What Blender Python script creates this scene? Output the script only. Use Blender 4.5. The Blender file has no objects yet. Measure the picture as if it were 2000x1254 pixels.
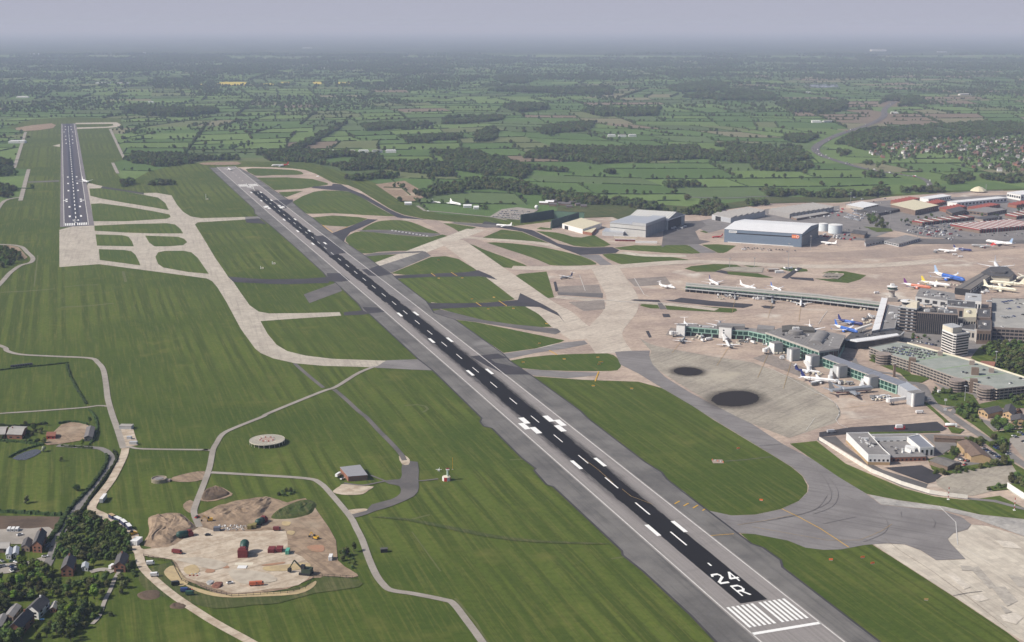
import bpy, bmesh, math, random
import numpy as np
from mathutils import Vector, Matrix
random.seed(7); np.random.seed(7)
S = bpy.context.scene
COL = S.collection
R = math.radians

# ------------------------------------------------------------------ camera, light, exposure
CAM_H = 350.0
PITCH = 12.78
FPX = 2535.0                      # focal length measured in pixels of a 2000 wide frame
cam_d = bpy.data.cameras.new('camera'); cam = bpy.data.objects.new('camera', cam_d); COL.objects.link(cam)
cam_d.sensor_width = 36.0; cam_d.lens = 36.0 * FPX / 2000.0
cam_d.clip_start = 1.0; cam_d.clip_end = 200000.0
cam.location = (0, 0, CAM_H); cam.rotation_euler = (R(90 - PITCH), 0, 0)
S.camera = cam

SUN_EL = 40.0
SUN_FROM = Vector((-0.970, -0.243, 0)).normalized()     # horizontal direction towards the sun
w = bpy.data.worlds.new('World'); S.world = w; w.use_nodes = True
wn = w.node_tree.nodes; wl = w.node_tree.links
bg = wn['Background']; bg.inputs['Strength'].default_value = 0.09
sky = wn.new('ShaderNodeTexSky'); sky.sky_type = 'NISHITA'; sky.sun_disc = False
sky.sun_elevation = R(SUN_EL); sky.sun_rotation = math.atan2(SUN_FROM.x, SUN_FROM.y)
sky.altitude = 300; sky.air_density = 1.0; sky.dust_density = 4.0; sky.ozone_density = 3.0
# hazy May sky: a dull lavender band of haze lies round the whole horizon
geo = wn.new('ShaderNodeTexCoord'); sep = wn.new('ShaderNodeSeparateXYZ')
wl.new(geo.outputs['Generated'], sep.inputs[0])
mr = wn.new('ShaderNodeMapRange'); mr.inputs[1].default_value = 0.03; mr.inputs[2].default_value = 0.30
mr.interpolation_type = 'SMOOTHSTEP'; wl.new(sep.outputs['Z'], mr.inputs[0])
mx = wn.new('ShaderNodeMix'); mx.data_type = 'RGBA'
mx.inputs['A'].default_value = (4.80, 4.95, 6.0, 1)
wl.new(mr.outputs[0], mx.inputs['Factor']); wl.new(sky.outputs[0], mx.inputs['B'])
wl.new(mx.outputs['Result'], bg.inputs['Color'])

sd = bpy.data.lights.new('sun', 'SUN'); sd.energy = 5.0; sd.angle = R(0.53); sd.color = (1.0, 0.945, 0.86)
so = bpy.data.objects.new('sun', sd); COL.objects.link(so)
ld = -(SUN_FROM * math.cos(R(SUN_EL)) + Vector((0, 0, math.sin(R(SUN_EL)))))
so.rotation_euler = ld.to_track_quat('-Z', 'Y').to_euler(); so.location = (-900, 200, 1500)

S.view_settings.view_transform = 'Standard'; S.view_settings.look = 'None'
S.view_settings.exposure = 0.0; S.view_settings.gamma = 1.0; S.view_settings.use_curve_mapping = False
S.render.engine = 'CYCLES'
S.cycles.use_denoising = True
S.cycles.max_bounces = 8; S.cycles.diffuse_bounces = 2; S.cycles.glossy_bounces = 2; S.cycles.transparent_max_bounces = 4
S.cycles.volume_bounces = 4

# ------------------------------------------------------------------ survey: plan position of a point seen on the aerial survey picture
cp, sp = math.cos(R(PITCH)), math.sin(R(PITCH))
def ray(px, py):
    a = (px - 1000.0) / FPX; b = (627.0 - py) / FPX
    return Vector((a, cp + b * sp, -sp + b * cp))
def P(px, py, z=0.0):
    d = ray(px, py); t = (z - CAM_H) / d.z
    return Vector((d.x * t, d.y * t, z))
def top_h(px, pyb, pyt):
    g = P(px, pyb); d = ray(px, pyt); return CAM_H + d.z * g.y / d.y
def PP(pts, z=0.0): return [P(x, y, z) for x, y in pts]
def Z(ox, oy, s, pts): return [(ox + x / s, oy + y / s) for x, y in pts]
def mpp(py): return CAM_H / cp / (py - 52.0)       # metres per survey pixel across, at that row

# ------------------------------------------------------------------ materials
MATS = {}
def node_mat(name):
    m = bpy.data.materials.new(name); m.use_nodes = True
    return m, m.node_tree.nodes, m.node_tree.links, m.node_tree.nodes['Principled BSDF']
def plain(name, col, rough=0.6, metal=0.0, var=0.08, scale=0.25, spec=0.3):
    if name in MATS: return MATS[name]
    m, n, l, b = node_mat(name)
    b.inputs['Roughness'].default_value = rough; b.inputs['Metallic'].default_value = metal
    b.inputs['Specular IOR Level'].default_value = spec
    tc = n.new('ShaderNodeTexCoord'); no = n.new('ShaderNodeTexNoise'); no.inputs['Scale'].default_value = scale
    no.inputs['Detail'].default_value = 4
    l.new(tc.outputs['Object'], no.inputs['Vector'])
    cr = n.new('ShaderNodeValToRGB')
    cr.color_ramp.elements[0].position = .3; cr.color_ramp.elements[1].position = .7
    cr.color_ramp.elements[0].color = tuple(max(0, c * (1 - var)) for c in col) + (1,)
    cr.color_ramp.elements[1].color = tuple(min(1, c * (1 + var)) for c in col) + (1,)
    l.new(no.outputs['Fac'], cr.inputs[0]); l.new(cr.outputs[0], b.inputs['Base Color'])
    MATS[name] = m; return m
def N(n, t, **k):
    x = n.new('ShaderNode' + t)
    for a, v in k.items():
        if a in ('operation', 'data_type', 'blend_type', 'feature', 'distance', 'wave_type', 'bands_direction', 'interpolation_type', 'attribute_name', 'noise_dimensions', 'voronoi_dimensions', 'wave_profile', 'vector_type', 'attribute_type', 'use_clamp'): setattr(x, a, v)
    return x
def mixc(n, l, fac, a, b, mode='MIX'):
    x = n.new('ShaderNodeMix'); x.data_type = 'RGBA'; x.blend_type = mode
    for s, v in (('Factor', fac), ('A', a), ('B', b)):
        if isinstance(v, bpy.types.NodeSocket): l.new(v, x.inputs[s])
        elif s == 'Factor': x.inputs[s].default_value = v
        else: x.inputs[s].default_value = tuple(v) + (1,)
    return x.outputs['Result']
def math_(n, l, op, a, b=None, c=None):
    x = n.new('ShaderNodeMath'); x.operation = op
    for i, v in enumerate((a, b, c)):
        if v is None: continue
        if isinstance(v, bpy.types.NodeSocket): l.new(v, x.inputs[i])
        else: x.inputs[i].default_value = v
    return x.outputs[0]
def noise(n, l, vec, scale, detail=3, rough=.55):
    x = n.new('ShaderNodeTexNoise'); x.inputs['Scale'].default_value = scale; x.inputs['Detail'].default_value = detail
    x.inputs['Roughness'].default_value = rough
    l.new(vec, x.inputs['Vector']); return x.outputs['Fac']
def ramp(n, l, v, a, b):
    x = n.new('ShaderNodeMapRange'); x.inputs[1].default_value = a; x.inputs[2].default_value = b; x.interpolation_type = 'SMOOTHSTEP'
    l.new(v, x.inputs[0]); return x.outputs[0]
def mapping(n, l, rotz=0, scale=(1, 1, 1)):
    g = n.new('ShaderNodeNewGeometry'); m = n.new('ShaderNodeMapping')
    m.inputs['Rotation'].default_value = (0, 0, rotz); l.new(g.outputs['Position'], m.inputs['Vector'])
    if scale == (1, 1, 1): return m.outputs['Vector']
    m2 = n.new('ShaderNodeMapping'); m2.inputs['Scale'].default_value = scale; l.new(m.outputs['Vector'], m2.inputs['Vector']); return m2.outputs['Vector']

RW_AZ = math.atan2(-883, 2600)      # the runways' plan direction: x = sin, y = cos
def ang_to_x(az): return az         # rotating by az about z brings the runway direction onto +y

def grass_mat(name, base, alt, straw, stripe=0.3, width=9.0, rot=None, patch=0.004):
    m, n, l, b = node_mat(name); MATS[name] = m
    rot = RW_AZ if rot is None else rot
    v = mapping(n, l); vr = mapping(n, l, rot)
    s = N(n, 'SeparateXYZ'); l.new(vr, s.inputs[0])
    wob = noise(n, l, v, 0.004, 1); mq = mapping(n, l, rot, (1, .004, 1)); wb2 = noise(n, l, mq, .045, 2)
    xx = math_(n, l, 'MULTIPLY_ADD', wb2, 46.0, math_(n, l, 'MULTIPLY_ADD', wob, 8.0, s.outputs[0]))
    st = math_(n, l, 'SINE', math_(n, l, 'MULTIPLY', xx, math.pi / width))
    st = ramp(n, l, st, -.7, .7)
    amt = math_(n, l, 'MULTIPLY', ramp(n, l, noise(n, l, v, 0.004, 3), .40, .62), stripe)
    big = ramp(n, l, noise(n, l, v, patch, 5, .65), .36, .64)
    c = mixc(n, l, big, base, alt)
    lum = mixc(n, l, st, tuple(x * .72 for x in base), tuple(min(1, x * 1.22) for x in alt))
    c = mixc(n, l, amt, c, lum)
    # fine long mower lines: noise stretched along the runway
    mp = mapping(n, l, rot, (1, .03, 1)); fine = noise(n, l, mp, .42, 3, .7)
    c = mixc(n, l, math_(n, l, 'MULTIPLY', ramp(n, l, fine, .45, .72), .62), c, straw)
    tuft = noise(n, l, v, .22, 4, .75)
    c = mixc(n, l, math_(n, l, 'MULTIPLY', ramp(n, l, tuft, .35, .75), .5), c, tuple(x * .62 for x in base))
    dry = ramp(n, l, noise(n, l, v, .019, 4, .6), .57, .75)
    c = mixc(n, l, math_(n, l, 'MULTIPLY', dry, .5), c, straw)
    l.new(c, b.inputs['Base Color']); b.inputs['Roughness'].default_value = .95; b.inputs['Specular IOR Level'].default_value = .1
    return m
def paving_mat(name, base, dark, slab=None, stain=0.5, scale=.02, streak=None, joint=.35, light=None, rot=None):
    m, n, l, b = node_mat(name); MATS[name] = m
    v = mapping(n, l); c = mixc(n, l, ramp(n, l, noise(n, l, v, scale, 5, .65), .35, .68), base, dark) if stain else None
    if c is None: c = mixc(n, l, 0, base, base)
    if streak is not None:
        mp = mapping(n, l, streak, (1, .035, 1)); k = noise(n, l, mp, .25, 4, .7)
        c = mixc(n, l, math_(n, l, 'MULTIPLY', ramp(n, l, k, .46, .72), .55), c, tuple(x * .62 for x in dark))
    if slab:
        vr = mapping(n, l, RW_AZ if rot is None else rot, (1 / slab, 1 / slab, 1))
        br = n.new('ShaderNodeTexVoronoi'); br.feature = 'F1'; br.distance = 'CHEBYCHEV'; br.inputs['Randomness'].default_value = 0
        l.new(vr, br.inputs['Vector'])
        hs = N(n, 'HueSaturation'); rb = N(n, 'SeparateColor'); l.new(br.outputs['Color'], rb.inputs[0])
        l.new(math_(n, l, 'MULTIPLY_ADD', rb.outputs[0], .2, .9), hs.inputs['Value']); l.new(c, hs.inputs['Color']); c = hs.outputs[0]
        jt = ramp(n, l, br.outputs['Distance'], .46, .498)
        c = mixc(n, l, math_(n, l, 'MULTIPLY', jt, joint), c, tuple(x * .45 for x in dark))
    if light is not None:
        c = mixc(n, l, ramp(n, l, noise(n, l, v, .011, 4, .6), .58, .72), c, light)
    fine = noise(n, l, v, .6, 3, .7)
    hs2 = N(n, 'HueSaturation'); l.new(math_(n, l, 'MULTIPLY_ADD', fine, .3, .85), hs2.inputs['Value']); l.new(c, hs2.inputs['Color'])
    l.new(hs2.outputs[0], b.inputs['Base Color']); b.inputs['Roughness'].default_value = .85; b.inputs['Specular IOR Level'].default_value = .2
    return m

# ------------------------------------------------------------------ mesh helpers
class MB:
    def __init__(s): s.v = []; s.f = []
    def add(s, vs, fs):
        k = len(s.v); s.v += [tuple(v) for v in vs]; s.f += [tuple(i + k for i in f) for f in fs]
    def box(s, c, sz, rz=0, taper=1.0):
        hx, hy, hz = sz[0] / 2, sz[1] / 2, sz[2]; ca, sa = math.cos(rz), math.sin(rz); vs = []
        for z, t in ((0, 1), (hz, taper)):
            for x, y in ((-hx, -hy), (hx, -hy), (hx, hy), (-hx, hy)):
                x *= t; y *= t; vs.append((c[0] + x * ca - y * sa, c[1] + x * sa + y * ca, c[2] + z))
        s.add(vs, [(0, 3, 2, 1), (4, 5, 6, 7), (0, 1, 5, 4), (1, 2, 6, 5), (2, 3, 7, 6), (3, 0, 4, 7)]); return s
    def prism(s, poly, z0, z1, cap=True, bottom=False):
        poly = ccw(poly); k = len(poly)
        s.add([(p[0], p[1], z0) for p in poly] + [(p[0], p[1], z1) for p in poly],
              [(i, (i + 1) % k, (i + 1) % k + k, i + k) for i in range(k)] + ([tuple(range(k, 2 * k))] if cap else []) + ([tuple(range(k - 1, -1, -1))] if bottom else [])); return s
    def flat(s, poly, z):
        poly = ccw(poly); s.add([(p[0], p[1], z) for p in poly], [tuple(range(len(poly)))]); return s
    def lathe(s, c, prof, n=12, cap=True):
        vs = []
        for r, z in prof:
            for i in range(n):
                a = 2 * math.pi * i / n; vs.append((c[0] + r * math.cos(a), c[1] + r * math.sin(a), c[2] + z))
        fs = []
        for j in range(len(prof) - 1):
            for i in range(n):
                i2 = (i + 1) % n; fs.append((j * n + i, j * n + i2, (j + 1) * n + i2, (j + 1) * n + i))
        if cap: fs.append(tuple((len(prof) - 1) * n + i for i in range(n)))
        s.add(vs, fs); return s
    def tube(s, a, b, r0, r1=None, n=6):
        a = Vector(a); b = Vector(b); r1 = r0 if r1 is None else r1; d = (b - a).normalized()
        u = d.orthogonal().normalized(); w_ = d.cross(u); vs = []
        for p, r in ((a, r0), (b, r1)):
            for i in range(n):
                t = 2 * math.pi * i / n; vs.append(p + u * (r * math.cos(t)) + w_ * (r * math.sin(t)))
        s.add(vs, [(i, (i + 1) % n, (i + 1) % n + n, i + n) for i in range(n)] + [tuple(range(n - 1, -1, -1)), tuple(range(n, 2 * n))]); return s
    def mesh(s, name):
        m = bpy.data.meshes.new(name); m.from_pydata(s.v, [], s.f); m.update(); return m
def ccw(poly):
    a = sum(poly[i][0] * poly[(i + 1) % len(poly)][1] - poly[(i + 1) % len(poly)][0] * poly[i][1] for i in range(len(poly)))
    return list(poly) if a > 0 else list(poly)[::-1]
def rect(c, sx, sy, rz):
    ca, sa = math.cos(rz), math.sin(rz)
    return [(c[0] + x * ca - y * sa, c[1] + x * sa + y * ca) for x, y in ((-sx / 2, -sy / 2), (sx / 2, -sy / 2), (sx / 2, sy / 2), (-sx / 2, sy / 2))]
def smooth_poly(pts, k=4, closed=True):
    out = []; n = len(pts)
    for i in range(n if closed else n - 1):
        p = [Vector((*pts[(i + j) % n if closed else min(max(i + j, 0), n - 1)][:2], 0)) for j in (-1, 0, 1, 2)]
        for q in range(k):
            t = q / k
            out.append(.5 * ((2 * p[1]) + (p[2] - p[0]) * t + (2 * p[0] - 5 * p[1] + 4 * p[2] - p[3]) * t * t + (3 * p[1] - p[0] - 3 * p[2] + p[3]) * t ** 3))
    if not closed: out.append(Vector((*pts[-1][:2], 0)))
    return [(v.x, v.y) for v in out]
def strip(pts, wd):
    """a ribbon polygon (list of quads) along a plan polyline"""
    pts = [Vector((p[0], p[1], 0)) for p in pts]; L = []; Rr = []
    for i, p in enumerate(pts):
        d = (pts[min(i + 1, len(pts) - 1)] - pts[max(i - 1, 0)]).normalized(); nn = Vector((-d.y, d.x, 0))
        ww = wd[i] if isinstance(wd, (list, tuple)) else wd
        L.append(p + nn * ww / 2); Rr.append(p - nn * ww / 2)
    return L, Rr
def ribbon(mb, pts, wd, z):
    L, Rr = strip(pts, wd); k = len(L)
    mb.add([(p.x, p.y, z) for p in L] + [(p.x, p.y, z) for p in Rr], [(i, i + k, i + 1 + k, i + 1) for i in range(k - 1)]); return mb
def inside(poly, x, y):
    c = False; n = len(poly); j = n - 1
    for i in range(n):
        xi, yi = poly[i][0], poly[i][1]; xj, yj = poly[j][0], poly[j][1]
        if (yi > y) != (yj > y) and x < (xj - xi) * (y - yi) / (yj - yi) + xi: c = not c
        j = i
    return c

# ------------------------------------------------------------------ scene objects
def props(o, label=None, cat=None, group=None, kind=None):
    if label: o['label'] = label
    if cat: o['category'] = cat
    if group: o['group'] = group
    if kind: o['kind'] = kind
    return o
def thing(name, label, cat, loc=(0, 0, 0), rz=0, group=None):
    o = bpy.data.objects.new(name, None); COL.objects.link(o); o.empty_display_size = 1
    o.location = (loc[0], loc[1], loc[2] if len(loc) > 2 else 0); o.rotation_euler = (0, 0, rz)
    return props(o, label, cat, group)
def part(name, mb, mat, parent=None, smooth=False, world=False, kind=None, label=None):
    """one mesh object; world=True: the mesh is in plan coordinates and is moved into its parent's frame"""
    me = mb if isinstance(mb, bpy.types.Mesh) else mb.mesh(name)
    if mat is not None and len(me.materials) == 0: me.materials.append(mat)
    if smooth: me.polygons.foreach_set('use_smooth', [True] * len(me.polygons))
    o = bpy.data.objects.new(name, me); COL.objects.link(o)
    if parent is not None:
        o.parent = parent
        if world:
            t = Vector((0, 0, 0)); q = parent
            while q is not None: t += Vector(q.location); q = q.parent
            o.location = -t
            # give the part its own origin
            if not isinstance(mb, bpy.types.Mesh) and len(mb.v):
                c = Vector(np.mean(np.array(mb.v), axis=0)); me.transform(Matrix.Translation(-c)); o.location = c - t
    if kind: o['kind'] = kind
    if label: o['label'] = label
    return o
def struct(name, mb, mat, kind='structure', label=None):
    o = part(name, mb, mat); o['kind'] = kind
    if label: o['label'] = label
    return o
def copy_tree(o, parent=None):
    c = o.copy(); COL.objects.link(c)
    if parent is not None: c.parent = parent
    for ch in list(o.children): copy_tree(ch, c)
    return c
# ================================================================== GROUND, PAVING, RUNWAYS
GRASS = grass_mat('airfield_grass', (.054, .084, .013), (.086, .114, .020), (.150, .148, .040), stripe=.6, width=8)
GRASS2 = grass_mat('verge_grass', (.057, .092, .016), (.088, .122, .023), (.155, .15, .045), stripe=.45, width=6)
PADDOCK = grass_mat('paddock_grass', (.038, .072, .010), (.056, .094, .013), (.11, .12, .03), stripe=.1, width=7, patch=.02)
ROUGH = grass_mat('rough_grass', (.052, .075, .022), (.08, .092, .03), (.17, .15, .075), stripe=0, patch=.02)
CONC = paving_mat('pale_concrete', (.54, .49, .41), (.45, .40, .335), slab=24, scale=.03, streak=-R(15), joint=.25)
APRON = paving_mat('apron_concrete', (.47, .375, .30), (.32, .25, .21), slab=15, scale=.012, streak=R(72), joint=.28, light=(.56, .51, .44))
STAND = paving_mat('stand_concrete', (.37, .335, .275), (.27, .24, .20), slab=12, scale=.02, streak=R(40), joint=.2, light=(.40, .36, .29))
ASPH = paving_mat('grey_asphalt', (.225, .212, .207), (.178, .166, .163), slab=None, scale=.03, streak=R(-62))
SHOULDER = paving_mat('shoulder_asphalt', (.178, .170, .160), (.112, .107, .103), slab=None, scale=.02, streak=RW_AZ, light=(.215, .205, .195))
DARK = paving_mat('dark_asphalt', (.060, .055, .060), (.042, .040, .044), slab=None, scale=.03)
OLDASPH = paving_mat('patched_asphalt', (.15, .138, .132), (.10, .094, .092), slab=None, scale=.03)
REDCONC = paving_mat('pink_concrete', (.36, .285, .235), (.29, .235, .20), slab=15, scale=.02)
DIRT = paving_mat('bare_earth', (.33, .245, .17), (.20, .145, .10), slab=None, scale=.12, light=(.40, .33, .245), streak=R(-35))
DIRTD = paving_mat('dark_earth', (.12, .085, .06), (.075, .055, .04), slab=None, scale=.05)
GRAVEL = paving_mat('gravel', (.53, .455, .36), (.36, .285, .21), slab=None, scale=.11, light=(.62, .56, .47), streak=R(50))
TRACK = paving_mat('track', (.33, .30, .265), (.26, .235, .205), slab=None, scale=.05)
LANE = paving_mat('lane_asphalt', (.22, .205, .195), (.165, .155, .15), slab=None, scale=.05)
PAINT = plain('white_paint', (.80, .80, .78), .7, var=.06, scale=.4)
PAINTW = plain('worn_white_paint', (.56, .545, .52), .7, var=.15, scale=.2)
YELLOW = plain('yellow_paint', (.58, .34, .035), .7, var=.15, scale=.4)
TAN = plain('worn_yellow_paint', (.40, .27, .10), .7, var=.2, scale=.2)

def poly(name, pts, z, mat, smooth=0, kind='structure', world=False):
    w_ = [(p[0], p[1]) for p in pts] if world else [(q.x, q.y) for q in PP(pts)]
    if smooth: w_ = smooth_poly(w_, smooth)
    return struct(name, MB().flat(w_, z), mat, kind)

AIRFIELD = [(-260, 700), (-60, 520), (-6, 420), (4, 394), (41, 386), (56, 331), (28, 328), (52, 258), (12, 249), (60, 233), (140, 229), (236, 231), (238, 246), (215, 250),
            (244, 310), (222, 318), (229, 340), (246, 360), (290, 335), (345, 322), (400, 317), (480, 315), (600, 317), (650, 330), (700, 345), (745, 362), (795, 398), (860, 418), (1015, 428),
            (1100, 408), (1240, 400), (1345, 415), (1390, 405), (1500, 390), (1640, 392), (1740, 380), (1860, 372), (2060, 366), (2600, 430), (2600, 1500), (-600, 1500)]
AIRF_W = [(q.x, q.y) for q in PP(AIRFIELD)]
poly('airfield_grass', AIRFIELD, 0, GRASS)

# ---- pale concrete taxiway system beside the second runway
C1 = [(172, 357), (203.5, 364.5), (242, 371), (280.7, 377), (305, 376.6), (335, 381.8), (345.6, 400), (357.9, 414), (372, 422.8), (393, 426.3), (479, 423.9), (479, 428.8), (386, 434.4), (380.7, 438.6),
      (403.5, 475.4), (421, 505), (435, 524.6), (445.6, 541), (456, 551), (470.2, 572), (487.7, 596.5), (505.3, 608.8), (526.3, 612.3), (596.5, 611.6), (663, 609.8), (666.7, 616.5), (561.4, 623.5), (508.8, 627.4),
      (522.8, 652.6), (540.4, 673.7), (561.4, 686), (596.5, 694.7), (649, 701), (755, 704.6), (745, 718), (700, 716.5), (631.6, 714.7), (575.4, 709.5), (533.3, 700), (508.8, 689.5), (498, 680.7), (470, 642), (442, 589.5),
      (424.6, 561.4), (414, 549), (403.5, 543.9), (350.9, 536.8), (277, 527), (193.7, 516), (116, 521.7), (116, 449), (150, 440)]
poly('pale_taxiway', C1, .10, CONC)
for isl in (
    [(174.5, 368.4), (196.5, 367.7), (242, 373.7), (280.7, 380.7), (308.8, 386), (322.8, 396.5), (329.8, 410.5), (298, 405), (245.6, 396.5), (196.5, 387.7), (176.4, 382.5)],
    [(177.7, 398.2), (196.5, 397.2), (245.6, 403.5), (298, 412.3), (331, 419), (333.3, 423.9), (326, 427.4), (245.6, 432.3), (182, 432.3)],
    [(184.2, 441), (245.6, 437.9), (326.3, 436.1), (342.1, 438.6), (352.6, 447.4), (357.9, 456.1), (298.2, 456.1), (245.6, 454.4), (185, 450.9)],
    [(186.7, 457.9), (238.6, 459.6), (250.9, 462.5), (257.9, 471.9), (261.4, 481.4), (189.5, 480)],
    [(283.5, 460.4), (347.4, 462.5), (359.6, 466.7), (365.6, 473), (357.9, 479), (326.3, 481.4), (301.8, 481.4), (291.2, 473.7)],
    [(193, 486.7), (242.1, 488.4), (256.1, 490.5), (264.9, 498.2), (271.9, 512.3), (274.4, 518.6), (194.7, 508)],
    [(303.5, 501.8), (308.8, 493), (322.8, 490.2), (357.9, 489.8), (373.7, 493), (386, 503.5), (398.2, 521), (407.7, 535), (368.4, 531.6), (319.3, 522.8), (308.8, 515.8)]):
    poly('grass_island', isl, .16, GRASS2, 0)
poly('asphalt_taxiway', [(200, 364), (242, 370.6), (281, 376.8), (281, 380.2), (242, 373.9), (196, 368)], .15, DARK)
poly('pale_taxiway', [(147, 240), (215, 239), (228, 239), (236, 243), (232, 248), (215, 249.5), (150, 252), (150, 249), (210, 247.5), (222, 245), (220, 242), (147, 242.5)], .10, CONC)
poly('pale_taxiway', [(102, 285), (117, 281.5), (117, 287)], .10, CONC)
poly('asphalt_taxiway', [(55, 354.5), (116, 352), (116, 355), (55, 357)], .10, OLDASPH)

# ---- right-hand movement area: one great sheet of concrete with grass islands laid in it
PR = [(464, 327), (480, 326), (530, 326.6), (570, 329), (596, 332), (618, 340), (650, 357), (680, 362), (700, 370), (760, 407), (772, 413), (790, 420), (830, 428), (888, 433.6), (930, 436), (970, 437), (1000, 442),
      (1076, 433), (1082, 428), (1195, 424), (1340, 418), (1500, 396), (1640, 396), (1740, 384), (1860, 376), (2050, 370), (2560, 430), (2560, 1450), (1900, 1400), (1717, 1254), (1528, 1108), (1468, 1063), (1380, 996), (1302, 936), (1144, 814), (1039, 735), (995, 705), (888, 624), (766, 536), (676, 495), (620, 450), (560, 400)]
poly('apron', PR, .06, APRON)
def zp(o, pts): return Z(o[0], o[1], o[2], pts)
T1 = (360, 300, 5); T2 = (600, 380, 5); T3 = (960, 380, 5); T4 = (1300, 360, 5); T5 = (1600, 360, 5); T6 = (1250, 560, 5); T7 = (1600, 560, 5); T8 = (1600, 760, 5)
Z5 = (650, 400, 2.85); Z8 = (650, 814, 2.85); Z9 = (1300, 814, 2.85); Z4 = (0, 400, 2.85); Z7 = (0, 814, 2.85); ZA = (0, 790, 5); ZB = (0, 1004, 5); ZC = (240, 950, 5); ZD = (560, 780, 5)
ISL = [
    zp(T1, [(600, 150), (760, 145), (960, 155), (1100, 165), (1165, 195), (1100, 208), (850, 212), (690, 215)]),
    zp(T1, [(710, 235), (1000, 232), (1250, 248), (1400, 290), (1400, 305), (1260, 325), (1150, 345), (880, 358)]),
    zp(T1, [(920, 378), (1160, 365), (1000, 425), (960, 415)]),
    zp(T1, [(1060, 470), (1270, 372), (1450, 362), (1600, 372), (1700, 410), (1850, 500), (2000, 582), (2060, 612), (1880, 606), (1750, 600), (1450, 582), (1200, 588), (1130, 540)]),
    zp(T1, [(1240, 625), (1450, 605), (1700, 620), (1790, 635), (1700, 680), (1590, 715), (1450, 708), (1350, 700), (1290, 660)]),
    zp(T2, [(530, 345), (640, 280), (740, 255), (900, 250), (1020, 270), (1170, 330), (1290, 380), (1050, 365), (850, 348), (600, 345)]),
    zp(T2, [(375, 455), (420, 390), (520, 360), (700, 375), (900, 395), (1200, 415), (1320, 390), (1390, 420), (1350, 450), (1120, 540), (900, 550), (700, 560), (530, 575)]),
    zp(T2, [(555, 598), (800, 588), (980, 585), (850, 630), (690, 688)]),
    zp(T2, [(820, 770), (940, 720), (1210, 610), (1350, 602), (1480, 630), (1660, 740), (1600, 755), (1300, 775), (950, 785)]),
    zp(Z5, [(350, 415), (600, 400), (800, 398), (880, 412), (1020, 480), (1040, 500), (1035, 515), (1000, 530), (860, 545), (700, 548), (530, 540)]),
    zp(Z5, [(600, 580), (760, 572), (1000, 565), (1150, 570), (1260, 620), (1292, 660), (1280, 672), (1150, 682), (1000, 665), (830, 640)]),
    zp(Z5, [(680, 640), (800, 655), (1000, 695), (1290, 755), (1270, 765), (1130, 800), (950, 825)]),
    zp(Z5, [(985, 868), (1200, 838), (1400, 830), (1530, 828), (1580, 850), (1605, 890), (1590, 915), (1550, 925), (1300, 925), (1050, 910)]),
    zp(Z5, [(1110, 955), (1400, 975), (1700, 985), (1830, 1020), (1995, 1115)]) + zp(Z9, [(270, 20), (590, 212), (700, 280), (760, 330), (790, 385), (788, 420), (740, 470), (640, 515), (500, 545), (370, 550), (270, 540), (228, 520), (90, 415)]) + [(1302.6, 936.8), (1292, 922.8), (1260.5, 903.5), (1148, 817.5), (1134, 803.5), (1120, 793)],
    zp(Z9, [(415, 650), (500, 655), (680, 690), (780, 730), (880, 742), (980, 738), (1100, 715), (1150, 712), (1250, 775), (1600, 1000), (1900, 1200), (2160, 1400), (1430, 1400), (1190, 1254), (900, 1040), (650, 840), (640, 800), (540, 730), (480, 705)]),
    zp(Z9, [(690, 150), (840, 135), (1000, 260), (1160, 330), (1330, 400), (1500, 445), (1680, 465), (1860, 440), (2100, 560), (1995, 570), (1750, 545), (1550, 500), (1300, 465), (1120, 430), (960, 335), (820, 240)]),
    zp(Z5, [(700, 230), (760, 215), (830, 245), (1060, 330), (1070, 345), (1000, 353), (880, 335), (740, 270)]),
    zp(Z5, [(840, 212), (1000, 215), (1190, 240), (1380, 285), (1465, 325), (1440, 335), (1300, 340), (1160, 328), (1000, 270)]),
    zp(Z5, [(830, 185), (940, 138), (1050, 150), (1200, 212), (1050, 200)]),
    zp(Z5, [(530, 97), (660, 105), (800, 125), (710, 163), (690, 160)]),
    zp(T3, [(430, 355), (620, 370), (700, 385), (800, 415), (880, 420), (1000, 395), (1100, 450), (1165, 490), (1100, 510), (930, 515), (800, 500), (600, 430)]),
    zp(T3, [(440, 335), (480, 318), (585, 330), (590, 345), (500, 343)]),
    zp(T3, [(1080, 585), (1300, 580), (1550, 595), (1800, 615), (1995, 655), (1960, 670), (1600, 695), (1350, 690), (1230, 670)]),
    [(1200, 484), (1240, 479), (1280, 480), (1330, 478), (1342, 479), (1352, 482), (1369, 494), (1360, 496), (1300, 494), (1260, 491), (1212, 488)],
    zp(T4, [(350, 590), (500, 585), (690, 600), (600, 660), (550, 675), (510, 670)]),
    zp(T4, [(185, 825), (250, 800), (600, 765), (650, 770), (740, 805), (600, 815), (530, 835), (480, 855), (300, 855)]),
    zp(T4, [(690, 768), (900, 770), (1000, 785), (960, 800), (830, 810), (790, 800)]),
    zp(T4, [(600, 850), (900, 870), (1060, 915), (900, 910), (610, 880)]),
    zp(T4, [(1110, 820), (1230, 805), (1380, 830), (1390, 850), (1300, 858), (1200, 850)]),
    zp(T4, [(1520, 870), (1600, 845), (1750, 850), (1960, 890), (1900, 930), (1780, 965), (1600, 950), (1450, 920), (1660, 925), (1740, 885), (1740, 870), (1560, 868)]),
    zp(Z5, [(1010, 400), (1040, 385), (1190, 372), (1205, 420), (1232, 515), (1200, 520), (1130, 490), (1040, 440)]),
    zp(T6, [(0, 185), (20, 165), (80, 158), (165, 160), (190, 215), (100, 212)]),
    zp(T6, [(235, 165), (940, 215), (950, 235), (900, 255), (700, 245), (265, 225)]),
    zp(T4, [(330, 460), (440, 440), (490, 430), (400, 478)]),
]
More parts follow.
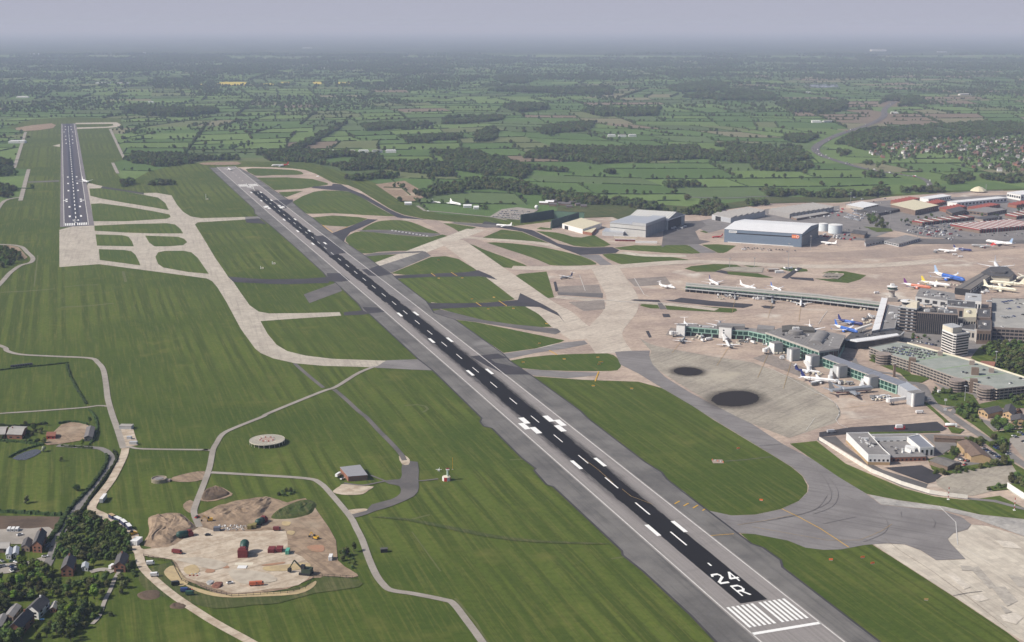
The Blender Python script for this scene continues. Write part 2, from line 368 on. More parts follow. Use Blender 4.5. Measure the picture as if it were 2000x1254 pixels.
for k, isl in enumerate(ISL): poly('grass_island', isl, .12 + .0005 * k, GRASS2 if k not in (13, 14) else GRASS, 2 if k in (0, 3, 5, 6, 9, 10, 12, 16, 17, 22) else 0)
poly('bare_patch', zp(T1, [(1350, 705), (1590, 718), (1450, 768)]), .11, REDCONC)

# ---- asphalt laid over the concrete
z_ = .20
for nm, pts, mt in (
    ('asphalt_taxiway', [(650, 359), (666, 360), (680, 368), (710, 380), (760, 408.5), (772, 414.5), (790, 421.5), (830, 428.8), (836, 429.6), (784, 426.3), (776, 425), (704, 384.5), (680, 374), (636, 370), (608, 367), (612, 364), (648, 363)], DARK),
    ('asphalt_taxiway', zp(T3, [(-70, 262), (60, 282), (200, 312), (400, 348), (560, 428), (650, 480), (800, 510), (930, 518), (1180, 513), (1250, 545), (1210, 573), (1050, 583), (860, 590), (700, 530), (560, 470), (300, 362), (100, 328), (-60, 316), (-100, 300)]), DARK),
    ('asphalt_taxiway', [(888, 434), (930, 436.5), (968, 439), (980, 444), (950, 445), (880, 436)], OLDASPH),
    ('asphalt_taxiway', [(636, 460), (680, 444), (718, 428), (738, 429), (720, 438), (684, 454), (674, 466), (668, 484), (676, 495)], DARK),
    ('asphalt_taxiway', [(720, 527), (738, 519), (764, 536), (748, 540.5), (732, 539)], DARK),
    ('asphalt_taxiway', [(748, 539.5), (840, 535), (910, 532), (934, 528), (958, 538), (972, 547), (940, 540), (840, 541), (774, 544.5), (752, 544)], DARK),
    ('asphalt_taxiway', zp(Z5, [(490, 572), (520, 547), (690, 549), (860, 546), (1030, 530), (1043, 492), (1170, 555), (1250, 600), (1297, 665), (1260, 620), (1150, 570), (1000, 564), (760, 572), (600, 580), (500, 578)]), DARK),
    ('asphalt_taxiway', zp(Z5, [(545, 595), (600, 583), (830, 641), (1000, 666), (1250, 690), (1270, 708), (1240, 722), (1030, 690), (800, 654), (680, 639), (590, 612)]), OLDASPH),
    ('asphalt_taxiway', zp(Z5, [(950, 829), (1130, 803), (1280, 768), (1400, 756), (1420, 776), (1300, 800), (1130, 825), (980, 858)]), ASPH),
    ('asphalt_taxiway', zp(Z5, [(1060, 915), (1300, 930), (1480, 935), (1480, 950), (1300, 966), (1110, 950)]), ASPH),
    ('asphalt_taxiway', zp(Z4, [(1270, 400), (1400, 411), (1500, 415), (1700, 412), (1830, 402), (1830, 436), (1750, 438), (1600, 443), (1500, 441), (1300, 431)]), DARK),
    ('asphalt_taxiway', [(671, 610), (712, 606), (722, 613), (708, 615), (672, 616.5)], DARK),
    ('asphalt_taxiway', [(479, 423.9), (500, 422.8), (540, 420), (545, 425), (479, 428.8)], ASPH),
    ('asphalt_taxiway', [(732, 718.5), (755, 704), (817, 702), (850, 724), (800, 722)], ASPH),
    ('asphalt_taxiway', zp(Z4, [(1690, 500), (1875, 433), (1905, 480), (1722, 548)]), OLDASPH),
    ('asphalt_taxiway', zp(T2, [(700, 700), (1150, 555), (1210, 600), (820, 765)]), SHOULDER),
    ('asphalt_taxiway', zp(Z5, [(170, 280), (240, 268), (500, 258), (520, 265), (330, 275), (190, 288)]), OLDASPH),
    ('asphalt_taxiway', zp(T2, [(490, 352), (600, 347), (850, 349), (1050, 366), (1300, 384), (1300, 392), (1200, 414), (900, 394), (700, 374), (520, 359)]), OLDASPH),
    ('hangar_yard', [(1292, 484), (1296, 450), (1335, 432), (1370, 431), (1380, 440), (1358, 452), (1366, 468), (1388, 472), (1366, 477), (1342, 478.6), (1300, 479)], OLDASPH),
    ('dark_stand', zp(T3, [(1350, 1033), (1400, 1025), (1635, 1030), (1655, 1055), (1400, 1040)]), DARK),
    ('dark_stand', zp(T6, [(230, 130), (330, 130), (400, 108), (700, 140), (1000, 165), (1100, 172), (1100, 185), (1010, 210), (700, 188), (300, 145)]), DARK),
    ('dark_stand', zp(T6, [(1180, 190), (1230, 185), (1320, 195), (1290, 218), (1210, 210)]), DARK),
    ('dark_stand', zp(T6, [(215, 265), (285, 268), (300, 300), (230, 300)]), DARK),
    ('dark_stand', zp(T6, [(55, 435), (85, 432), (115, 495), (88, 500)]), DARK),
    ('dark_stand', zp(T3, [(605, 855), (630, 850), (655, 945), (625, 950)]), DARK),
    ('stained_stand', zp(T3, [(640, 955), (1090, 965), (1085, 1010), (650, 980)]), OLDASPH),
    ('asphalt_taxiway', zp(T3, [(850, 590), (1050, 590), (1110, 640), (1180, 685), (1060, 690), (1010, 650)]), ASPH),
    ('asphalt_taxiway', zp(T4, [(215, 590), (320, 585), (500, 668), (340, 672)]), ASPH),
    ('asphalt_road', zp(T4, [(1130, 915), (1290, 812), (1335, 818), (1190, 925)]), DARK),
    ('asphalt_road', zp(T4, [(480, 855), (540, 838), (600, 850), (610, 880)]), DARK),
    ('asphalt_road', zp(T4, [(1200, 905), (1440, 918), (1450, 945), (1230, 925)]), DARK),
    ('asphalt_road', zp(T6, [(170, 160), (210, 158), (265, 222), (195, 222)]), OLDASPH),
    ('asphalt_taxiway', zp(Z5, [(1570, 820), (1650, 814), (1765, 812), (1760, 840), (1780, 890), (1850, 960), (1995, 1050)]) + zp(Z9, [(395, 0), (480, 40), (650, 152), (820, 240), (960, 335), (1120, 432), (1200, 492), (1400, 512), (1540, 525), (1650, 562), (1700, 600), (1680, 628), (1600, 650), (1570, 682), (1585, 705), (1670, 793), (1505, 800), (1420, 745), (1330, 712), (1230, 706), (1150, 712), (1100, 717), (980, 740), (880, 743), (780, 731), (680, 691), (500, 656), (410, 648), (250, 668), (0, 470), (0, 350), (100, 415), (230, 522), (370, 552), (500, 547), (640, 517), (740, 472), (792, 420), (797, 385), (762, 330), (702, 280), (592, 213), (270, 18)]) + zp(Z5, [(1995, 1117), (1830, 1020), (1700, 940), (1600, 890)]), ASPH),
    ('service_yard', zp(T8, [(0, 425), (300, 375), (900, 340), (1150, 320), (1250, 390), (1200, 412), (480, 420), (0, 470)]), DARK),
    ('car_park_yard', zp(T8, [(640, 770), (1000, 745), (1200, 845), (1130, 905), (1060, 925)]), DARK),
    ('car_park_yard', zp(T8, [(60, 468), (160, 462), (260, 560), (430, 690), (620, 790), (1060, 930), (1030, 1000), (800, 922), (530, 785), (165, 555), (0, 470)]), OLDASPH),
    ('perimeter_road', zp(T8, [(-20, 500), (150, 590), (510, 815), (800, 950), (1080, 1030), (1450, 1080), (1700, 1105), (2040, 1195), (2040, 1172), (1720, 1085), (1450, 1062), (1090, 1008), (820, 925), (525, 790), (160, 560), (-10, 475)]), LANE),
    ('old_court', zp(T8, [(1140, 890), (1400, 800), (1820, 735), (1900, 760), (1990, 860), (1980, 920), (1680, 1000), (1500, 1045), (1280, 1020), (1150, 940)]), STAND),
    ('concrete_strip', zp(Z9, [(1130, 434), (1300, 468), (1550, 502), (1750, 547), (1995, 572), (2100, 640), (1995, 668), (1700, 560), (1545, 523), (1200, 490)]), paving_mat('weathered_concrete', (.42, .40, .37), (.27, .26, .245), slab=10, scale=.05, streak=R(-60))),
    ('near_apron', zp(Z9, [(1160, 712), (1230, 708), (1330, 714), (1420, 747), (1505, 802), (1672, 796), (1587, 705), (1572, 682), (1602, 652), (1682, 630), (1704, 602), (1790, 610), (1995, 670), (2300, 780), (2300, 1500), (2250, 1440), (1995, 1254), (1900, 1198), (1600, 998), (1250, 773)]), CONC),
):
    z_ += .002; poly(nm, pts, z_, mt)

# stands around the terminal: paler oil-stained concrete
poly('stand_apron', zp(T6, [(-10, 500), (100, 560), (200, 590), (700, 680), (1100, 740), (1600, 930), (1850, 1090), (1950, 1190), (1960, 1260)]) + [(1632, 826), (1600, 836), (1541, 856), (1500, 840)] + zp(T6, [(900, 1260), (290, 890), (100, 760), (90, 690), (110, 630)]), .17, STAND)

TAXIC = paving_mat('taxi_concrete', (.52, .46, .385), (.42, .36, .30), slab=15, scale=.02, joint=.22, streak=R(40))
def lane(pts, wd, mat, nm='taxi_lane'):
    global z_
    z_ += .003; mb = MB(); ribbon(mb, smooth_poly([(p.x, p.y) for p in PP(pts)], 4, False), wd, z_ - .11); struct(nm, mb, mat)
lane([(838, 431), (870, 447), (893, 461), (960, 484), (1020, 504), (1058, 520)], 30, REDCONC); lane([(893, 462), (950, 467), (1010, 471), (1060, 476), (1096, 484)], 20, TAXIC); lane([(725, 525), (800, 497), (860, 474), (893, 462), (930, 448)], 36, CONC)
lane([(880, 470), (905, 487), (950, 520), (1000, 556), (1050, 592), (1085, 612), (1110, 635), (1150, 662)], 44, TAXIC); lane([(1000, 523), (1080, 524), (1200, 521), (1330, 512), (1420, 513), (1560, 520), (1700, 519), (1850, 508)], 30, TAXIC); lane([(1180, 520), (1195, 545), (1215, 580), (1210, 610), (1180, 650), (1200, 690)], 42, TAXIC); lane([(1085, 580), (1180, 588), (1300, 594), (1400, 605)], 16, TAXIC)
lane([(1340, 500), (1260, 499), (1215, 493)], 20, CONC); lane([(1640, 500), (1800, 490), (2000, 476)], 70, REDCONC); lane([(1360, 500), (1500, 498), (1640, 498)], 45, REDCONC)
for q in ([(1110, 590), (1180, 586), (1182, 604), (1140, 608)], [(1085, 560), (1170, 556), (1176, 574), (1090, 572)], [(1310, 640), (1400, 655), (1380, 664), (1300, 655)], [(1500, 690), (1590, 726), (1560, 735), (1470, 700)], [(1225, 545), (1300, 540), (1310, 555), (1240, 560)]):
    z_ += .002; poly('stained_stand', q, z_ - .1, paving_mat('oil_stained', (.27, .235, .205), (.21, .18, .16), slab=12, scale=.06))
for q, m_ in (([(1500, 434), (1560, 420), (1650, 414), (1700, 430), (1760, 445), (1690, 470), (1640, 468), (1600, 440)], LANE), ([(1650, 398), (1740, 391), (1850, 386), (2060, 376), (2060, 468), (1900, 470), (1800, 462), (1700, 440)], LANE), ([(1690, 462), (1800, 466), (2060, 470), (2060, 476), (1800, 477), (1690, 478)], OLDASPH), ([(1340, 436), (1400, 425), (1500, 408), (1640, 402), (1640, 416), (1560, 424), (1440, 440), (1385, 455)], LANE), ([(1650, 640), (1750, 648), (1880, 652), (1960, 662), (2060, 668), (2060, 690), (1900, 690), (1800, 672), (1690, 672)], LANE)):
    z_ += .002; poly('service_yard', q, z_ - .1, m_)
# ---- the two dark circular patches on the stands (soft stained edge)
def stained_disc(name, cpx, rx, ry):
    c = P(*cpx); e = P(cpx[0] + rx, cpx[1]); f = P(cpx[0], cpx[1] + ry); rr = (abs(e.x - c.x) + abs(f.y - c.y)) / 2
    m = MATS.get('stain')
    if not m:
        m, n, l, b = node_mat('stain'); MATS['stain'] = m
        tc = N(n, 'TexCoord'); ln = n.new('ShaderNodeVectorMath'); ln.operation = 'LENGTH'
        l.new(tc.outputs['Object'], ln.inputs[0]); no = noise(n, l, tc.outputs['Object'], 3.2, 6, .7)
        d = math_(n, l, 'MULTIPLY_ADD', no, .26, ln.outputs['Value'])
        core = ramp(n, l, d, .87, .78); soft = ramp(n, l, d, 1.22, .72)
        fac = math_(n, l, 'MAXIMUM', core, math_(n, l, 'MULTIPLY', soft, .6))
        tr = n.new('ShaderNodeBsdfTransparent'); ms = n.new('ShaderNodeMixShader')
        l.new(mixc(n, l, core, (.09, .08, .068), (.030, .026, .025)), b.inputs['Base Color']); b.inputs['Roughness'].default_value = .9; b.inputs['Specular IOR Level'].default_value = .04
        l.new(fac, ms.inputs[0]); l.new(tr.outputs[0], ms.inputs[1]); l.new(b.outputs[0], ms.inputs[2])
        l.new(ms.outputs[0], n['Material Output'].inputs['Surface'])
    mb = MB(); mb.flat([(1.25 * math.cos(a * math.pi / 24), 1.25 * math.sin(a * math.pi / 24)) for a in range(48)], 0)
    o = struct(name, mb, m); o.location = (c.x, c.y, .30)
    return o, c, rr
for cpx, rx, ry, rz in (((1343.6, 726), 31, 9, 0), ((1436, 779), 58, 25, 0)):
    o, c, rr = stained_disc('dark_circle', cpx, rx, ry); e = P(cpx[0] + rx, cpx[1]); f = P(cpx[0], cpx[1] + ry)
    o.scale = (abs(e.x - c.x) / .76, abs(f.y - c.y) / .76, 1)
o.rotation_euler = (0, 0, R(-33)); o.scale = (31, 42, 1)

# ------------------------------------------------------------------ runways
UD = Vector((math.sin(RW_AZ), math.cos(RW_AZ), 0)); UN = Vector((UD.y, -UD.x, 0))
def cl(s): return float(np.interp(s, [500, 1200, 1600, 2100, 2500, 3400], [384, 385.5, 384.5, 381, 378.5, 376.5]))
def RW(u, s, z=.45):
    p = UD * s + UN * (cl(s) + u); return Vector((p.x, p.y, z))
def RL(u, s, z=.45):
    p = UD * s + UN * (2.5 + u); return Vector((p.x, p.y, z))
def runway_mat(name, strip_dark, edges, concrete, band, wet):
    """colour follows (across, along) metres stored with the mesh: an inlaid dark strip with tyre-rubber edges"""
    m, n, l, b = node_mat(name); uv = N(n, 'UVMap'); s = N(n, 'SeparateXYZ'); l.new(uv.outputs[0], s.inputs[0])
    u = math_(n, l, 'ABSOLUTE', s.outputs[0]); v = mapping(n, l)
    mp = n.new('ShaderNodeMapping'); mp.inputs['Scale'].default_value = (1, .02, 1); l.new(uv.outputs[0], mp.inputs['Vector'])
    k = noise(n, l, mp.outputs[0], .55, 5, .7)
    base = mixc(n, l, ramp(n, l, k, .35, .7), concrete, tuple(x * .80 for x in concrete))
    mp2 = n.new('ShaderNodeMapping'); mp2.inputs['Scale'].default_value = (.1, .9, 1); l.new(uv.outputs[0], mp2.inputs['Vector'])
    kk = noise(n, l, mp2.outputs[0], .14, 3); base = mixc(n, l, math_(n, l, 'MULTIPLY', ramp(n, l, kk, .5, .75), .3), base, tuple(x * .6 for x in concrete))
    mp3 = n.new('ShaderNodeMapping'); mp3.inputs['Scale'].default_value = (1, .16, 1); l.new(uv.outputs[0], mp3.inputs['Vector']); k3 = noise(n, l, mp3.outputs[0], .28, 4, .7)
    d = math_(n, l, 'MULTIPLY_ADD', math_(n, l, 'SUBTRACT', k, .5), edges, math_(n, l, 'MULTIPLY_ADD', math_(n, l, 'SUBTRACT', k3, .5), edges * .9, u))
    if wet: d = math_(n, l, 'MULTIPLY_ADD', math_(n, l, 'SUBTRACT', d, u), math_(n, l, 'MULTIPLY_ADD', ramp(n, l, s.outputs[1], 730, 900), .9, .1), u)   # crisp where planes have not yet touched down
    inn = ramp(n, l, d, band + .5, band - .3)
    if wet: inn = math_(n, l, 'MULTIPLY', inn, ramp(n, l, s.outputs[1], wet[0], wet[0] + .4)); inn = math_(n, l, 'MULTIPLY', inn, ramp(n, l, s.outputs[1], wet[1], wet[1] - 80))
    rub = math_(n, l, 'MULTIPLY', ramp(n, l, d, band + 7, band - 1), .9)
    if wet: rub = math_(n, l, 'MULTIPLY', rub, math_(n, l, 'MULTIPLY', ramp(n, l, s.outputs[1], 700, 950), ramp(n, l, s.outputs[1], 1750, 1350)))
    c = mixc(n, l, rub, base, tuple(x * 1.5 for x in strip_dark)); c = mixc(n, l, inn, c, strip_dark)
    fine = noise(n, l, v, .5, 3, .7); hs = N(n, 'HueSaturation'); l.new(math_(n, l, 'MULTIPLY_ADD', fine, .24, .88), hs.inputs['Value']); l.new(c, hs.inputs['Color'])
    l.new(hs.outputs[0], b.inputs['Base Color']); b.inputs['Roughness'].default_value = .85; b.inputs['Specular IOR Level'].default_value = .04
    return m
def runway_mesh(name, fn, us, ss, z, mat):
    me = bpy.data.meshes.new(name); vs = []; uvs = []; fs = []
    for s in ss:
        for u in us: vs.append(fn(u, s, z)); uvs.append((u, s))
    k = len(us)
    for i in range(len(ss) - 1):
        for j in range(k - 1): fs.append((i * k + j, i * k + j + 1, (i + 1) * k + j + 1, (i + 1) * k + j))
    me.from_pydata(vs, [], fs); me.update(); lay = me.uv_layers.new(name='UVMap')
    for li in me.loops: lay.data[li.index].uv = uvs[li.vertex_index]
    me.materials.append(mat); o = bpy.data.objects.new(name, me); COL.objects.link(o); o['kind'] = 'structure'
    return o
SHL = [(408.8, 327.5), (449, 365), (496.5, 408.8), (498, 417.5), (526, 438.6), (568, 475), (631.6, 533), (638.6, 542), (655, 552), (700, 594), (708, 607), (722, 614), (815, 700), (817, 702), (844.7, 723.5), (941, 817.5), (937.7, 824.5), (944.7, 833.3), (960.5, 836.8), (1018.4, 894.7), (1046.5, 915.8), (1043, 919.3), (1067.5, 947.4), (1080, 950.8), (1214.9, 1077), (1216, 1085), (1257, 1117.5), (1350, 1203.5), (1398, 1254), (1540, 1400)]
SHR = [(1950, 1420), (1717.5, 1254), (1528, 1108.7), (1524.6, 1094.7), (1489.5, 1070), (1468, 1063), (1440, 1042), (1380.7, 996.5), (1331.6, 959.6), (1302.6, 936.8), (1292, 922.8), (1260.5, 903.5), (1148, 817.5), (1134, 803.5), (1120, 793), (1039.5, 735), (995.6, 705), (981.6, 690.5), (888.6, 624.6), (848, 612), (833, 589), (775, 545), (766, 536), (738, 518), (706, 495), (674, 474), (640, 450), (608, 424), (596, 417), (572, 396), (546, 379), (533, 371), (498, 345), (469, 329)]
poly('runway_shoulder', SHL + SHR, .35, SHOULDER)
RMAT = runway_mat('main_runway_surface', (.0185, .0175, .0185), 10, (.275, .255, .245), 9.4, (662, 2905))
runway_mesh('runway', RW, [-24.5, -16, -8, 0, 8, 16, 24.5], list(np.linspace(470, 3385, 90)), .40, RMAT)
LMAT = runway_mat('second_runway_surface', (.060, .061, .078), 7, (.112, .104, .118), 6.5, None)
runway_mesh('runway', RL, [-21.5, -10, 0, 10, 21.5], list(np.linspace(2445, 5110, 60)), .22, LMAT)
poly('runway_shoulder', [RL(u, s)[:2] for u, s in ((-28, 2440), (30.5, 2440), (27.5, 5112), (-24, 5112))], .18, paving_mat('second_shoulder', (.20, .18, .19), (.165, .15, .155), slab=None, scale=.01), world=True)
# darker asphalt let into the runway sides
for pts in ([(612, 462), (632, 460), (666, 484), (676, 495), (662, 496), (646, 500), (628, 480)],
            [(706, 527), (724, 525), (738, 519), (764, 536), (740, 540), (720, 539)],
            zp(Z5, [(765, 845), (920, 830), (970, 855), (880, 862), (905, 880), (1050, 910), (1100, 947), (960, 947), (860, 900)]),
            [(638, 534), (666, 534), (684, 548), (666, 551), (642, 550)], [(708, 600), (738, 601), (752, 610), (720, 613), (712, 606)],
            zp(T1, [(860, 460), (960, 450), (1060, 450), (1060, 470), (1000, 505), (1000, 535), (960, 540), (930, 500)]),
            zp(Z4, [(1365, 82), (1440, 76), (1485, 108), (1370, 100)])):
    poly('dark_inlay', pts, .43, DARK)
poly('concrete_inlay', zp(T2, [(330, 590), (380, 575), (600, 735), (510, 735)]), .425, ASPH)
poly('concrete_inlay', zp(T2, [(590, 800), (690, 795), (880, 950), (1080, 1095), (1000, 1120), (800, 960)]), .425, ASPH)

# ---- painted markings: every bar is a piece of its own
mk = thing('runway_marking', 'white painted markings on the long near runway with its numbers', 'marking', tuple(RW(0, 700, 0)))
mk2 = thing('runway_marking', 'white painted markings on the far runway at the left', 'marking', tuple(RL(0, 2600, 0)))
def bar(fn, u0, u1, s0, s1, z, root, name, mat=PAINT):
    part(name, MB().add([fn(u0, s0, z), fn(u1, s0, z), fn(u1, s1, z), fn(u0, s1, z)], [(0, 1, 2, 3)]) or None, mat, root)
def bars(fn, items, z, root, name, mat=PAINT):
    for u0, u1, s0, s1 in items:
        mb = MB(); mb.add([fn(u0, s0, z), fn(u1, s0, z), fn(u1, s1, z), fn(u0, s1, z)], [(0, 1, 2, 3)]); part(name, mb, mat, root, world=True)
ZM = .50
for k in range(12):
    u = -20.6 + k * 3.32 + (2.3 if k >= 6 else 0)
    bars(RW, [(u, u + 1.8, 631, 660)], ZM, mk, 'threshold_bar')
bars(RW, [(-23, 23, 621.5, 624.5)], ZM, mk, 'threshold_line')
DASH = [2867, 2810, 2755, 2694, 2635, 2580, 2523, 2465, 2408, 2349, 2292, 2232, 2174, 2119, 2063, 2007, 1951, 1894, 1836, 1780, 1722, 1664, 1607, 1549, 1490, 1433, 1372, 1313, 1253, 1192, 1131, 1069, 1009, 950, 890, 831, 770]
bars(RW, [(-.42, .42, s - 11, s + 11) if s > 900 else (-.6, .6, s - 13, s + 13) for s in DASH], ZM, mk, 'centre_dash')
bars(RW, [(-.6, .6, 720, 725)], ZM, mk, 'centre_dash')
bars(RW, [(-.5, .5, s - 8, s + 8) for s in (3000, 3060, 3120, 3180, 3240)], ZM, mk, 'centre_dash', PAINTW)
for sgn in (-1, 1):   # edge lines
    ss = list(np.linspace(480, 3380, 60)); mb = MB(); k = len(ss)
    mb.add([RW(sgn * 23 - .45, s, ZM) for s in ss] + [RW(sgn * 23 + .45, s, ZM) for s in ss], [(i, i + k, i + 1 + k, i + 1) for i in range(k - 1)]); part('edge_line', mb, PAINTW, mk, world=True)
    ss = list(np.linspace(2450, 5108, 30)); mb = MB(); k = len(ss)
    mb.add([RL(sgn * 21 - .6, s, .3) for s in ss] + [RL(sgn * 21 + .6, s, .3) for s in ss], [(i, i + k, i + 1 + k, i + 1) for i in range(k - 1)]); part('edge_line', mb, PAINTW, mk2, world=True)
def SN(px, py):
    p = P(px, py); s = p.dot(UD); return p.dot(UN) - cl(s), s
td = zp(T1, [(655, 382), (748, 380), (752, 462), (850, 457), (975, 648), (1083, 644), (1107, 760), (1220, 756), (1256, 884), (1375, 878)]) + zp(Z5, [(373, 613), (463, 607), (550, 758), (651, 753), (765, 938), (872, 930)]) + zp(Z8, [(1356, 270), (1488, 255), (1781, 635), (1928, 614)])
for q in td:
    u, s = SN(*q); bars(RW, [(u - 1.6, u + 1.6, s - 11, s + 11)], ZM, mk, 'touchdown_bar')
for q in zp(T1, [(808, 518), (828, 535), (930, 513), (965, 523), (945, 531), (790, 524)]) + zp(Z8, [(1066, 24), (1066, 55), (1130, 78), (1201, 13), (1266, 36), (1266, 67)]):
    u, s = SN(*q); bars(RW, [(u - 2.7, u + 2.7, s - 9.5, s + 9.5)], ZM, mk, 'aiming_block')
# threshold at the far end
for k in range(12):
    u = -20.6 + k * 3.32 + (2.3 if k >= 6 else 0); bars(RW, [(u, u + 1.9, 2950, 2985)], ZM, mk, 'threshold_bar')
bars(RW, [(-22, 22, 2944, 2948)], ZM, mk, 'threshold_line')
GL = {'2': [[(0, .82), (.15, 1), (.85, 1), (1, .84), (1, .62), (0, .14), (0, 0), (1, 0)]], '4': [[(.72, 0), (.72, 1)], [(.72, 1), (0, .32), (1, .32)]], 'R': [[(0, 0), (0, 1), (.8, 1), (1, .84), (1, .62), (.8, .48), (0, .48)], [(.45, .48), (1, 0)]],
      'L': [[(0, 1), (0, 0), (1, 0)]], '0': [[(0, 0), (0, 1), (1, 1), (1, 0), (0, 0)]], '6': [[(1, 1), (0, 1), (0, 0), (1, 0), (1, .5), (0, .5)]]}
def glyph(fn, ch, u0, s0, wu, hs, t, z, root, flip=1):
    mb = MB()
    for line in GL[ch]:
        for (a, b), (c, d) in zip(line[:-1], line[1:]):
            p = Vector((u0 + flip * a * wu, s0 + flip * b * hs)); q = Vector((u0 + flip * c * wu, s0 + flip * d * hs))
            dd = (q - p).normalized(); nn = Vector((-dd.y, dd.x)); tt = t * (1 + 1.2 * abs(dd.x))     # bars across read thicker in perspective
            p2 = p - dd * t * .4; q2 = q + dd * t * .4; z += .002
            mb.add([fn(r_.x, r_.y, z) for r_ in (p2 + nn * tt / 2, p2 - nn * tt / 2, q2 - nn * tt / 2, q2 + nn * tt / 2)], [(0, 1, 2, 3)])
    part('number_' + ch if ch.isdigit() else 'letter_' + ch.lower(), mb, PAINT, root, world=True)
u, s = SN(*zp(Z9, [(318, 922)])[0]); print('2', u, s)
glyph(RW, '2', -7.3, 693, 5.6, 13.6, 1.1, ZM, mk); glyph(RW, '4', 2.2, 693, 5.6, 14, 1.1, ZM, mk); glyph(RW, 'R', -3.0, 672, 5.6, 14.6, 1.1, ZM, mk)
glyph(RW, '0', 6, 2938, 5, 20, 1.3, ZM, mk, -1); glyph(RW, '6', -1.5, 2938, 5, 20, 1.3, ZM, mk, -1); glyph(RW, 'L', 2, 2905, 5, 20, 1.3, ZM, mk, -1)
# second runway
for k in range(12):
    u = -19.3 + k * 3.05 + (2.6 if k >= 6 else 0); bars(RL, [(u, u + 1.9, 2452, 2484)], .3, mk2, 'threshold_bar')
bars(RL, [(-.8, .8, s - 15, s + 15) for s in range(2560, 5000, 60)], .3, mk2, 'centre_dash')
for q in zp((0, 200, 5), [(637, 237), (692, 236), (641, 266), (697, 265), (625, 290), (711, 290), (641, 330), (705, 330), (643, 365), (707, 364), (646, 400), (711, 398), (662, 730), (748, 728), (665, 793), (755, 791), (668, 863), (762, 860), (678, 1022), (781, 1018), (681, 1114), (791, 1110)]):
    p = P(*q); s = p.dot(UD); u = p.dot(UN) - 2.5; bars(RL, [(u - 1.7, u + 1.7, s - 11, s + 11)], .3, mk2, 'touchdown_bar')
for q, e in zip(zp((0, 200, 5), [(655, 958), (795, 956)]), (-1, 1)):
    p = P(*q); s = p.dot(UD); u = p.dot(UN) - 2.5
    bars(RL, [(u + 1 - 4, u + 1, s + 8, s + 26), (u + 1 - 4, u + 1, s - 26, s - 8), (u + e * 4 - 4, u + e * 4 + 2, s - 4, s + 4)], .305, mk2, 'aiming_block')
glyph(RL, '2', -5.5, 2510, 4, 18, 1.2, .31, mk2); glyph(RL, '4', 1.5, 2510, 4, 18, 1.2, .31, mk2); glyph(RL, 'L', -2, 2488, 4, 14, 1.2, .31, mk2)
# yellow and tan lines
def line(name, pts, wd, z, mat, par=None):
    mb = MB(); ribbon(mb, PP(pts), wd, z); return part(name, mb, mat, par, world=par is not None, kind=None if par else 'structure')
ym = thing('taxiway_marking', 'yellow painted lines on the near taxiways', 'marking', tuple(P(1560, 1020)))
line('yellow_line', zp(Z9, [(645, 515), (740, 560), (860, 625), (960, 690), (1020, 730)]), .65, .5, YELLOW, ym)
line('yellow_line', zp(Z9, [(250, 665), (380, 655)]), .6, .52, YELLOW, ym)
line('yellow_line', zp(Z9, [(400, 605), (560, 580), (720, 545)]), .25, .5, TAN, ym)
line('yellow_line', zp(Z9, [(480, 615), (700, 655), (900, 690), (1080, 690), (1200, 640), (1260, 600)]), .25, .5, TAN, ym)
line('yellow_line', zp(Z9, [(1220, 680), (1300, 745), (1480, 860), (1700, 1020), (1900, 1180)]), .3, .5, plain('oil_line', (.16, .13, .11), .8), ym)
for a, b in (((50, 488), (78, 472)), ((100, 500), (128, 484)), ((152, 512), (180, 495)), ((205, 526), (218, 517))):
    line('yellow_bar', zp(Z9, [a, b]), 1.1, .53, YELLOW, ym)
line('yellow_line', zp(T1, [(1350, 702), (1450, 772), (1595, 718)]), 1.6, .5, YELLOW, ym)
line('yellow_line', zp(Z8, [(1395, 235), (1480, 300), (1560, 370)]), .3, .51, TAN, ym)
line('yellow_line', zp(Z8, [(1610, 405), (1660, 445), (1780, 490)]), .3, .51, TAN, ym)
for q in ([(1058, 593), (1076, 598)], [(1150, 598), (1166, 604)]): pass
for pts in (zp(T2, [(1210, 770), (1250, 800)]), zp(T2, [(1405, 762), (1465, 798)]), zp(T2, [(1650, 1058), (1700, 1092)]), zp(T2, [(1870, 1040), (1950, 1092)]), zp(Z5, [(1205, 812), (1250, 838)]), zp(Z5, [(1460, 985), (1480, 930)])):
    line('holding_line', pts, 1.2, .5, YELLOW, ym)
wm = thing('apron_marking', 'thin pale painted lines curving across the aircraft stands', 'marking', tuple(P(1600, 760)))
for pts, wd in ((zp(T6, [(1250, 790), (1450, 890), (1650, 1000), (1830, 1090), (1910, 1150), (1945, 1210), (1945, 1260)]), .5), (zp(T8, [(0, 45), (100, 100), (170, 160), (200, 220), (185, 270), (160, 300), (190, 345), (280, 385)]), .5), (zp(Z9, [(1520, 500), (1615, 590), (1625, 715)]), .55), (zp(Z9, [(1625, 715), (1790, 810)]), .3),
                (zp(T3, [(860, 790), (915, 945)]), .7), (zp(T3, [(1395, 820), (1490, 980), (1540, 1000)]), .9), (zp(T3, [(1300, 900), (1450, 905)]), .6), (zp(T3, [(625, 990), (1000, 1025), (1400, 1060), (1700, 1065)]), 1.3), (zp(T6, [(1740, 370), (1790, 290), (1830, 240)]), .6), (zp(Z9, [(780, 80), (830, 10)]), .3)):
    line('painted_line', pts, wd, .55, PAINTW, wm)
for y0 in (70, 130, 210, 330): pass

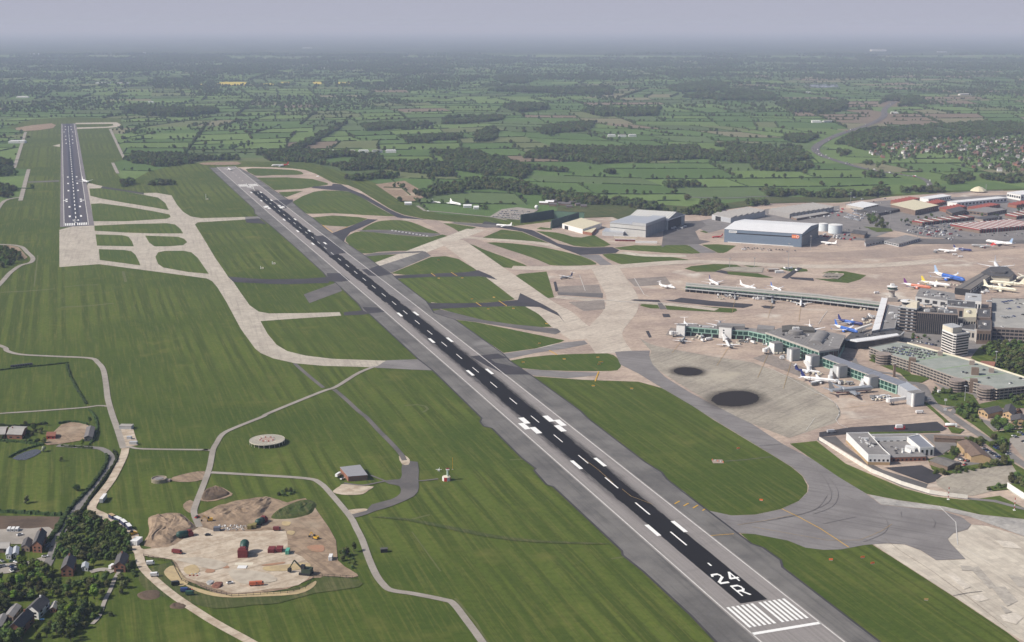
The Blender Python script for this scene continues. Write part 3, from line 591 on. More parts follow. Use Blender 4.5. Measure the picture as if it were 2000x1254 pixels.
# ------------------------------------------------------------------ small roads and the building site
ROADS = (
    ('perimeter_track', zp(Z4, [(-300, 700), (0, 785), (40, 815), (120, 835), (300, 845), (500, 855), (545, 880), (575, 920), (590, 1000), (600, 1080), (625, 1170), (655, 1254)]) + zp(ZA, [(1190, 380), (1205, 430)]), 5.6, TRACK),
    ('perimeter_track', zp(ZA, [(-300, 130), (0, 92), (300, 72), (800, 35), (960, 15), (1060, 22)]), 3.6, TRACK),
    ('perimeter_track', zp(ZA, [(1195, 425), (1270, 418), (1400, 438), (2000, 446)]) + zp(Z7, [(1130, 186), (1185, 190)]), 3.6, TRACK),
    ('perimeter_track', zp(Z4, [(1640, 885), (1720, 955), (1800, 1020)]), 4.2, OLDASPH),
    ('perimeter_track', zp(Z7, [(1110, 615), (1080, 540), (1090, 490), (1125, 400), (1165, 290), (1185, 190), (1205, 150), (1240, 98), (1310, 62), (1465, 0)]) + zp(Z4, [(1500, 1160), (1790, 1042), (1870, 1015), (1995, 938)]) + [(735, 715)], 4.8, TRACK),
    ('perimeter_track', zp(Z7, [(1175, 312), (1400, 325), (1700, 345), (1780, 370), (1850, 440), (1950, 560)]) + zp(Z8, [(130, 620), (165, 690), (200, 790), (240, 880), (280, 935), (325, 968), (450, 988), (620, 1022), (670, 1042), (740, 1130), (830, 1254), (920, 1400)]), 4.8, TRACK),
    ('old_track', zp(Z4, [(1860, 1030), (1920, 1080), (1995, 1150)]) + zp(ZD, [(780, 180), (900, 310), (1000, 410), (1110, 530), (1150, 600)]), 4.5, OLDASPH),
    ('old_track', zp(ZD, [(560, 820), (740, 842), (950, 805), (1100, 790), (1290, 800), (1480, 780)]), 2.2, OLDASPH),
    ('old_track', zp(ZD, [(820, 745), (960, 800)]), 2.0, OLDASPH),
    ('country_lane', zp(ZA, [(560, 405), (900, 425), (1000, 440), (1070, 490), (1085, 560), (1020, 680), (880, 860), (760, 1010), (600, 1250)]) + zp(ZB, [(560, 230), (500, 420), (430, 560)]), 6.0, LANE),
    ('dirt_road', zp(ZA, [(1225, 430), (1210, 500), (1165, 600), (1090, 740), (1000, 860), (920, 960), (900, 1030), (1000, 1080), (1080, 1140)]) + zp(ZB, [(1290, 180), (1310, 300), (1350, 370)]), 6.5, GRAVEL),
    ('haul_road', zp(Z7, [(770, 740), (790, 830), (850, 900), (950, 985), (1050, 1055), (1200, 1150), (1400, 1260), (1550, 1350)]), 6.0, GRAVEL),
    ('farm_drive', zp(ZB, [(1160, 570), (1120, 640), (1080, 740), (1020, 860), (970, 1000), (900, 1080)]), 2.6, TRACK),
    ('farm_drive', zp(ZB, [(880, 570), (1000, 545), (1110, 570)]), 5.5, TRACK),
    ('perimeter_track', [(40, 392), (56, 331)], 9, TRACK), ('perimeter_track', [(28, 328), (50, 258)], 9, TRACK), ('perimeter_track', [(215, 252), (242, 309)], 8, TRACK), ('perimeter_track', [(220, 318), (230, 339)], 8, TRACK), ('perimeter_track', [(-10, 420), (8, 393), (42, 385)], 8, TRACK),
    ('motorway', [(1747, 199), (1728, 213), (1727, 226), (1712, 237), (1690, 246), (1640, 262), (1604, 279), (1592, 291), (1600, 301), (1615, 308), (1660, 322), (1700, 332), (1760, 341), (1796, 347), (1812, 355), (1816, 362)], [25] * 8 + [20] * 3 + [13] * 5, OLDASPH),
    ('access_road', [(1540, 383), (1480, 384), (1420, 387), (1340, 385)], 7, LANE),
    ('access_road', [(1815, 362), (1800, 372), (1850, 378), (1900, 374), (1960, 372)], 8, LANE),
    ('access_road', zp(T8, [(850, -100), (1000, -20), (1040, 60), (1120, 150), (1300, 270), (1440, 370), (1600, 470), (1800, 600), (1950, 710), (2100, 800)]), 8.5, LANE),
    ('access_road', zp(T8, [(1200, 200), (1330, 180), (1300, 240)]), 5, LANE),
    ('access_road', zp(T7, [(330, 700), (370, 760), (560, 830), (740, 860), (860, 940), (1000, 960), (1060, 1040), (1120, 1150)]), 6, LANE),
)
for nm, pts, mt in (
    ('site_earth', zp(Z7, [(1100, 545), (1300, 490), (1480, 445), (1600, 480), (1700, 455), (1790, 560), (1870, 690), (1880, 800), (1960, 860), (1995, 890), (1900, 900), (1740, 900), (1600, 960), (1300, 1000), (1200, 985), (1080, 930), (1000, 890), (960, 800), (820, 780), (850, 720), (930, 700), (1100, 620)]), DIRT),
    ('site_earth', zp(Z7, [(770, 880), (830, 850), (960, 810), (1010, 900), (1200, 990), (1320, 1010), (1700, 940), (1800, 890), (1995, 910), (1995, 950), (1750, 985), (1550, 1040), (1400, 1050), (1200, 1070), (1000, 1020), (860, 990), (790, 940)]), ROUGH),
    ('site_concrete', zp(Z7, [(735, 745), (930, 728), (1010, 690), (1110, 615), (1200, 640), (1400, 640), (1590, 640), (1600, 740), (1680, 780), (1740, 860), (1660, 940), (1500, 960), (1300, 985), (1150, 930), (1040, 900), (1000, 850), (960, 795), (800, 775)]), GRAVEL),
    ('gravel_patch', zp(ZD, [(450, 900), (520, 850), (550, 830), (700, 845), (850, 855), (800, 890), (740, 930), (600, 938), (490, 925)]), GRAVEL),
    ('gravel_patch', zp(ZD, [(600, 1085), (760, 1070), (800, 1090), (720, 1120), (640, 1130)]), GRAVEL),
    ('old_track', zp(ZD, [(1130, 630), (1280, 615), (1285, 800), (1290, 870), (1240, 950), (1040, 1040), (880, 1090), (740, 1140), (640, 1160), (620, 1130), (780, 1090), (830, 1030), (1020, 980), (1110, 920), (1100, 850), (1000, 830), (960, 800), (1090, 790), (1125, 740)]), OLDASPH),
    ('gravel_patch', zp(ZD, [(1095, 560), (1145, 545), (1200, 590), (1190, 640), (1125, 635)]), GRAVEL),
    ('gravel_patch', zp(Z7, [(960, 340), (1050, 315), (1140, 305), (1130, 350), (1050, 365), (960, 360)]), DIRT),
    ('spoil_patch', zp(Z7, [(1020, 490), (1060, 465), (1085, 490), (1070, 540), (1030, 520)]), DIRT),
    ('compound_yard', zp(ZA, [(1160, 245), (1300, 240), (1350, 400), (1250, 415), (1190, 400)]), GRAVEL),
    ('ploughed_field', zp(ZA, [(-100, 1090), (590, 1100), (520, 1250), (-150, 1240)]), DIRTD),
    ('farmyard', zp(ZA, [(460, 350), (600, 200), (760, 180), (900, 230), (860, 330), (700, 370), (460, 400)]), DIRT),
    ('yard', zp(ZA, [(-60, 1225), (300, 1215), (480, 1200), (470, 1260), (-60, 1262)]), TRACK), ('yard', zp(ZB, [(-60, 160), (470, 150), (460, 230), (300, 300), (-60, 270)]), TRACK),
    ('yard', zp(ZB, [(-60, 500), (260, 470), (420, 420), (430, 480), (200, 560), (-60, 590)]), TRACK),
    ('bare_patch', zp(Z7, [(1120, 430), (1200, 385), (1280, 420), (1290, 440), (1200, 470), (1120, 470)]), DIRT),
    ('pond', zp(ZA, [(120, 530), (250, 465), (360, 440), (400, 470), (250, 545)]), plain('pond_water', (.07, .07, .075), .12, var=.1)),
    ('ditch_line', zp(Z8, [(200, 560), (400, 565), (700, 620), (900, 660), (1150, 690), (1500, 705), (1500, 712), (1150, 703), (900, 678), (700, 640), (400, 578)]), ROUGH),
    ('bare_patch', [(395, 318), (462, 316), (465, 322), (398, 322)], DIRT), ('rough_patch', [(30, 250), (100, 241), (104, 250), (50, 256)], DIRT),
    ('old_ring', [(1e9, 0)], None),
):
    if mt is None: continue
    z_ += .004; poly(nm, pts, z_, mt, 2 if 'road' not in nm and nm not in ('compound_yard', 'ploughed_field') else 0)
for nm, pts, wd, mt in ROADS:
    mb = MB(); pw = PP(pts); sm = smooth_poly([(p.x, p.y) for p in pw], 4, False)
    if isinstance(wd, list): wd = list(np.interp(np.linspace(0, 1, len(sm)), np.linspace(0, 1, len(wd)), wd))
    z_ += .004; ribbon(mb, sm, wd, z_); struct(nm, mb, mt)
for pts, wd in ((SHL, 1.7), (SHR, 1.7)): line('shoulder_edge', pts, wd, .38, DARK)
TYRE = plain('tyre_mark', (.165, .152, .15), .85, var=.2)
for pts in ([(900, 330), (960, 420), (930, 500), (820, 545)], [(1000, 440), (1180, 540), (1235, 590), (1215, 650), (1100, 700)], [(620, 570), (800, 530), (920, 460), (880, 340), (760, 230)], [(420, 600), (640, 570), (830, 520), (900, 440)], [(1480, 560), (1500, 590), (1490, 620)], [(1310, 530), (1312, 560)], [(870, 600), (960, 580), (1060, 560)]): line('tyre_mark', smooth_poly(zp(Z9, pts), 4, False), .5, .49, TYRE)
PG = paving_mat('patch_grey', (.41, .375, .325), (.34, .31, .27), slab=10, scale=.08); PL = paving_mat('patch_light', (.58, .53, .46), (.52, .47, .40), slab=10, scale=.08)
for q, m_ in (([(1690, 845), (1740, 835), (1840, 950), (1800, 960)], PG), ([(1860, 1110), (1940, 1090), (1990, 1120), (1950, 1160), (1880, 1140)], PL), ([(1690, 1005), (1760, 990), (1800, 1020), (1740, 1035)], PL), ([(1810, 950), (1890, 950), (1960, 1030), (1900, 1060)], PG), ([(1640, 830), (1700, 835), (1720, 860), (1650, 860)], PG), ([(1900, 880), (1995, 900), (2050, 960), (1960, 950)], PG), ([(1560, 880), (1600, 872), (1700, 950), (1660, 965)], PL), ([(1850, 1040), (1930, 1090), (1890, 1100)], PG), ([(1830, 690), (1930, 700), (1990, 740), (1880, 730)], PL)):
    z_ += .003; poly('repair_patch', zp(Z9, q), z_, m_)
GR2 = paving_mat('grey_gravel', (.46, .41, .335), (.36, .31, .25), slab=None, scale=.15)
OCH = paving_mat('ochre_earth', (.46, .36, .20), (.36, .28, .17), slab=None, scale=.12); RST = paving_mat('rust_earth', (.36, .20, .13), (.30, .19, .12), slab=None, scale=.12)
for q, m_ in (([(600, 800), (700, 770), (750, 830), (680, 870), (610, 850)], OCH), ([(800, 840), (870, 780), (900, 830), (860, 850)], RST), ([(950, 785), (1010, 775), (1040, 800), (980, 805)], RST), ([(1380, 790), (1600, 770), (1800, 750), (1820, 800), (1600, 830), (1400, 830)], OCH), ([(1360, 772), (1560, 745), (1570, 760), (1400, 782)], RST), ([(1560, 350), (1640, 355), (1620, 390), (1560, 385)], OCH), ([(1610, 440), (1680, 445), (1660, 480), (1610, 470)], OCH), ([(1800, 590), (1950, 580), (1960, 640), (1850, 640)], RST), ([(400, 840), (500, 780), (600, 900), (640, 950), (560, 980), (470, 930)], OCH), ([(600, 960), (760, 1010), (980, 1060), (1300, 1050), (1700, 1020), (1880, 930), (1860, 990), (1700, 1060), (1300, 1085), (980, 1090), (740, 1040)], OCH), ([(520, 720), (760, 700), (1020, 760), (900, 820), (700, 770)], GR2), ([(1060, 820), (1400, 850), (1500, 930), (1200, 960), (1060, 900)], GR2), ([(880, 260), (1200, 220), (1340, 210), (1300, 240), (1000, 290)], DIRTD)):
    z_ += .003; poly('earth_patch', zp(ZC, q), z_, m_, 3)
WORN = paving_mat('worn_turf', (.112, .118, .045), (.085, .102, .032), slab=None, scale=.15)
for pts, wd in ((zp(Z5, [(400, 1118), (470, 1112), (515, 1120), (530, 1138), (500, 1155)]), 2.5), (zp(Z4, [(340, 570), (500, 562), (630, 548)]), 5), (zp(Z4, [(350, 458), (450, 447), (550, 445)]), 3.5), (zp(Z4, [(210, 280), (190, 455)]), 2), (zp(Z4, [(-60, 490), (160, 480), (300, 468)]), 5), (zp(Z4, [(685, 370), (700, 430)]), 4), (zp(Z8, [(420, 575), (540, 545)]), 2), (zp(Z8, [(440, 640), (520, 750), (600, 860)]), 1), (zp(Z8, [(985, 240), (1060, 236)]), 2), (zp(Z8, [(1550, 790), (1620, 780)]), 2), (zp(Z8, [(680, 1010), (800, 1150), (860, 1260)]), 1.6), (zp(Z9, [(900, 850), (1300, 830), (1700, 1120)]), .9)): line('worn_turf', pts, wd, .03, WORN)
lane([(-30, 478), (0, 478), (25, 479), (43, 483), (53, 493), (64, 504), (60, 513), (40, 519), (20, 533), (2, 553), (-30, 585)], 7, TRACK, 'perimeter_track'); z_ += .01
poly('bare_bank', [(-20, 480), (20, 480), (36, 483), (54, 503), (48, 507), (33, 490), (15, 485), (-20, 485)], z_, DIRT)
for q, m_ in ((zp(T8, [(1090, 442), (1480, 462), (1480, 545), (1330, 560), (1200, 640), (1130, 620), (1130, 560), (1010, 450)]), LANE), (zp(T8, [(1560, 590), (1900, 660), (1890, 705), (1400, 765), (1430, 700), (1660, 690)]), LANE), (zp(T8, [(1840, 490), (2100, 420), (2100, 800), (1960, 640)]), TRACK), (zp(T7, [(1110, 935), (1260, 985), (1540, 1050), (1540, 1095), (1200, 1000)]), LANE), (zp(T8, [(1560, 290), (1700, 330), (1900, 330), (2100, 300), (2100, 350), (1700, 410)]), LANE)):
    z_ += .003; poly('service_yard', q, z_, m_)
for a, b in (((1313, 690), (1334, 662)), ((1400, 715), (1422, 680)), ((1480, 738), (1500, 692)), ((1530, 760), (1545, 708)), ((1530, 722), (1600, 724)), ((1545, 742), (1632, 744)), ((1590, 772), (1706, 759)), ((1640, 800), (1742, 784)), ((1430, 612), (1436, 583)), ((1500, 622), (1509, 590)), ((1560, 630), (1564, 596))): line('stand_line', [a, b], .35, .57, TAN, wm)
# ================================================================== COUNTRYSIDE: fields, hedges, woods, haze
rng = np.random.RandomState(11); rnd = random.Random(5)
def in_view(x, y, m=250): return y > 560 and abs(x) < y * .405 + m
FIELD_COLS = [(.075, .122, .036), (.064, .108, .030), (.092, .138, .040), (.080, .116, .044), (.066, .094, .034), (.105, .125, .052), (.150, .120, .085), (.15, .145, .085), (.105, .155, .048)]
FIELD_COLS = [tuple(v * 1.14 for v in c) for c in FIELD_COLS]
FMATS = [grass_mat('field_%d' % i, c, tuple(x * 1.16 for x in c), tuple(min(1, x * 1.5) for x in c), stripe=.12, width=14, rot=i * .7, patch=.008) for i, c in enumerate(FIELD_COLS)]
RAPE = plain('rape_flower', (.52, .42, .07), .9, var=.15, scale=.02)
# far plain: everything beyond the individually built fields
def far_plain_mat():
    m, n, l, b = node_mat('far_plain'); v = mapping(n, l)
    mp = n.new('ShaderNodeMapping'); mp.inputs['Scale'].default_value = (1 / 330, 1 / 260, 1); l.new(v, mp.inputs['Vector'])
    vo = n.new('ShaderNodeTexVoronoi'); vo.feature = 'F1'; l.new(mp.outputs[0], vo.inputs['Vector'])
    sc = N(n, 'SeparateColor'); l.new(vo.outputs['Color'], sc.inputs[0])
    cr = n.new('ShaderNodeValToRGB'); cr.color_ramp.interpolation = 'CONSTANT'
    e = cr.color_ramp.elements; e[0].color = (.060, .092, .032, 1); e[1].position = .25; e[1].color = (.075, .108, .036, 1)
    for p_, c_ in ((.45, (.05, .078, .03, 1)), (.65, (.085, .105, .045, 1)), (.86, (.15, .125, .08, 1))):
        q = e.new(p_); q.color = c_
    l.new(sc.outputs[0], cr.inputs[0])
    ve = n.new('ShaderNodeTexVoronoi'); ve.feature = 'DISTANCE_TO_EDGE'; l.new(mp.outputs[0], ve.inputs['Vector'])
    wood = ramp(n, l, noise(n, l, v, .0011, 5, .65), .45, .52)
    c = mixc(n, l, wood, cr.outputs[0], (.030, .042, .020))
    c = mixc(n, l, ramp(n, l, ve.outputs['Distance'], .09, .05), c, (.028, .040, .019))
    town = ramp(n, l, noise(n, l, v, .00042, 4, .7), .61, .66); sp_ = ramp(n, l, noise(n, l, v, .02, 2, .8), .55, .62)
    c = mixc(n, l, math_(n, l, 'MULTIPLY', town, math_(n, l, 'MULTIPLY', sp_, .7)), c, (.30, .26, .23))
    l.new(c, b.inputs['Base Color']); b.inputs['Roughness'].default_value = 1; b.inputs['Specular IOR Level'].default_value = 0
    return m
mb = MB()
xs = [-60000, -44000, -32000, -24000, -18000, -13000, -9000, -6000, -3000, 0, 3000, 6000, 9000, 13000, 18000, 24000, 32000, 44000, 60000]
ys = [-3000, 0, 1500, 3000, 5000, 7500, 10000, 13000, 17000, 22000, 28000, 36000, 46000, 60000, 76000, 94000]
k = len(xs); mb.add([(x, y, -.9) for y in ys for x in xs], [(j * k + i, j * k + i + 1, (j + 1) * k + i + 1, (j + 1) * k + i) for j in range(len(ys) - 1) for i in range(k - 1)])
struct('ground', mb, far_plain_mat())

# woods traced on the survey picture (dark broad-leaved blocks)
WOODS = [
    [(843, 298), (900, 292), (945, 303), (1036, 328), (1092, 334), (1040, 350), (950, 345), (890, 332)],
    [(1018, 309), (1045, 297), (1089, 288), (1200, 291), (1350, 288), (1392, 283), (1560, 288), (1592, 297), (1582, 316), (1480, 318), (1350, 313), (1260, 317), (1159, 321), (1089, 311)],
    [(860, 242), (872, 229), (985, 228), (987, 235), (895, 243)], [(1043, 255), (1106, 242), (1166, 240), (1141, 257), (1071, 266)], [(1141, 220), (1180, 215), (1289, 213), (1282, 225), (1176, 229)],
    [(952, 178), (1000, 172), (1100, 175), (1197, 172), (1197, 186), (1100, 184)], [(973, 150), (1025, 150), (1025, 164), (980, 162)], [(980, 211), (1000, 206), (1065, 206), (1071, 214), (1010, 220)],
    [(800, 384), (860, 366), (920, 354), (966, 352), (1036, 362), (1089, 380), (1211, 392), (1317, 408), (1356, 416), (1345, 424), (1250, 408), (1150, 402), (1089, 398), (1030, 378), (960, 370), (890, 378), (830, 388)],
    [(650, 298), (734, 302), (755, 318), (846, 320), (900, 333), (880, 345), (800, 338), (740, 333), (660, 331), (630, 320)], [(675, 350), (720, 343), (783, 342), (780, 348), (720, 352), (690, 354)],
    [(242, 314), (270, 300), (300, 303), (421, 309), (500, 303), (596, 295), (650, 300), (655, 322), (600, 318), (480, 313), (386, 316), (330, 326), (267, 326)],
    [(232, 214), (270, 209), (330, 214), (421, 214), (425, 222), (330, 231), (260, 224)], [(-20, 318), (10, 316), (35, 330), (30, 344), (-20, 348)], [(-30, 372), (10, 366), (30, 372), (22, 384), (-30, 386)],
    [(1528, 268), (1560, 264), (1602, 268), (1600, 280), (1540, 278)], [(1625, 283), (1650, 256), (1700, 255), (1820, 246), (1900, 242), (2010, 240), (2010, 262), (1900, 268), (1800, 272), (1740, 275), (1690, 290), (1640, 305)],
    [(1745, 199), (1775, 190), (1800, 193), (1800, 202), (1760, 210)], [(1720, 203), (1738, 190), (1760, 188), (1752, 198), (1735, 205), (1722, 214)],
    [(1470, 320), (1580, 322), (1600, 330), (1560, 335), (1470, 332)], [(1520, 205), (1590, 200), (1655, 203), (1650, 216), (1600, 222), (1540, 220)], [(1300, 172), (1380, 160), (1424, 164), (1420, 178), (1320, 180)], [(1330, 190), (1440, 176), (1510, 185), (1515, 196), (1400, 197)],
    [(1815, 355), (1850, 345), (1905, 343), (1900, 352), (1840, 360)], [(1920, 348), (2010, 346), (2010, 356), (1960, 358)], [(1650, 318), (1690, 320), (1730, 330), (1690, 332)], [(1688, 341), (1720, 340), (1730, 349), (1695, 349)], [(1480, 372), (1500, 380), (1600, 388), (1700, 383), (1735, 378), (1735, 371), (1700, 376), (1600, 380), (1560, 378)],
    [(1770, 372), (1830, 366), (1832, 376), (1775, 381)], [(1300, 405), (1340, 390), (1400, 395), (1420, 405), (1400, 420), (1345, 422)], [(1465, 400), (1510, 398), (1510, 406), (1470, 408)],
    [(545, 300), (580, 285), (640, 258), (672, 239), (678, 241), (645, 264), (590, 292)], [(280, 362), (340, 355), (345, 360), (290, 366)], [(240, 358), (262, 355), (264, 364), (245, 366)],
    [(1070, 335), (1110, 332), (1115, 337), (1080, 340)], [(1180, 336), (1200, 333), (1200, 339), (1182, 340)], [(1300, 362), (1370, 358), (1375, 365), (1310, 368)], [(930, 262), (960, 250), (975, 256), (965, 275), (935, 278)],
    [(700, 245), (830, 240), (850, 250), (720, 256)], [(820, 268), (900, 264), (905, 272), (830, 276)], [(780, 268), (840, 270), (850, 282), (800, 280)],
]
WOODS_W = [[(q.x, q.y) for q in PP(w_)] for w_ in WOODS]
YELLOW_F = [[(418, 162), (440, 160), (482, 160.5), (482, 166.5), (440, 167)], [(388, 164), (404, 163.5), (404, 166.5), (390, 167)], [(514, 163), (536, 162.5), (537, 165.5), (516, 166)], [(611, 160), (628, 160), (628, 164.5), (612, 164)], [(660, 160.5), (682, 160.5), (686, 163.5), (660, 163.5)], [(548, 160), (566, 160), (566, 162), (550, 162)]]
VILLAGE = [(1690, 288), (1760, 272), (1840, 268), (1950, 262), (2080, 258), (2080, 345), (1985, 338), (1880, 327), (1870, 305), (1800, 300), (1750, 315), (1700, 303)]
VILL_W = [(q.x, q.y) for q in PP(VILLAGE)]
MWAY = [P(x, y) for x, y in ((1747, 199), (1728, 213), (1727, 226), (1712, 237), (1690, 246), (1640, 262), (1604, 279), (1592, 291), (1600, 301), (1615, 308), (1660, 322), (1700, 332), (1760, 341), (1796, 347), (1812, 355), (1816, 362))]
def near_mway(x, y, d=42):
    for a, b in zip(MWAY[:-1], MWAY[1:]):
        ab = b - a; t = max(0, min(1, ((x - a.x) * ab.x + (y - a.y) * ab.y) / max(1, ab.x ** 2 + ab.y ** 2)))
        if (a.x + ab.x * t - x) ** 2 + (a.y + ab.y * t - y) ** 2 < d * d: return True
    return False
BB = [(min(p[0] for p in w_), max(p[0] for p in w_), min(p[1] for p in w_), max(p[1] for p in w_)) for w_ in WOODS_W]
def in_wood(x, y):
    for bb, w_ in zip(BB, WOODS_W):
        if bb[0] <= x <= bb[1] and bb[2] <= y <= bb[3] and inside(w_, x, y): return True
    return False
YEL_W = [[(q.x, q.y) for q in PP(w_)] for w_ in YELLOW_F]
for f_ in YELLOW_F: poly('yellow_field', f_, .4, RAPE)

# recursive division of the plain into irregular fields
fields = []; hedges = []
def divide(q, depth):
    c = sum(q, Vector((0, 0))) / 4
    if not (c.y < 17500 and abs(c.x) < c.y * .5 + 2500): return
    area = abs((q[2] - q[0]).cross(q[3] - q[1])) / 2
    lim = 46000 + 3.8 * max(0, c.y - 2500) * rnd.uniform(.6, 1.9) + (20000 if rnd.random() < .3 else 0)
    if area < lim or depth > 14: fields.append(q); return
    la = (q[1] - q[0]).length + (q[2] - q[3]).length; lb = (q[2] - q[1]).length + (q[3] - q[0]).length
    t0 = rnd.uniform(.36, .64); t1 = max(.25, min(.75, t0 + rnd.uniform(-.13, .13)))
    if la > lb * rnd.uniform(.7, 1.2):
        a = q[0].lerp(q[1], t0); b = q[3].lerp(q[2], t1); hedges.append((a, b)); divide([q[0], a, b, q[3]], depth + 1); divide([a, q[1], q[2], b], depth + 1)
    else:
        a = q[1].lerp(q[2], t0); b = q[0].lerp(q[3], t1); hedges.append((a, b)); divide([q[0], q[1], a, b], depth + 1); divide([b, a, q[2], q[3]], depth + 1)
for gx in range(-5, 5):
    for gy in range(0, 9):
        x0, y0 = gx * 2200 + 250 * (gy % 2), 600 + gy * 2000; J = lambda i, j: Vector((i * 2200 + 500 * math.sin(i * 3.1 + j * 1.7), 600 + j * 2000 + 450 * math.sin(i * 2.3 + j * 4.1)))
        divide([J(gx, gy), J(gx + 1, gy), J(gx + 1, gy + 1), J(gx, gy + 1)], 0)
bm_v = []; bm_f = []; bm_m = []
for q in fields:
    c = sum(q, Vector((0, 0))) / 4
    if inside(AIRF_W, c.x, c.y) and all(inside(AIRF_W, p.x, p.y) for p in q): continue
    k = len(bm_v); bm_v += [(p.x, p.y, -.5) for p in ([q[0], q[1], q[2], q[3]])]; bm_f.append((k, k + 1, k + 2, k + 3))
    right_tan = c.x > c.y * .22 and 4500 < c.y < 9500
    wts = [5, 5, 4, 3, 3, 2, .5 + (5 if right_tan else 0), .8 + (4 if right_tan else 0), 4]
    bm_m.append(rnd.choices(range(9), wts)[0])
me = bpy.data.meshes.new('fields'); me.from_pydata(bm_v, [], bm_f); me.update()
for m_ in FMATS: me.materials.append(m_)
me.polygons.foreach_set('material_index', bm_m)
fo = bpy.data.objects.new('fields', me); COL.objects.link(fo); fo['kind'] = 'structure'
bpy.context.view_layer.update()
for p_ in me.polygons:
    if p_.normal.z < 0: me.flip_normals(); break
struct('lake', MB().flat([(q.x, q.y) for q in PP([(1568, 168), (1590, 164), (1632, 165), (1640, 169), (1600, 172)])], .2), plain('lake_water', (.20, .22, .26), .2, var=.05))

LEAF = {}
def leaf_mat(name, a, b_, scale=.35):
    m, n, l, b = node_mat(name); oi = N(n, 'ObjectInfo'); g = N(n, 'NewGeometry')
    v = noise(n, l, g.outputs['Position'], scale, 3, .7)
    c = mixc(n, l, ramp(n, l, v, .3, .7), a, b_)
    hs = N(n, 'HueSaturation'); l.new(math_(n, l, 'MULTIPLY_ADD', oi.outputs['Random'], .8, .62), hs.inputs['Value'])
    l.new(math_(n, l, 'MULTIPLY_ADD', oi.outputs['Random'], .05, .475), hs.inputs['Hue']); l.new(c, hs.inputs['Color'])
    l.new(hs.outputs[0], b.inputs['Base Color']); b.inputs['Roughness'].default_value = .9; b.inputs['Specular IOR Level'].default_value = .1
    LEAF[name] = m; return m
leaf_mat('leaf_dark', (.054, .078, .026), (.088, .115, .040)); leaf_mat('leaf_mid', (.056, .088, .020), (.088, .122, .032))
leaf_mat('leaf_bright', (.085, .14, .018), (.13, .18, .03)); leaf_mat('leaf_olive', (.07, .078, .028), (.105, .105, .042)); leaf_mat('leaf_copper', (.045, .022, .018), (.075, .035, .026)); leaf_mat('leaf_blossom', (.26, .29, .19), (.40, .42, .30))
LEAF['leaf_hedge'] = leaf_mat('leaf_hedge', (.030, .048, .015), (.05, .074, .024))
BARK = plain('bark', (.075, .06, .045), .95)
def crown_mesh(name, seed, rx, rz, n, size, lobes=7, low=0.15):
    """leaf-sized clump faces spread through lobed volumes, over a dark irregular core"""
    r = np.random.RandomState(seed); mb = MB(); cs = []
    for i in range(lobes):
        a = r.rand() * 6.283; d = rx * .55 * math.sqrt(r.rand()); z = rz * (low + .25 + .75 * r.rand()); cs.append((d * math.cos(a), d * math.sin(a), z, rx * r.uniform(.38, .62)))
    cs.append((0, 0, rz * .9, rx * .55))
    for x, y, z, rad in cs:   # core lobes
        bm = bmesh.new(); bmesh.ops.create_icosphere(bm, subdivisions=1, radius=1)
        vs = [(x + v.co.x * rad * .86 * r.uniform(.8, 1.15), y + v.co.y * rad * .86 * r.uniform(.8, 1.15), z + v.co.z * rad * .75 * r.uniform(.8, 1.1)) for v in bm.verts]
        mb.add(vs, [tuple(v.index for v in f.verts) for f in bm.faces]); bm.free()
    for i in range(n):
        x, y, z, rad = cs[r.randint(len(cs))]; d = r.normal(size=3); d /= np.linalg.norm(d); k = rad * r.uniform(.82, 1.12)
        c = np.array([x, y, z]) + d * k * np.array([1, 1, .85]); nn = d + r.normal(size=3) * .5; nn /= np.linalg.norm(nn)
        u = np.cross(nn, [0.3, .5, .8]); u /= np.linalg.norm(u); w_ = np.cross(nn, u); s_ = size * r.uniform(.6, 1.3)
        mb.add([c + u * s_, c + w_ * s_ * .8, c - u * s_ * .9, c - w_ * s_ * .7], [(0, 1, 2, 3)])
    return mb
def tree_protos():
    out = []
    for i, (rx, rz, n, size, mt) in enumerate(((5.2, 8, 170, .95, 'leaf_dark'), (5.8, 8.5, 190, 1.0, 'leaf_dark'), (5.0, 9, 170, .95, 'leaf_mid'), (6.0, 7.5, 190, 1.05, 'leaf_olive'), (4.8, 8, 170, .9, 'leaf_dark'))):
        mb = crown_mesh('t', 40 + i, rx, rz, n, size); mb.tube((0, 0, -.5), (0, 0, rz * .6), .5, .3, 5)
        me_ = mb.mesh('wood_tree'); me_.materials.append(LEAF[mt]); out.append(me_)
    return out
PROTO = tree_protos()
pc = bpy.data.collections.new('tree_kinds')
for me_ in PROTO: pc.objects.link(bpy.data.objects.new('wood_tree_kind', me_))
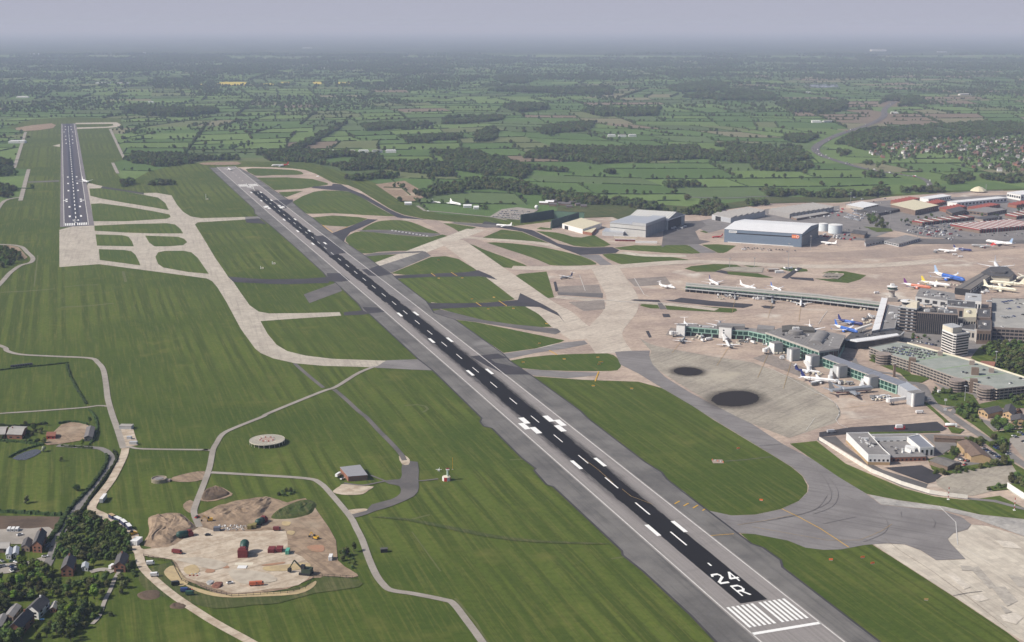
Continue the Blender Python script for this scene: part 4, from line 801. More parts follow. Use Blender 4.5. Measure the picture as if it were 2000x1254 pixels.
def scatter(name, pts, kind='stuff', label=None):
    """one mass of trees: points carry scale, turn and kind; the trees themselves are placed on them"""
    me_ = bpy.data.meshes.new(name); me_.from_pydata([tuple(p[:3]) for p in pts], [], [])
    for nm, tp, col in (('tree_scale', 'FLOAT', 3), ('tree_turn', 'FLOAT', 4), ('tree_kind', 'INT', 5)):
        at = me_.attributes.new(nm, tp, 'POINT'); at.data.foreach_set('value', [p[col] for p in pts])
    o = bpy.data.objects.new(name, me_); COL.objects.link(o); o['kind'] = kind
    if label: o['label'] = label
    ng = bpy.data.node_groups.get('scatter_trees')
    if not ng:
        ng = bpy.data.node_groups.new('scatter_trees', 'GeometryNodeTree')
        ng.interface.new_socket('Geometry', in_out='INPUT', socket_type='NodeSocketGeometry'); ng.interface.new_socket('Geometry', in_out='OUTPUT', socket_type='NodeSocketGeometry')
        n = ng.nodes; l = ng.links; gi = n.new('NodeGroupInput'); go = n.new('NodeGroupOutput')
        ci = n.new('GeometryNodeCollectionInfo'); ci.inputs['Collection'].default_value = pc; ci.inputs['Separate Children'].default_value = True; ci.inputs['Reset Children'].default_value = True
        ip = n.new('GeometryNodeInstanceOnPoints'); ip.inputs['Pick Instance'].default_value = True
        def na(nm, tp):
            a = n.new('GeometryNodeInputNamedAttribute'); a.data_type = tp; a.inputs['Name'].default_value = nm; return a.outputs['Attribute']
        cx = n.new('ShaderNodeCombineXYZ'); l.new(na('tree_turn', 'FLOAT'), cx.inputs[2])
        l.new(gi.outputs[0], ip.inputs['Points']); l.new(ci.outputs[0], ip.inputs['Instance']); l.new(na('tree_kind', 'INT'), ip.inputs['Instance Index'])
        l.new(cx.outputs[0], ip.inputs['Rotation']); l.new(na('tree_scale', 'FLOAT'), ip.inputs['Scale']); l.new(ip.outputs[0], go.inputs[0])
    md = o.modifiers.new('scatter', 'NODES'); md.node_group = ng
    return o
def tp(x, y, s, kinds=(0, 1, 2, 3, 4)): return (x, y, -.6, s, rnd.random() * 6.28, rnd.choice(kinds))
import mathutils.noise as mn
wood_pts = []
for w_, bb in zip(WOODS_W, BB):
    sp_ = 8.5 if (bb[2] + bb[3]) / 2 < 5200 else 12.5
    y = bb[2]
    while y < bb[3]:
        x = bb[0]
        while x < bb[1]:
            xx, yy = x + rnd.uniform(-.5, .5) * sp_, y + rnd.uniform(-.5, .5) * sp_
            if inside(w_, xx + 22 * mn.noise((xx / 60, yy / 60, 1)), yy + 60 * mn.noise((xx / 90, yy / 90, 5))) and mn.noise((xx / 130, yy / 170, 9)) > -.36 and rnd.random() < .93 and not near_mway(xx, yy): wood_pts.append(tp(xx, yy, rnd.uniform(.5, 1.5) * sp_ / 9.0))
            x += sp_
        y += sp_
print('wood', len(wood_pts)); scatter('woodland', wood_pts)
# hedges: clipped bushy walls of leaf, with trees standing in them
hv = MB(); hpts = []
OPEN = [[(q.x, q.y) for q in PP(z__)] for z__ in ([(1020, 400), (1200, 380), (1345, 400), (1480, 375), (2100, 340), (2600, 430), (2600, 700), (1000, 460)],)]
def blocked(x, y): return inside(AIRF_W, x, y) or in_wood(x, y) or near_mway(x, y) or inside(OPEN[0], x, y) or any(inside(f_, x, y) for f_ in YEL_W)
for a, b in hedges:
    L = (b - a).length; nseg = max(1, int(L / 45)); missing = rnd.random() < .06
    dens = rnd.choice((.3, .6, 1.2, 2.2)) * (1.0 if L < 900 else 1.3)
    for i in range(nseg):
        p = a.lerp(b, i / nseg); q = a.lerp(b, (i + 1) / nseg); c = (p + q) / 2
        if not in_view(c.x, c.y, 400) or c.y > 15000 or blocked(c.x, c.y) or inside(VILL_W, c.x, c.y): continue
        if not missing and rnd.random() > .05:
            d = (q - p); hgt = rnd.uniform(1.4, 2.8); wd = rnd.uniform(1.8, 3.2) * (1 + max(0, c.y - 3500) / 6500)
            hv.box((c.x, c.y, -.5), (d.length * 1.04, wd, hgt), math.atan2(d.y, d.x), .8)
        nt = dens * (1 + max(0, c.y - 5000) / 5000)
        k = int(nt) + (rnd.random() < nt % 1)
        for _ in range(k):
            t = rnd.random(); e = p.lerp(q, t); s_ = rnd.uniform(.45, 1.15) * (1 + max(0, c.y - 6500) / 9000)
            hpts.append(tp(e.x + rnd.uniform(-4, 4), e.y + rnd.uniform(-4, 4), s_))
struct('hedgerows', hv, LEAF['leaf_hedge'], 'stuff')
# copses and far belts of trees where the survey shows the plain darkening
import mathutils.noise as mn
for _ in range(80000):
    y = 3600 + 13500 * rnd.random() ** .8; x = rnd.uniform(-1, 1) * (y * .42 + 300)
    if inside(AIRF_W, x, y): continue
    v = mn.noise((x / 700, y / 900, 3.3)) + .55 * mn.noise((x / 190, y / 260, 8.1))
    left = .22 if (x < -.05 * y and y > 5200) else 0
    if v + left + .14 * min(1.6, max(0, (y - 5000) / 4000)) > .47 and not blocked(x, y): hpts.append(tp(x, y, rnd.uniform(.6, 1.1) * (1 + max(0, y - 5000) / 6000)))
vp = []
for _ in range(22000):
    x = rnd.uniform(900, 2600); y = rnd.uniform(2600, 5200)
    if inside(VILL_W, x, y) and rnd.random() < .62: hpts.append(tp(x, y, rnd.uniform(.4, .9)))
print('hedge trees', len(hpts)); scatter('hedgerow_trees', hpts)

# haze: one box of even pale air over the whole plain
hb = MB(); hb.add([(x, y, z) for z in (-2, 405) for x, y in ((-62000, -4000), (62000, -4000), (62000, 96000), (-62000, 96000))], [(0, 3, 2, 1), (4, 5, 6, 7), (0, 1, 5, 4), (1, 2, 6, 5), (2, 3, 7, 6), (3, 0, 4, 7)])
hm = bpy.data.materials.new('haze_air'); hm.use_nodes = True; hn = hm.node_tree.nodes; hn.remove(hn['Principled BSDF'])
pv = hn.new('ShaderNodeVolumePrincipled'); pv.inputs['Density'].default_value = .000063; pv.inputs['Color'].default_value = (.504, .596, .841, 1); pv.inputs['Absorption Color'].default_value = (.32, .18, .12, 1); pv.inputs['Anisotropy'].default_value = 0.0
hm.node_tree.links.new(pv.outputs[0], hn['Material Output'].inputs['Volume'])
ho = struct('haze', hb, hm, 'stuff')
# ================================================================== BUILDINGS
WHITE = plain('white_cladding', (.70, .70, .69), .6, var=.05); CREAM = plain('cream_cladding', (.62, .57, .46), .7, var=.06); LGREY = plain('light_grey_cladding', (.42, .43, .44), .6, var=.06)
MGREY = plain('mid_grey_roof', (.225, .215, .21), .8, var=.14, scale=.12); DGREY = plain('dark_grey_roof', (.085, .083, .085), .8, var=.15, scale=.15); BLUEC = plain('blue_grey_cladding', (.155, .205, .275), .6, var=.05)
BLUEROOF = plain('blue_grey_roof', (.215, .225, .26), .5, var=.06); GREENF = plain('pale_green_frame', (.27, .42, .355), .6, var=.05); GLASSG = plain('dark_green_glass', (.022, .062, .05), .15, var=.2, scale=.3, spec=.5)
GLASS = plain('dark_glass', (.022, .025, .03), .12, var=.25, scale=.4, spec=.5); BLACKR = plain('black_and_recess_shade', (.025, .025, .027), .9); BROWN = plain('brown_brick', (.19, .14, .11), .85, var=.12); BRICK = plain('red_brick', (.25, .115, .075), .85, var=.15, scale=.5)  # on openings and car park cores this black stands in for shade inside
YBRICK = plain('yellow_brick', (.40, .285, .165), .85, var=.1, scale=.4); REDROOF = plain('red_roof', (.27, .075, .055), .7, var=.12); REDF = plain('red_frame', (.27, .05, .045), .6); GREENW = plain('dark_green_steel', (.030, .060, .046), .7, var=.15, scale=.6); GREENP = plain('pale_green_and_lit_screen', (.085, .155, .105), .7, var=.12, scale=.3)
CONCW = plain('concrete_wall', (.40, .375, .345), .8, var=.1); CONCB = plain('brown_concrete', (.27, .225, .20), .85, var=.1); DECK = paving_mat('car_park_deck', (.315, .335, .305), (.245, .27, .24), slab=None, scale=.05, light=(.27, .35, .24))
SHEDR = plain('weathered_sheet_roof', (.33, .315, .295), .8, var=.12, scale=.2); WHITER = plain('white_sheet_roof', (.73, .735, .74), .5, var=.04, scale=.1); CREAMR = plain('cream_roof', (.60, .55, .40), .7, var=.06); SLATE = plain('slate_roof', (.085, .08, .082), .75, var=.2, scale=.8); TILE = plain('tile_roof', (.16, .115, .09), .85, var=.2, scale=.6)
ORANGE = plain('orange_panel', (.75, .16, .035), .5); MAROON = plain('maroon_steel', (.155, .028, .028), .6, var=.15, scale=.6); STEEL = plain('galvanised_steel', (.38, .39, .40), .5, metal=.3, var=.08); TEAL = plain('teal_container', (.09, .33, .24), .6, var=.1); SILV = plain('silver_panel', (.50, .52, .55), .4, metal=.3, var=.05)

def cen(poly): return Vector((sum(p[0] for p in poly) / len(poly), sum(p[1] for p in poly) / len(poly), 0))
def quad_px(a, b, c):
    A, B, C = P(*a), P(*b), P(*c); return [A, B, C, A + (C - B)]
def panes(root, a, b, z0, z1, n, mat, name='window', gap=.18, out=.12, rows=1, solid=.1, ends=.01):
    """n x rows separate glass pieces set proud of the wall that runs from a to b"""
    a = Vector((a[0], a[1], 0)); b = Vector((b[0], b[1], 0)); d = b - a; L = d.length; d.normalize(); nn = Vector((d.y, -d.x, 0)); ang = math.atan2(d.y, d.x)
    step = L * (1 - 2 * ends) / n; w_ = step * (1 - gap); hh = (z1 - z0) / rows; me = None
    for j in range(rows):
        for i in range(n):
            c = a + d * (L * ends + step * (i + .5)) + nn * (out - solid / 2)
            if me is None:
                me = MB().box((0, 0, 0), (w_, solid, hh * (1 - gap * (.9 if rows > 1 else 0)))).mesh(name); me.materials.append(mat)
            o = bpy.data.objects.new(name, me); COL.objects.link(o); o.parent = root
            t = Vector((0, 0, 0)); q = root
            while q is not None: t += Vector(q.location); q = q.parent
            o.location = Vector((c.x, c.y, z0 + hh * j)) - t; o.rotation_euler = (0, 0, ang)
def band(root, a, b, z0, z1, mat, name='band', out=.1, th=.25, over=0.0):
    a = Vector((a[0], a[1], 0)); b = Vector((b[0], b[1], 0)); d = b - a; L = d.length; d.normalize(); nn = Vector((d.y, -d.x, 0)); c = (a + b) / 2 + nn * (out - th / 2)
    return part(name, MB().box((c.x, c.y, z0), (L + over, th, z1 - z0), math.atan2(d.y, d.x)), mat, root, world=True)
def building(name, label, cat, poly, H, wall, roof, z0=-.3, group=None, over=.0, parapet=None, rt=.3):
    poly = ccw([(p[0], p[1]) for p in poly]); c = cen(poly); t = thing(name, label, cat, (c.x, c.y, 0), group=group)
    part('wall', MB().prism(poly, z0, H, cap=False), wall, t, world=True)
    big = [(c.x + (p[0] - c.x) * (1 + over), c.y + (p[1] - c.y) * (1 + over)) for p in poly]
    part('roof', MB().prism(big, H - .02, H + rt, bottom=True), roof, t, world=True)
    if parapet:
        for i in range(len(poly)): band(t, poly[i], poly[(i + 1) % len(poly)], H + rt - .9, H + rt + .7, parapet, 'parapet', .06, .4)
    t['foot'] = 0; del t['foot']; return t, poly
def gable_house(name, label, cat, q, H, ridge, wall, roof, group=None, along='bc', over=.35, hip=0.0, chimney=False):
    A, B, C, D = [Vector((p[0], p[1], 0)) for p in q]
    if along == 'ab': A, B, C, D = B, C, D, A
    if (B - A).cross(C - B).z < 0: A, B, C, D = B, A, D, C
    c = (A + B + C + D) / 4; t = thing(name, label, cat, (c.x, c.y, 0), group=group); up = Vector((0, 0, 1))
    m1 = (A + B) / 2 + up * (H + ridge); m2 = (C + D) / 2 + up * (H + ridge); mb = MB(); h = up * H; dn = up * -.3
    mb.add([A + dn, B + dn, C + dn, D + dn, A + h, B + h, C + h, D + h, m1, m2], [(0, 1, 5, 8, 4), (1, 2, 6, 5), (2, 3, 7, 9, 6), (3, 0, 4, 7)]); part('wall', mb, wall, t, world=True)
    d = (C - B).normalized(); s_ = (B - A).normalized(); r0 = m1 - d * over + up * .12 + d * hip; r1 = m2 + d * over + up * .12 - d * hip; slope = ridge / max(.1, (B - A).length / 2); ov = s_ * over - up * (over * slope); th = up * .22
    e = [A - ov_ - d * over + h + up * .12 for ov_ in (Vector((ov.x, ov.y, -ov.z)),)]
    a0 = A - s_ * over - d * over + h + up * (.12 - over * slope); b0 = B + s_ * over - d * over + h + up * (.12 - over * slope); c0 = C + s_ * over + d * over + h + up * (.12 - over * slope); d0 = D - s_ * over + d * over + h + up * (.12 - over * slope)
    rb = MB(); rb.add([a0, b0, c0, d0, r0, r1] + [v + th for v in (a0, b0, c0, d0, r0, r1)], [(6, 10, 11, 9), (10, 7, 8, 11), (0, 3, 5, 4), (4, 5, 2, 1), (0, 4, 10, 6), (4, 1, 7, 10), (3, 9, 11, 5), (5, 11, 8, 2), (0, 6, 9, 3), (1, 2, 8, 7)])
    ro = part('roof', rb, roof, t, world=True)
    if chimney:
        k = m1.lerp(m2, .8); part('chimney', MB().box((k.x, k.y, H + ridge - .6), (.9, .9, 2)), wall, ro, world=True)
    return t, [A, B, C, D]

# ---------------------------------------------------------------- near terminal pier with the glazed green front
H = 10.0
front = PP([(1339, 639), (1402, 644), (1430, 645.5), (1462, 647), (1498, 655)], H); back = PP([(1515, 647.5), (1495, 644), (1455, 640.5), (1400, 637), (1346, 633)], H)
t, pl = building('terminal_pier', 'glazed green fronted pier running west from the hall with the oval dome', 'terminal', front + back, H, GREENF, MGREY, rt=.5)
for a, b in zip(front[:-1], front[1:]):
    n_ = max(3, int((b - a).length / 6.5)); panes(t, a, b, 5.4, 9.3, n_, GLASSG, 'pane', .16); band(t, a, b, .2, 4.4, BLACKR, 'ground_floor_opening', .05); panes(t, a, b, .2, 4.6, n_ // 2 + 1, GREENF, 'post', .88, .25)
    band(t, a, b, 9.4, 10.7, GREENF, 'fascia', .3)
for q in ([(1400, 640), (1400, 634), (1455, 637), (1455, 641)], [(1478, 646), (1480, 638), (1513, 641), (1511, 648)]):
    w_ = PP(q, 12); part('roof_plant_room', MB().prism(w_, 10.4, 14.5), MGREY, t, world=True)
H = 14.0
hall = PP([(1495, 650), (1600, 687), (1638, 682), (1651, 656), (1600, 645), (1525, 641)], H)
t, pl = building('terminal_hall', 'wedge shaped terminal hall with an oval dome and a barrel vault on its grey roof', 'terminal', hall, H, GREENF, MGREY, rt=.6)
a, b, c, d = hall[0], hall[1], hall[2], hall[3]
for z0, z1 in ((1.2, 4.6), (5.4, 8.6), (9.4, 12.6)): panes(t, a, b, z0, z1, 15, GLASSG, 'pane', .17)
for e, f in ((b, c), (c, d)): panes(t, e, f, 6, 12.5, 4, GLASS, 'pane', .08)
band(t, a, b, 13, 14.9, CONCW, 'fascia', .35); band(t, b, c, 13, 14.9, CONCW, 'fascia', .35); band(t, c, d, 13, 14.9, CONCW, 'fascia', .35)
q = P(1554, 652, 15); mb = MB(); mb.lathe((0, 0, 0), [(8.2, 0), (8.2, 2.2), (7.2, 2.6), (7.4, 3.8), (4, 4.6), (.1, 4.9)], 20); o = part('oval_dome', mb, MGREY, t, smooth=False); o.location = q - Vector(t.location); o.scale = (1.05, .75, 1)
e0, e1 = P(1592, 671, 15), P(1606, 651, 15); ax = (e1 - e0); L = ax.length; mb = MB(); pr = [(6.2 * math.cos(math.pi * i / 10), 3.2 * math.sin(math.pi * i / 10)) for i in range(11)]
mb.add([(x, 0, z) for x, z in pr] + [(x, L, z) for x, z in pr], [(i, i + 11, i + 12, i + 1) for i in range(10)] + [tuple(range(11)), tuple(range(21, 10, -1))]); o = part('barrel_vault', mb, MGREY, t); o.location = Vector((e0.x, e0.y, 14.5)) - Vector(t.location); o.rotation_euler = (0, 0, math.atan2(ax.y, ax.x) - math.pi / 2)
o.scale = (1.25, 1, 1.2)
q = PP([(1528, 645), (1527, 637), (1545, 635), (1588, 639), (1592, 646)], 17); part('roof_bulge', MB().prism(q, 14.3, 17.5), plain('olive_roof', (.10, .095, .085), .8), t, world=True)
for px in ((1551, 643), (1558, 643)): q = P(*px, 18); part('roof_vent', MB().box((q.x, q.y, 17.4), (3.2, 3.2, 3)), WHITE, t, world=True)
for k in range(4):
    q = P(1627 + k * -2.2, 660 + k * 4.8, 14.6); part('roof_light', MB().box((q.x, q.y, 14.55), (1.2, 1.2, .6)), WHITE, t, world=True)
for k in range(6):   # standing seams on the roof
    a_, b_ = hall[0].lerp(hall[5], .15 + .14 * k), hall[1].lerp(hall[2], .15 + .14 * k); band(t, a_, b_, 14.55, 14.8, DGREY, 'roof_seam', 0, .25)
H = 10.5
pe = PP([(1606, 696.5), (1752, 750), (1770, 745), (1622, 691)], H)
t, pl = building('terminal_pier', 'straight pier under a long blue grey roof beside the car park with round ramps', 'terminal', pe, H - 1, GREENF, BLUEROOF, rt=.4, over=.01)
a, b = pe[0], pe[1]
for z0, z1 in ((1.0, 4.4), (5.3, 8.8)): panes(t, a, b, z0, z1, 20, GLASSG, 'pane', .17)
band(t, a, b, 9.0, 9.9, CONCW, 'fascia', .35)
mid = [a.lerp(b, .60), pe[3].lerp(pe[2], .60)]; band(t, mid[0], mid[1], 9.9, 10.1, MGREY, 'roof_joint', 0, .3)
for k in range(14): band(t, a.lerp(b, .035 + k * .07), pe[3].lerp(pe[2], .035 + k * .07), 9.88, 9.98, LGREY, 'roof_seam', 0, .18)
H = 9.5
pn = PP([(1752, 750.5), (1771, 745.5), (1800.5, 764), (1783, 770)], H)
t, pl = building('pier_end', 'pale grey end block of the blue grey roofed pier', 'terminal', pn, H, LGREY, SILV, rt=.3)
panes(t, pn[0], pn[3], 2, 8.6, 5, SILV, 'cladding_panel', .06); panes(t, pn[3], pn[2], 4, 8, 3, GLASS, 'window', .2)
# boarding towers in front of the piers: square block with a rounded white end
def block(label, px, wpx, hpx, depth, face, side, rz, round_=False, marks=0):
    g = P(*px); s_ = mpp(px[1]); w_ = wpx * s_; h = hpx * s_ / .96; t = thing('boarding_tower', label, 'boarding tower', (g.x, g.y, 0), rz, group='boarding towers along the glazed pier')
    part('tower_wall', MB().box((0, depth / 2, -.3), (w_, depth, h + .3)), side, t); part('roof', MB().box((0, depth / 2, h), (w_ + .5, depth + .5, .3)), MGREY, t)
    part('front_panel', MB().box((-.1, -.12, .8), (w_ * .98, .2, h - 1)), face, t)  # white front over grey walls paints in the sunlit and shaded sides
    if round_: part('rounded_corner', MB().lathe((w_ / 2 - .6, 0, -.3), [(1.7, 0), (1.7, h + .6)], 14), WHITE, t, smooth=False)
    for i in range(marks): part('dark_window', MB().box((-w_ * .12, -.27, h * (.25 + .22 * i)), (1.6, .2, 1.5)), GLASS, t)
    return t
FA = math.atan2(pe[1].y - pe[0].y, pe[1].x - pe[0].x); FW = math.atan2(front[1].y - front[0].y, front[1].x - front[0].x)
block('white boarding tower at the western tip of the glazed pier', (1329, 657), 17, 21, 8, WHITE, LGREY, FW)
block('tall white boarding tower with three dark windows on the glazed pier', (1416, 662), 25, 22, 8, WHITE, LGREY, FW, marks=3)
block('white fronted boarding tower below the wedge shaped hall', (1507, 690), 17, 20, 11, WHITE, LGREY, FA)
block('grey boarding tower with a white rounded corner below the wedge shaped hall', (1541, 704), 16, 22, 11, LGREY, LGREY, FA, True)
block('white boarding tower with a rounded corner between hall and long pier', (1578, 716), 18, 21, 11, WHITE, LGREY, FA, True)
block('grey boarding tower with a white rounded corner, first along the blue grey roof', (1632, 737), 17, 22, 11, LGREY, LGREY, FA, True)
block('white boarding tower with a rounded corner halfway along the blue grey roof', (1692, 757), 18, 21, 11, WHITE, LGREY, FA, True)
block('big pale grey boarding tower with a white rounded corner at the pier end', (1777, 792), 19, 25, 13, SILV, LGREY, FA, True)
def jet_bridge(label, p0, p1, z=3.6):
    a, b = P(*p0, z), P(*p1, z); d = b - a; L = max(6, d.length); rz = math.atan2(d.y, d.x); t = thing('jet_bridge', label, 'jet bridge', (a.x, a.y, 0), rz, group='white boarding bridges at the stands')
    part('tunnel', MB().box((L * .3, 0, z), (L * .62, 2.6, 2.6)), WHITE, t); part('outer_tunnel', MB().box((L * .72, 0, z - .25), (L * .46, 3.1, 3.1)), WHITE, t); part('cab', MB().lathe((L + .8, 0, z - .4), [(2.6, 0), (2.6, 3.5)], 10), WHITE, t)
    for s_ in (-1, 1): part('leg', MB().box((L * .78, s_ * 1.4, 0), (.6, .6, z)), STEEL, t)
    part('wheel_axle', MB().box((L * .78, 0, 0), (1.1, 3.6, .9)), BLACKR, t)
for lb, p0, p1 in (('white boarding bridge at the westernmost tower of the glazed pier', (1324, 652), (1313, 652)), ('white boarding bridge at the tall white tower with three windows', (1412, 655), (1416, 664)), ('stubby white boarding bridge below the wedge shaped hall', (1503, 680), (1494, 686)), ('white boarding bridge reaching a white and navy turboprop', (1572, 708), (1580, 719)),
                   ('white boarding bridge at the nose of the navy tailed jet', (1624, 724), (1622, 738)), ('white boarding bridge over the silver jet', (1684, 744), (1683, 756)), ('long white boarding bridge lying idle by the pier end tower', (1768, 780), (1737, 784)), ('long pale boarding bridge at the nose of the blue jet', (1702, 636), (1674, 646))): jet_bridge(lb, p0, p1)

# ---------------------------------------------------------------- connector, white roofed corridor, dark office blocks
H = 9
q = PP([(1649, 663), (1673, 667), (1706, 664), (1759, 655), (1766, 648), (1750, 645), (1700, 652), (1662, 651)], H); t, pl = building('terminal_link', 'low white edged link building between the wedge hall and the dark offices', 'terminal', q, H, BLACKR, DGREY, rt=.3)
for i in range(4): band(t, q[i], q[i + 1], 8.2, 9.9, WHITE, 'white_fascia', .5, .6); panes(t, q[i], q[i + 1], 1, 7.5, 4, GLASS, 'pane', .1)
w_ = PP([(1652, 664), (1674, 668), (1706, 664), (1757, 655), (1752, 651), (1700, 658), (1676, 661)], 9.6); part('white_canopy', MB().prism(w_, 9.35, 9.7), WHITER, t, world=True)
H = 11
q = PP([(1703, 645), (1718, 642), (1734, 582), (1722, 580)], H); t, pl = building('white_corridor', 'long narrow corridor building with a bright white pitched roof beside the dark tower', 'terminal', q, H - 1, CONCW, WHITER, rt=.4)
for k in range(1, 5): band(t, q[0].lerp(q[3], k / 5), q[1].lerp(q[2], k / 5), 10.4, 10.52, LGREY, 'roof_joint', 0, .35)
panes(t, q[0], q[3], 3, 7, 12, GLASS, 'window', .25); band(t, q[1], q[2], 10, 10.9, MAROON, 'red_gutter', .3)
H = 8
q = PP([(1719, 645), (1748, 642), (1756, 600), (1735, 596)], H); t, pl = building('terminal_block', 'flat grey terminal roof right beside the white roofed corridor', 'terminal', q, H, CONCW, MGREY, parapet=LGREY)
for i in range(8):
    c = q[0].lerp(q[3], rnd.uniform(.15, .85)).lerp(q[1].lerp(q[2], .5), rnd.uniform(.2, .9)); part('roof_plant', MB().box((c.x, c.y, 8.2), (rnd.uniform(2, 5), rnd.uniform(2, 6), rnd.uniform(1, 3))), rnd.choice((LGREY, MGREY, WHITE)), t, world=True)
# striped tower with the old control room on top
A, B = P(1751, 645), P(1787, 650); d = (B - A).normalized(); nn = Vector((-d.y, d.x, 0)); q = [A, B, B + nn * 18, A + nn * 18]; HT = 28
t, pl = building('office_tower', 'dark banded office tower carrying a round white control room', 'office tower', q, HT, GLASS, LGREY, parapet=LGREY)
for k in range(7):
    z0 = 1.2 + k * 3.85
    for a, b in ((q[0], q[1]), (q[3], q[0]), (q[1], q[2])): band(t, a, b, z0, z0 + .7, CONCB, 'floor_band', .2, .4)
    for i in (0, 3, 5): panes(t, q[0].lerp(q[1], i / 7), q[0].lerp(q[1], (i + 1) / 7), z0 + 1.1, z0 + 2.4, 1, SILV, 'spandrel_panel', .15)
    panes(t, q[0], q[1], z0 + .9, z0 + 3.4, 7, GLASS, 'window', .12, .06)
c = q[0].lerp(q[2], .38); part('control_room_base', MB().lathe((c.x, c.y, HT + .2), [(6, 0), (6, 3.5)], 16), CONCW, t, world=True); part('control_room_glass', MB().lathe((c.x, c.y, HT + 3.7), [(6.2, 0), (7.6, 3.2)], 16, cap=False), GLASS, t, world=True); part('control_room_roof', MB().lathe((c.x, c.y, HT + 6.9), [(8.2, 0), (8.2, .8), (3, 1.3)], 16), WHITE, t, world=True)
c = q[1].lerp(q[3], .3); part('plant_tower', MB().box((c.x, c.y, HT + .2), (13, 9, 8), math.atan2(d.y, d.x)), CREAM, t, world=True)
A, B = P(1789, 651), P(1868, 656); d = (B - A).normalized(); nn = Vector((-d.y, d.x, 0)); q = [A, B, B + nn * 30, A + nn * 30]; HT = 25
t, pl = building('glass_block', 'wide dark glass office block with a fine grid right of the banded tower', 'office', q, HT, GLASS, DGREY, parapet=CONCB)
panes(t, q[0], q[1], 2, 24.4, 20, GLASS, 'window', .2, .04, rows=6); panes(t, q[1], q[2], 2, 24.4, 10, GLASS, 'window', .2, .04, rows=6)
gm = MB()
for i in range(21): c = A.lerp(B, i / 20) - nn * .1; gm.box((c.x, c.y, 1), (.25, .25, 24), 0)
part('mullion_grid', gm, CONCB, t, world=True, kind='stuff')
for i in range(14):
    c = q[0].lerp(q[1], rnd.uniform(.05, .95)).lerp(q[3].lerp(q[2], .5), rnd.uniform(.15, .7)); part('roof_plant', MB().box((c.x, c.y, HT + .3), (rnd.uniform(2, 8), rnd.uniform(2, 5), rnd.uniform(1, 4))), rnd.choice((LGREY, MGREY, WHITE, DGREY)), t, world=True)
# stepped office block with white bands
p0 = P(1862, 699); dl = (P(1837, 688) - p0); dr = (P(1890, 694.5) - p0); HO = 25
q = [p0 + dl * .12, p0 + dr * .10, p0 + dr, p0 + dr + dl * .9, p0 + dl + dr * .8, p0 + dl]; q = ccw([(v.x, v.y) for v in q]); c = cen(q)
t, pl = building('banded_office', 'many sided white banded office block standing alone behind the multi storey car park', 'office', q, HO, plain('office_band', (.62, .60, .57), .7, var=.05), MGREY, parapet=WHITE)
for k in range(8):
    for i in range(len(q)): panes(t, q[i], q[(i + 1) % len(q)], 2.0 + k * 2.95, 3.55 + k * 2.95, 1, GLASS, 'window_strip', .02, .05, ends=.02)
w_ = [(c.x + (v[0] - c.x) * .72 - 3, c.y + (v[1] - c.y) * .72 + 3) for v in q]; part('penthouse', MB().prism(w_, HO + .2, HO + 6), CREAM, t, world=True); part('penthouse_roof', MB().prism(w_, HO + 6.01, HO + 6.4), LGREY, t, world=True)
for dx in (0, 3, 6, 9): part('roof_mast', MB().tube((c.x + dx - 4, c.y, HO + 6.3), (c.x + dx - 4, c.y, HO + 10), .12), STEEL, t, world=True)
# right hand terminal: cream, brown and grey boxes
for lb, pts, H, wl_, rf, pr in (
    ('cream flat roofed box between the glass block and the brown towers', [(1881, 620), (1907, 620), (1907, 603), (1883, 603)], 20, CREAM, CREAMR, None), ('white gabled plant box at the foot of the right hand pier', [(1884, 586), (1917, 589), (1917, 575), (1886, 572)], 15, WHITE, LGREY, None),
    ('brown block with a dark square roof, nearest to the car deck', [(1908, 645), (1936, 646), (1936, 626), (1909, 626)], 16, BROWN, DGREY, CONCB), ('brown block with a dark roof behind the nearest brown block', [(1908, 620), (1935, 621), (1935, 604), (1909, 604)], 18, BROWN, DGREY, CONCB),
    ('low grey terminal roof stepping up between cream box and banded office', [(1868, 642), (1905, 646), (1905, 624), (1868, 620)], 12, CONCW, DGREY, LGREY), ('flat grey roof joining the round tower to the right hand pier', [(1788, 579), (1866, 590), (1865, 573), (1797, 562)], 9, LGREY, MGREY, None),
    ('narrow dark roof behind the glass block', [(1850, 598), (1905, 603), (1905, 590), (1850, 586)], 17, CONCB, DGREY, LGREY), ('slim brown stair tower at the corner of the car deck', [(1931, 600), (1937, 600), (1937, 583), (1932, 583)], 19, BROWN, CONCB, None)):
    w_ = PP(pts, H); t, pl = building('terminal_block', lb, 'terminal', w_, H, wl_, rf, parapet=pr)
    for i in (0,): panes(t, w_[0], w_[1], H * .3, H * .75, 5, GLASS, 'window', .4)
    for i in range(3): c = w_[0].lerp(w_[2], rnd.uniform(.25, .75)) + Vector((rnd.uniform(-3, 3), 0, 0)); part('roof_plant', MB().box((c.x, c.y, H + .25), (rnd.uniform(2, 4), rnd.uniform(2, 4), rnd.uniform(1, 2.5))), rnd.choice((LGREY, WHITE, MGREY)), t, world=True)
A = PP([(1908, 648), (1937, 650)], 13); t, pl = building('entrance_hall', 'stone entrance front with three slot windows below the brown blocks', 'terminal', [A[0], A[1], A[1] + Vector((2, 14, 0)), A[0] + Vector((2, 14, 0))], 13, CONCW, CONCW)
panes(t, A[0], A[1], 3, 9, 3, GLASS, 'slot_window', .72)
H = 13
q = PP([(1938, 640), (2060, 646), (2060, 585), (1936, 583)], H); t, pl = building('car_deck', 'broad grey rooftop car deck at the right edge behind the office', 'car park', q, H, CONCB, paving_mat('grey_deck', (.36, .35, .325), (.29, .285, .27), slab=None, scale=.06), parapet=CONCB)
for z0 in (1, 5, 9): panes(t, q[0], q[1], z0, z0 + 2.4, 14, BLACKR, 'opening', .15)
for k in range(5): c = q[0].lerp(q[1], .12 + .06 * k).lerp(q[3].lerp(q[2], .2), .35); part('roof_railing', MB().box((c.x, c.y, H + .3), (1.2, 5, 1.4)), STEEL, t, world=True)
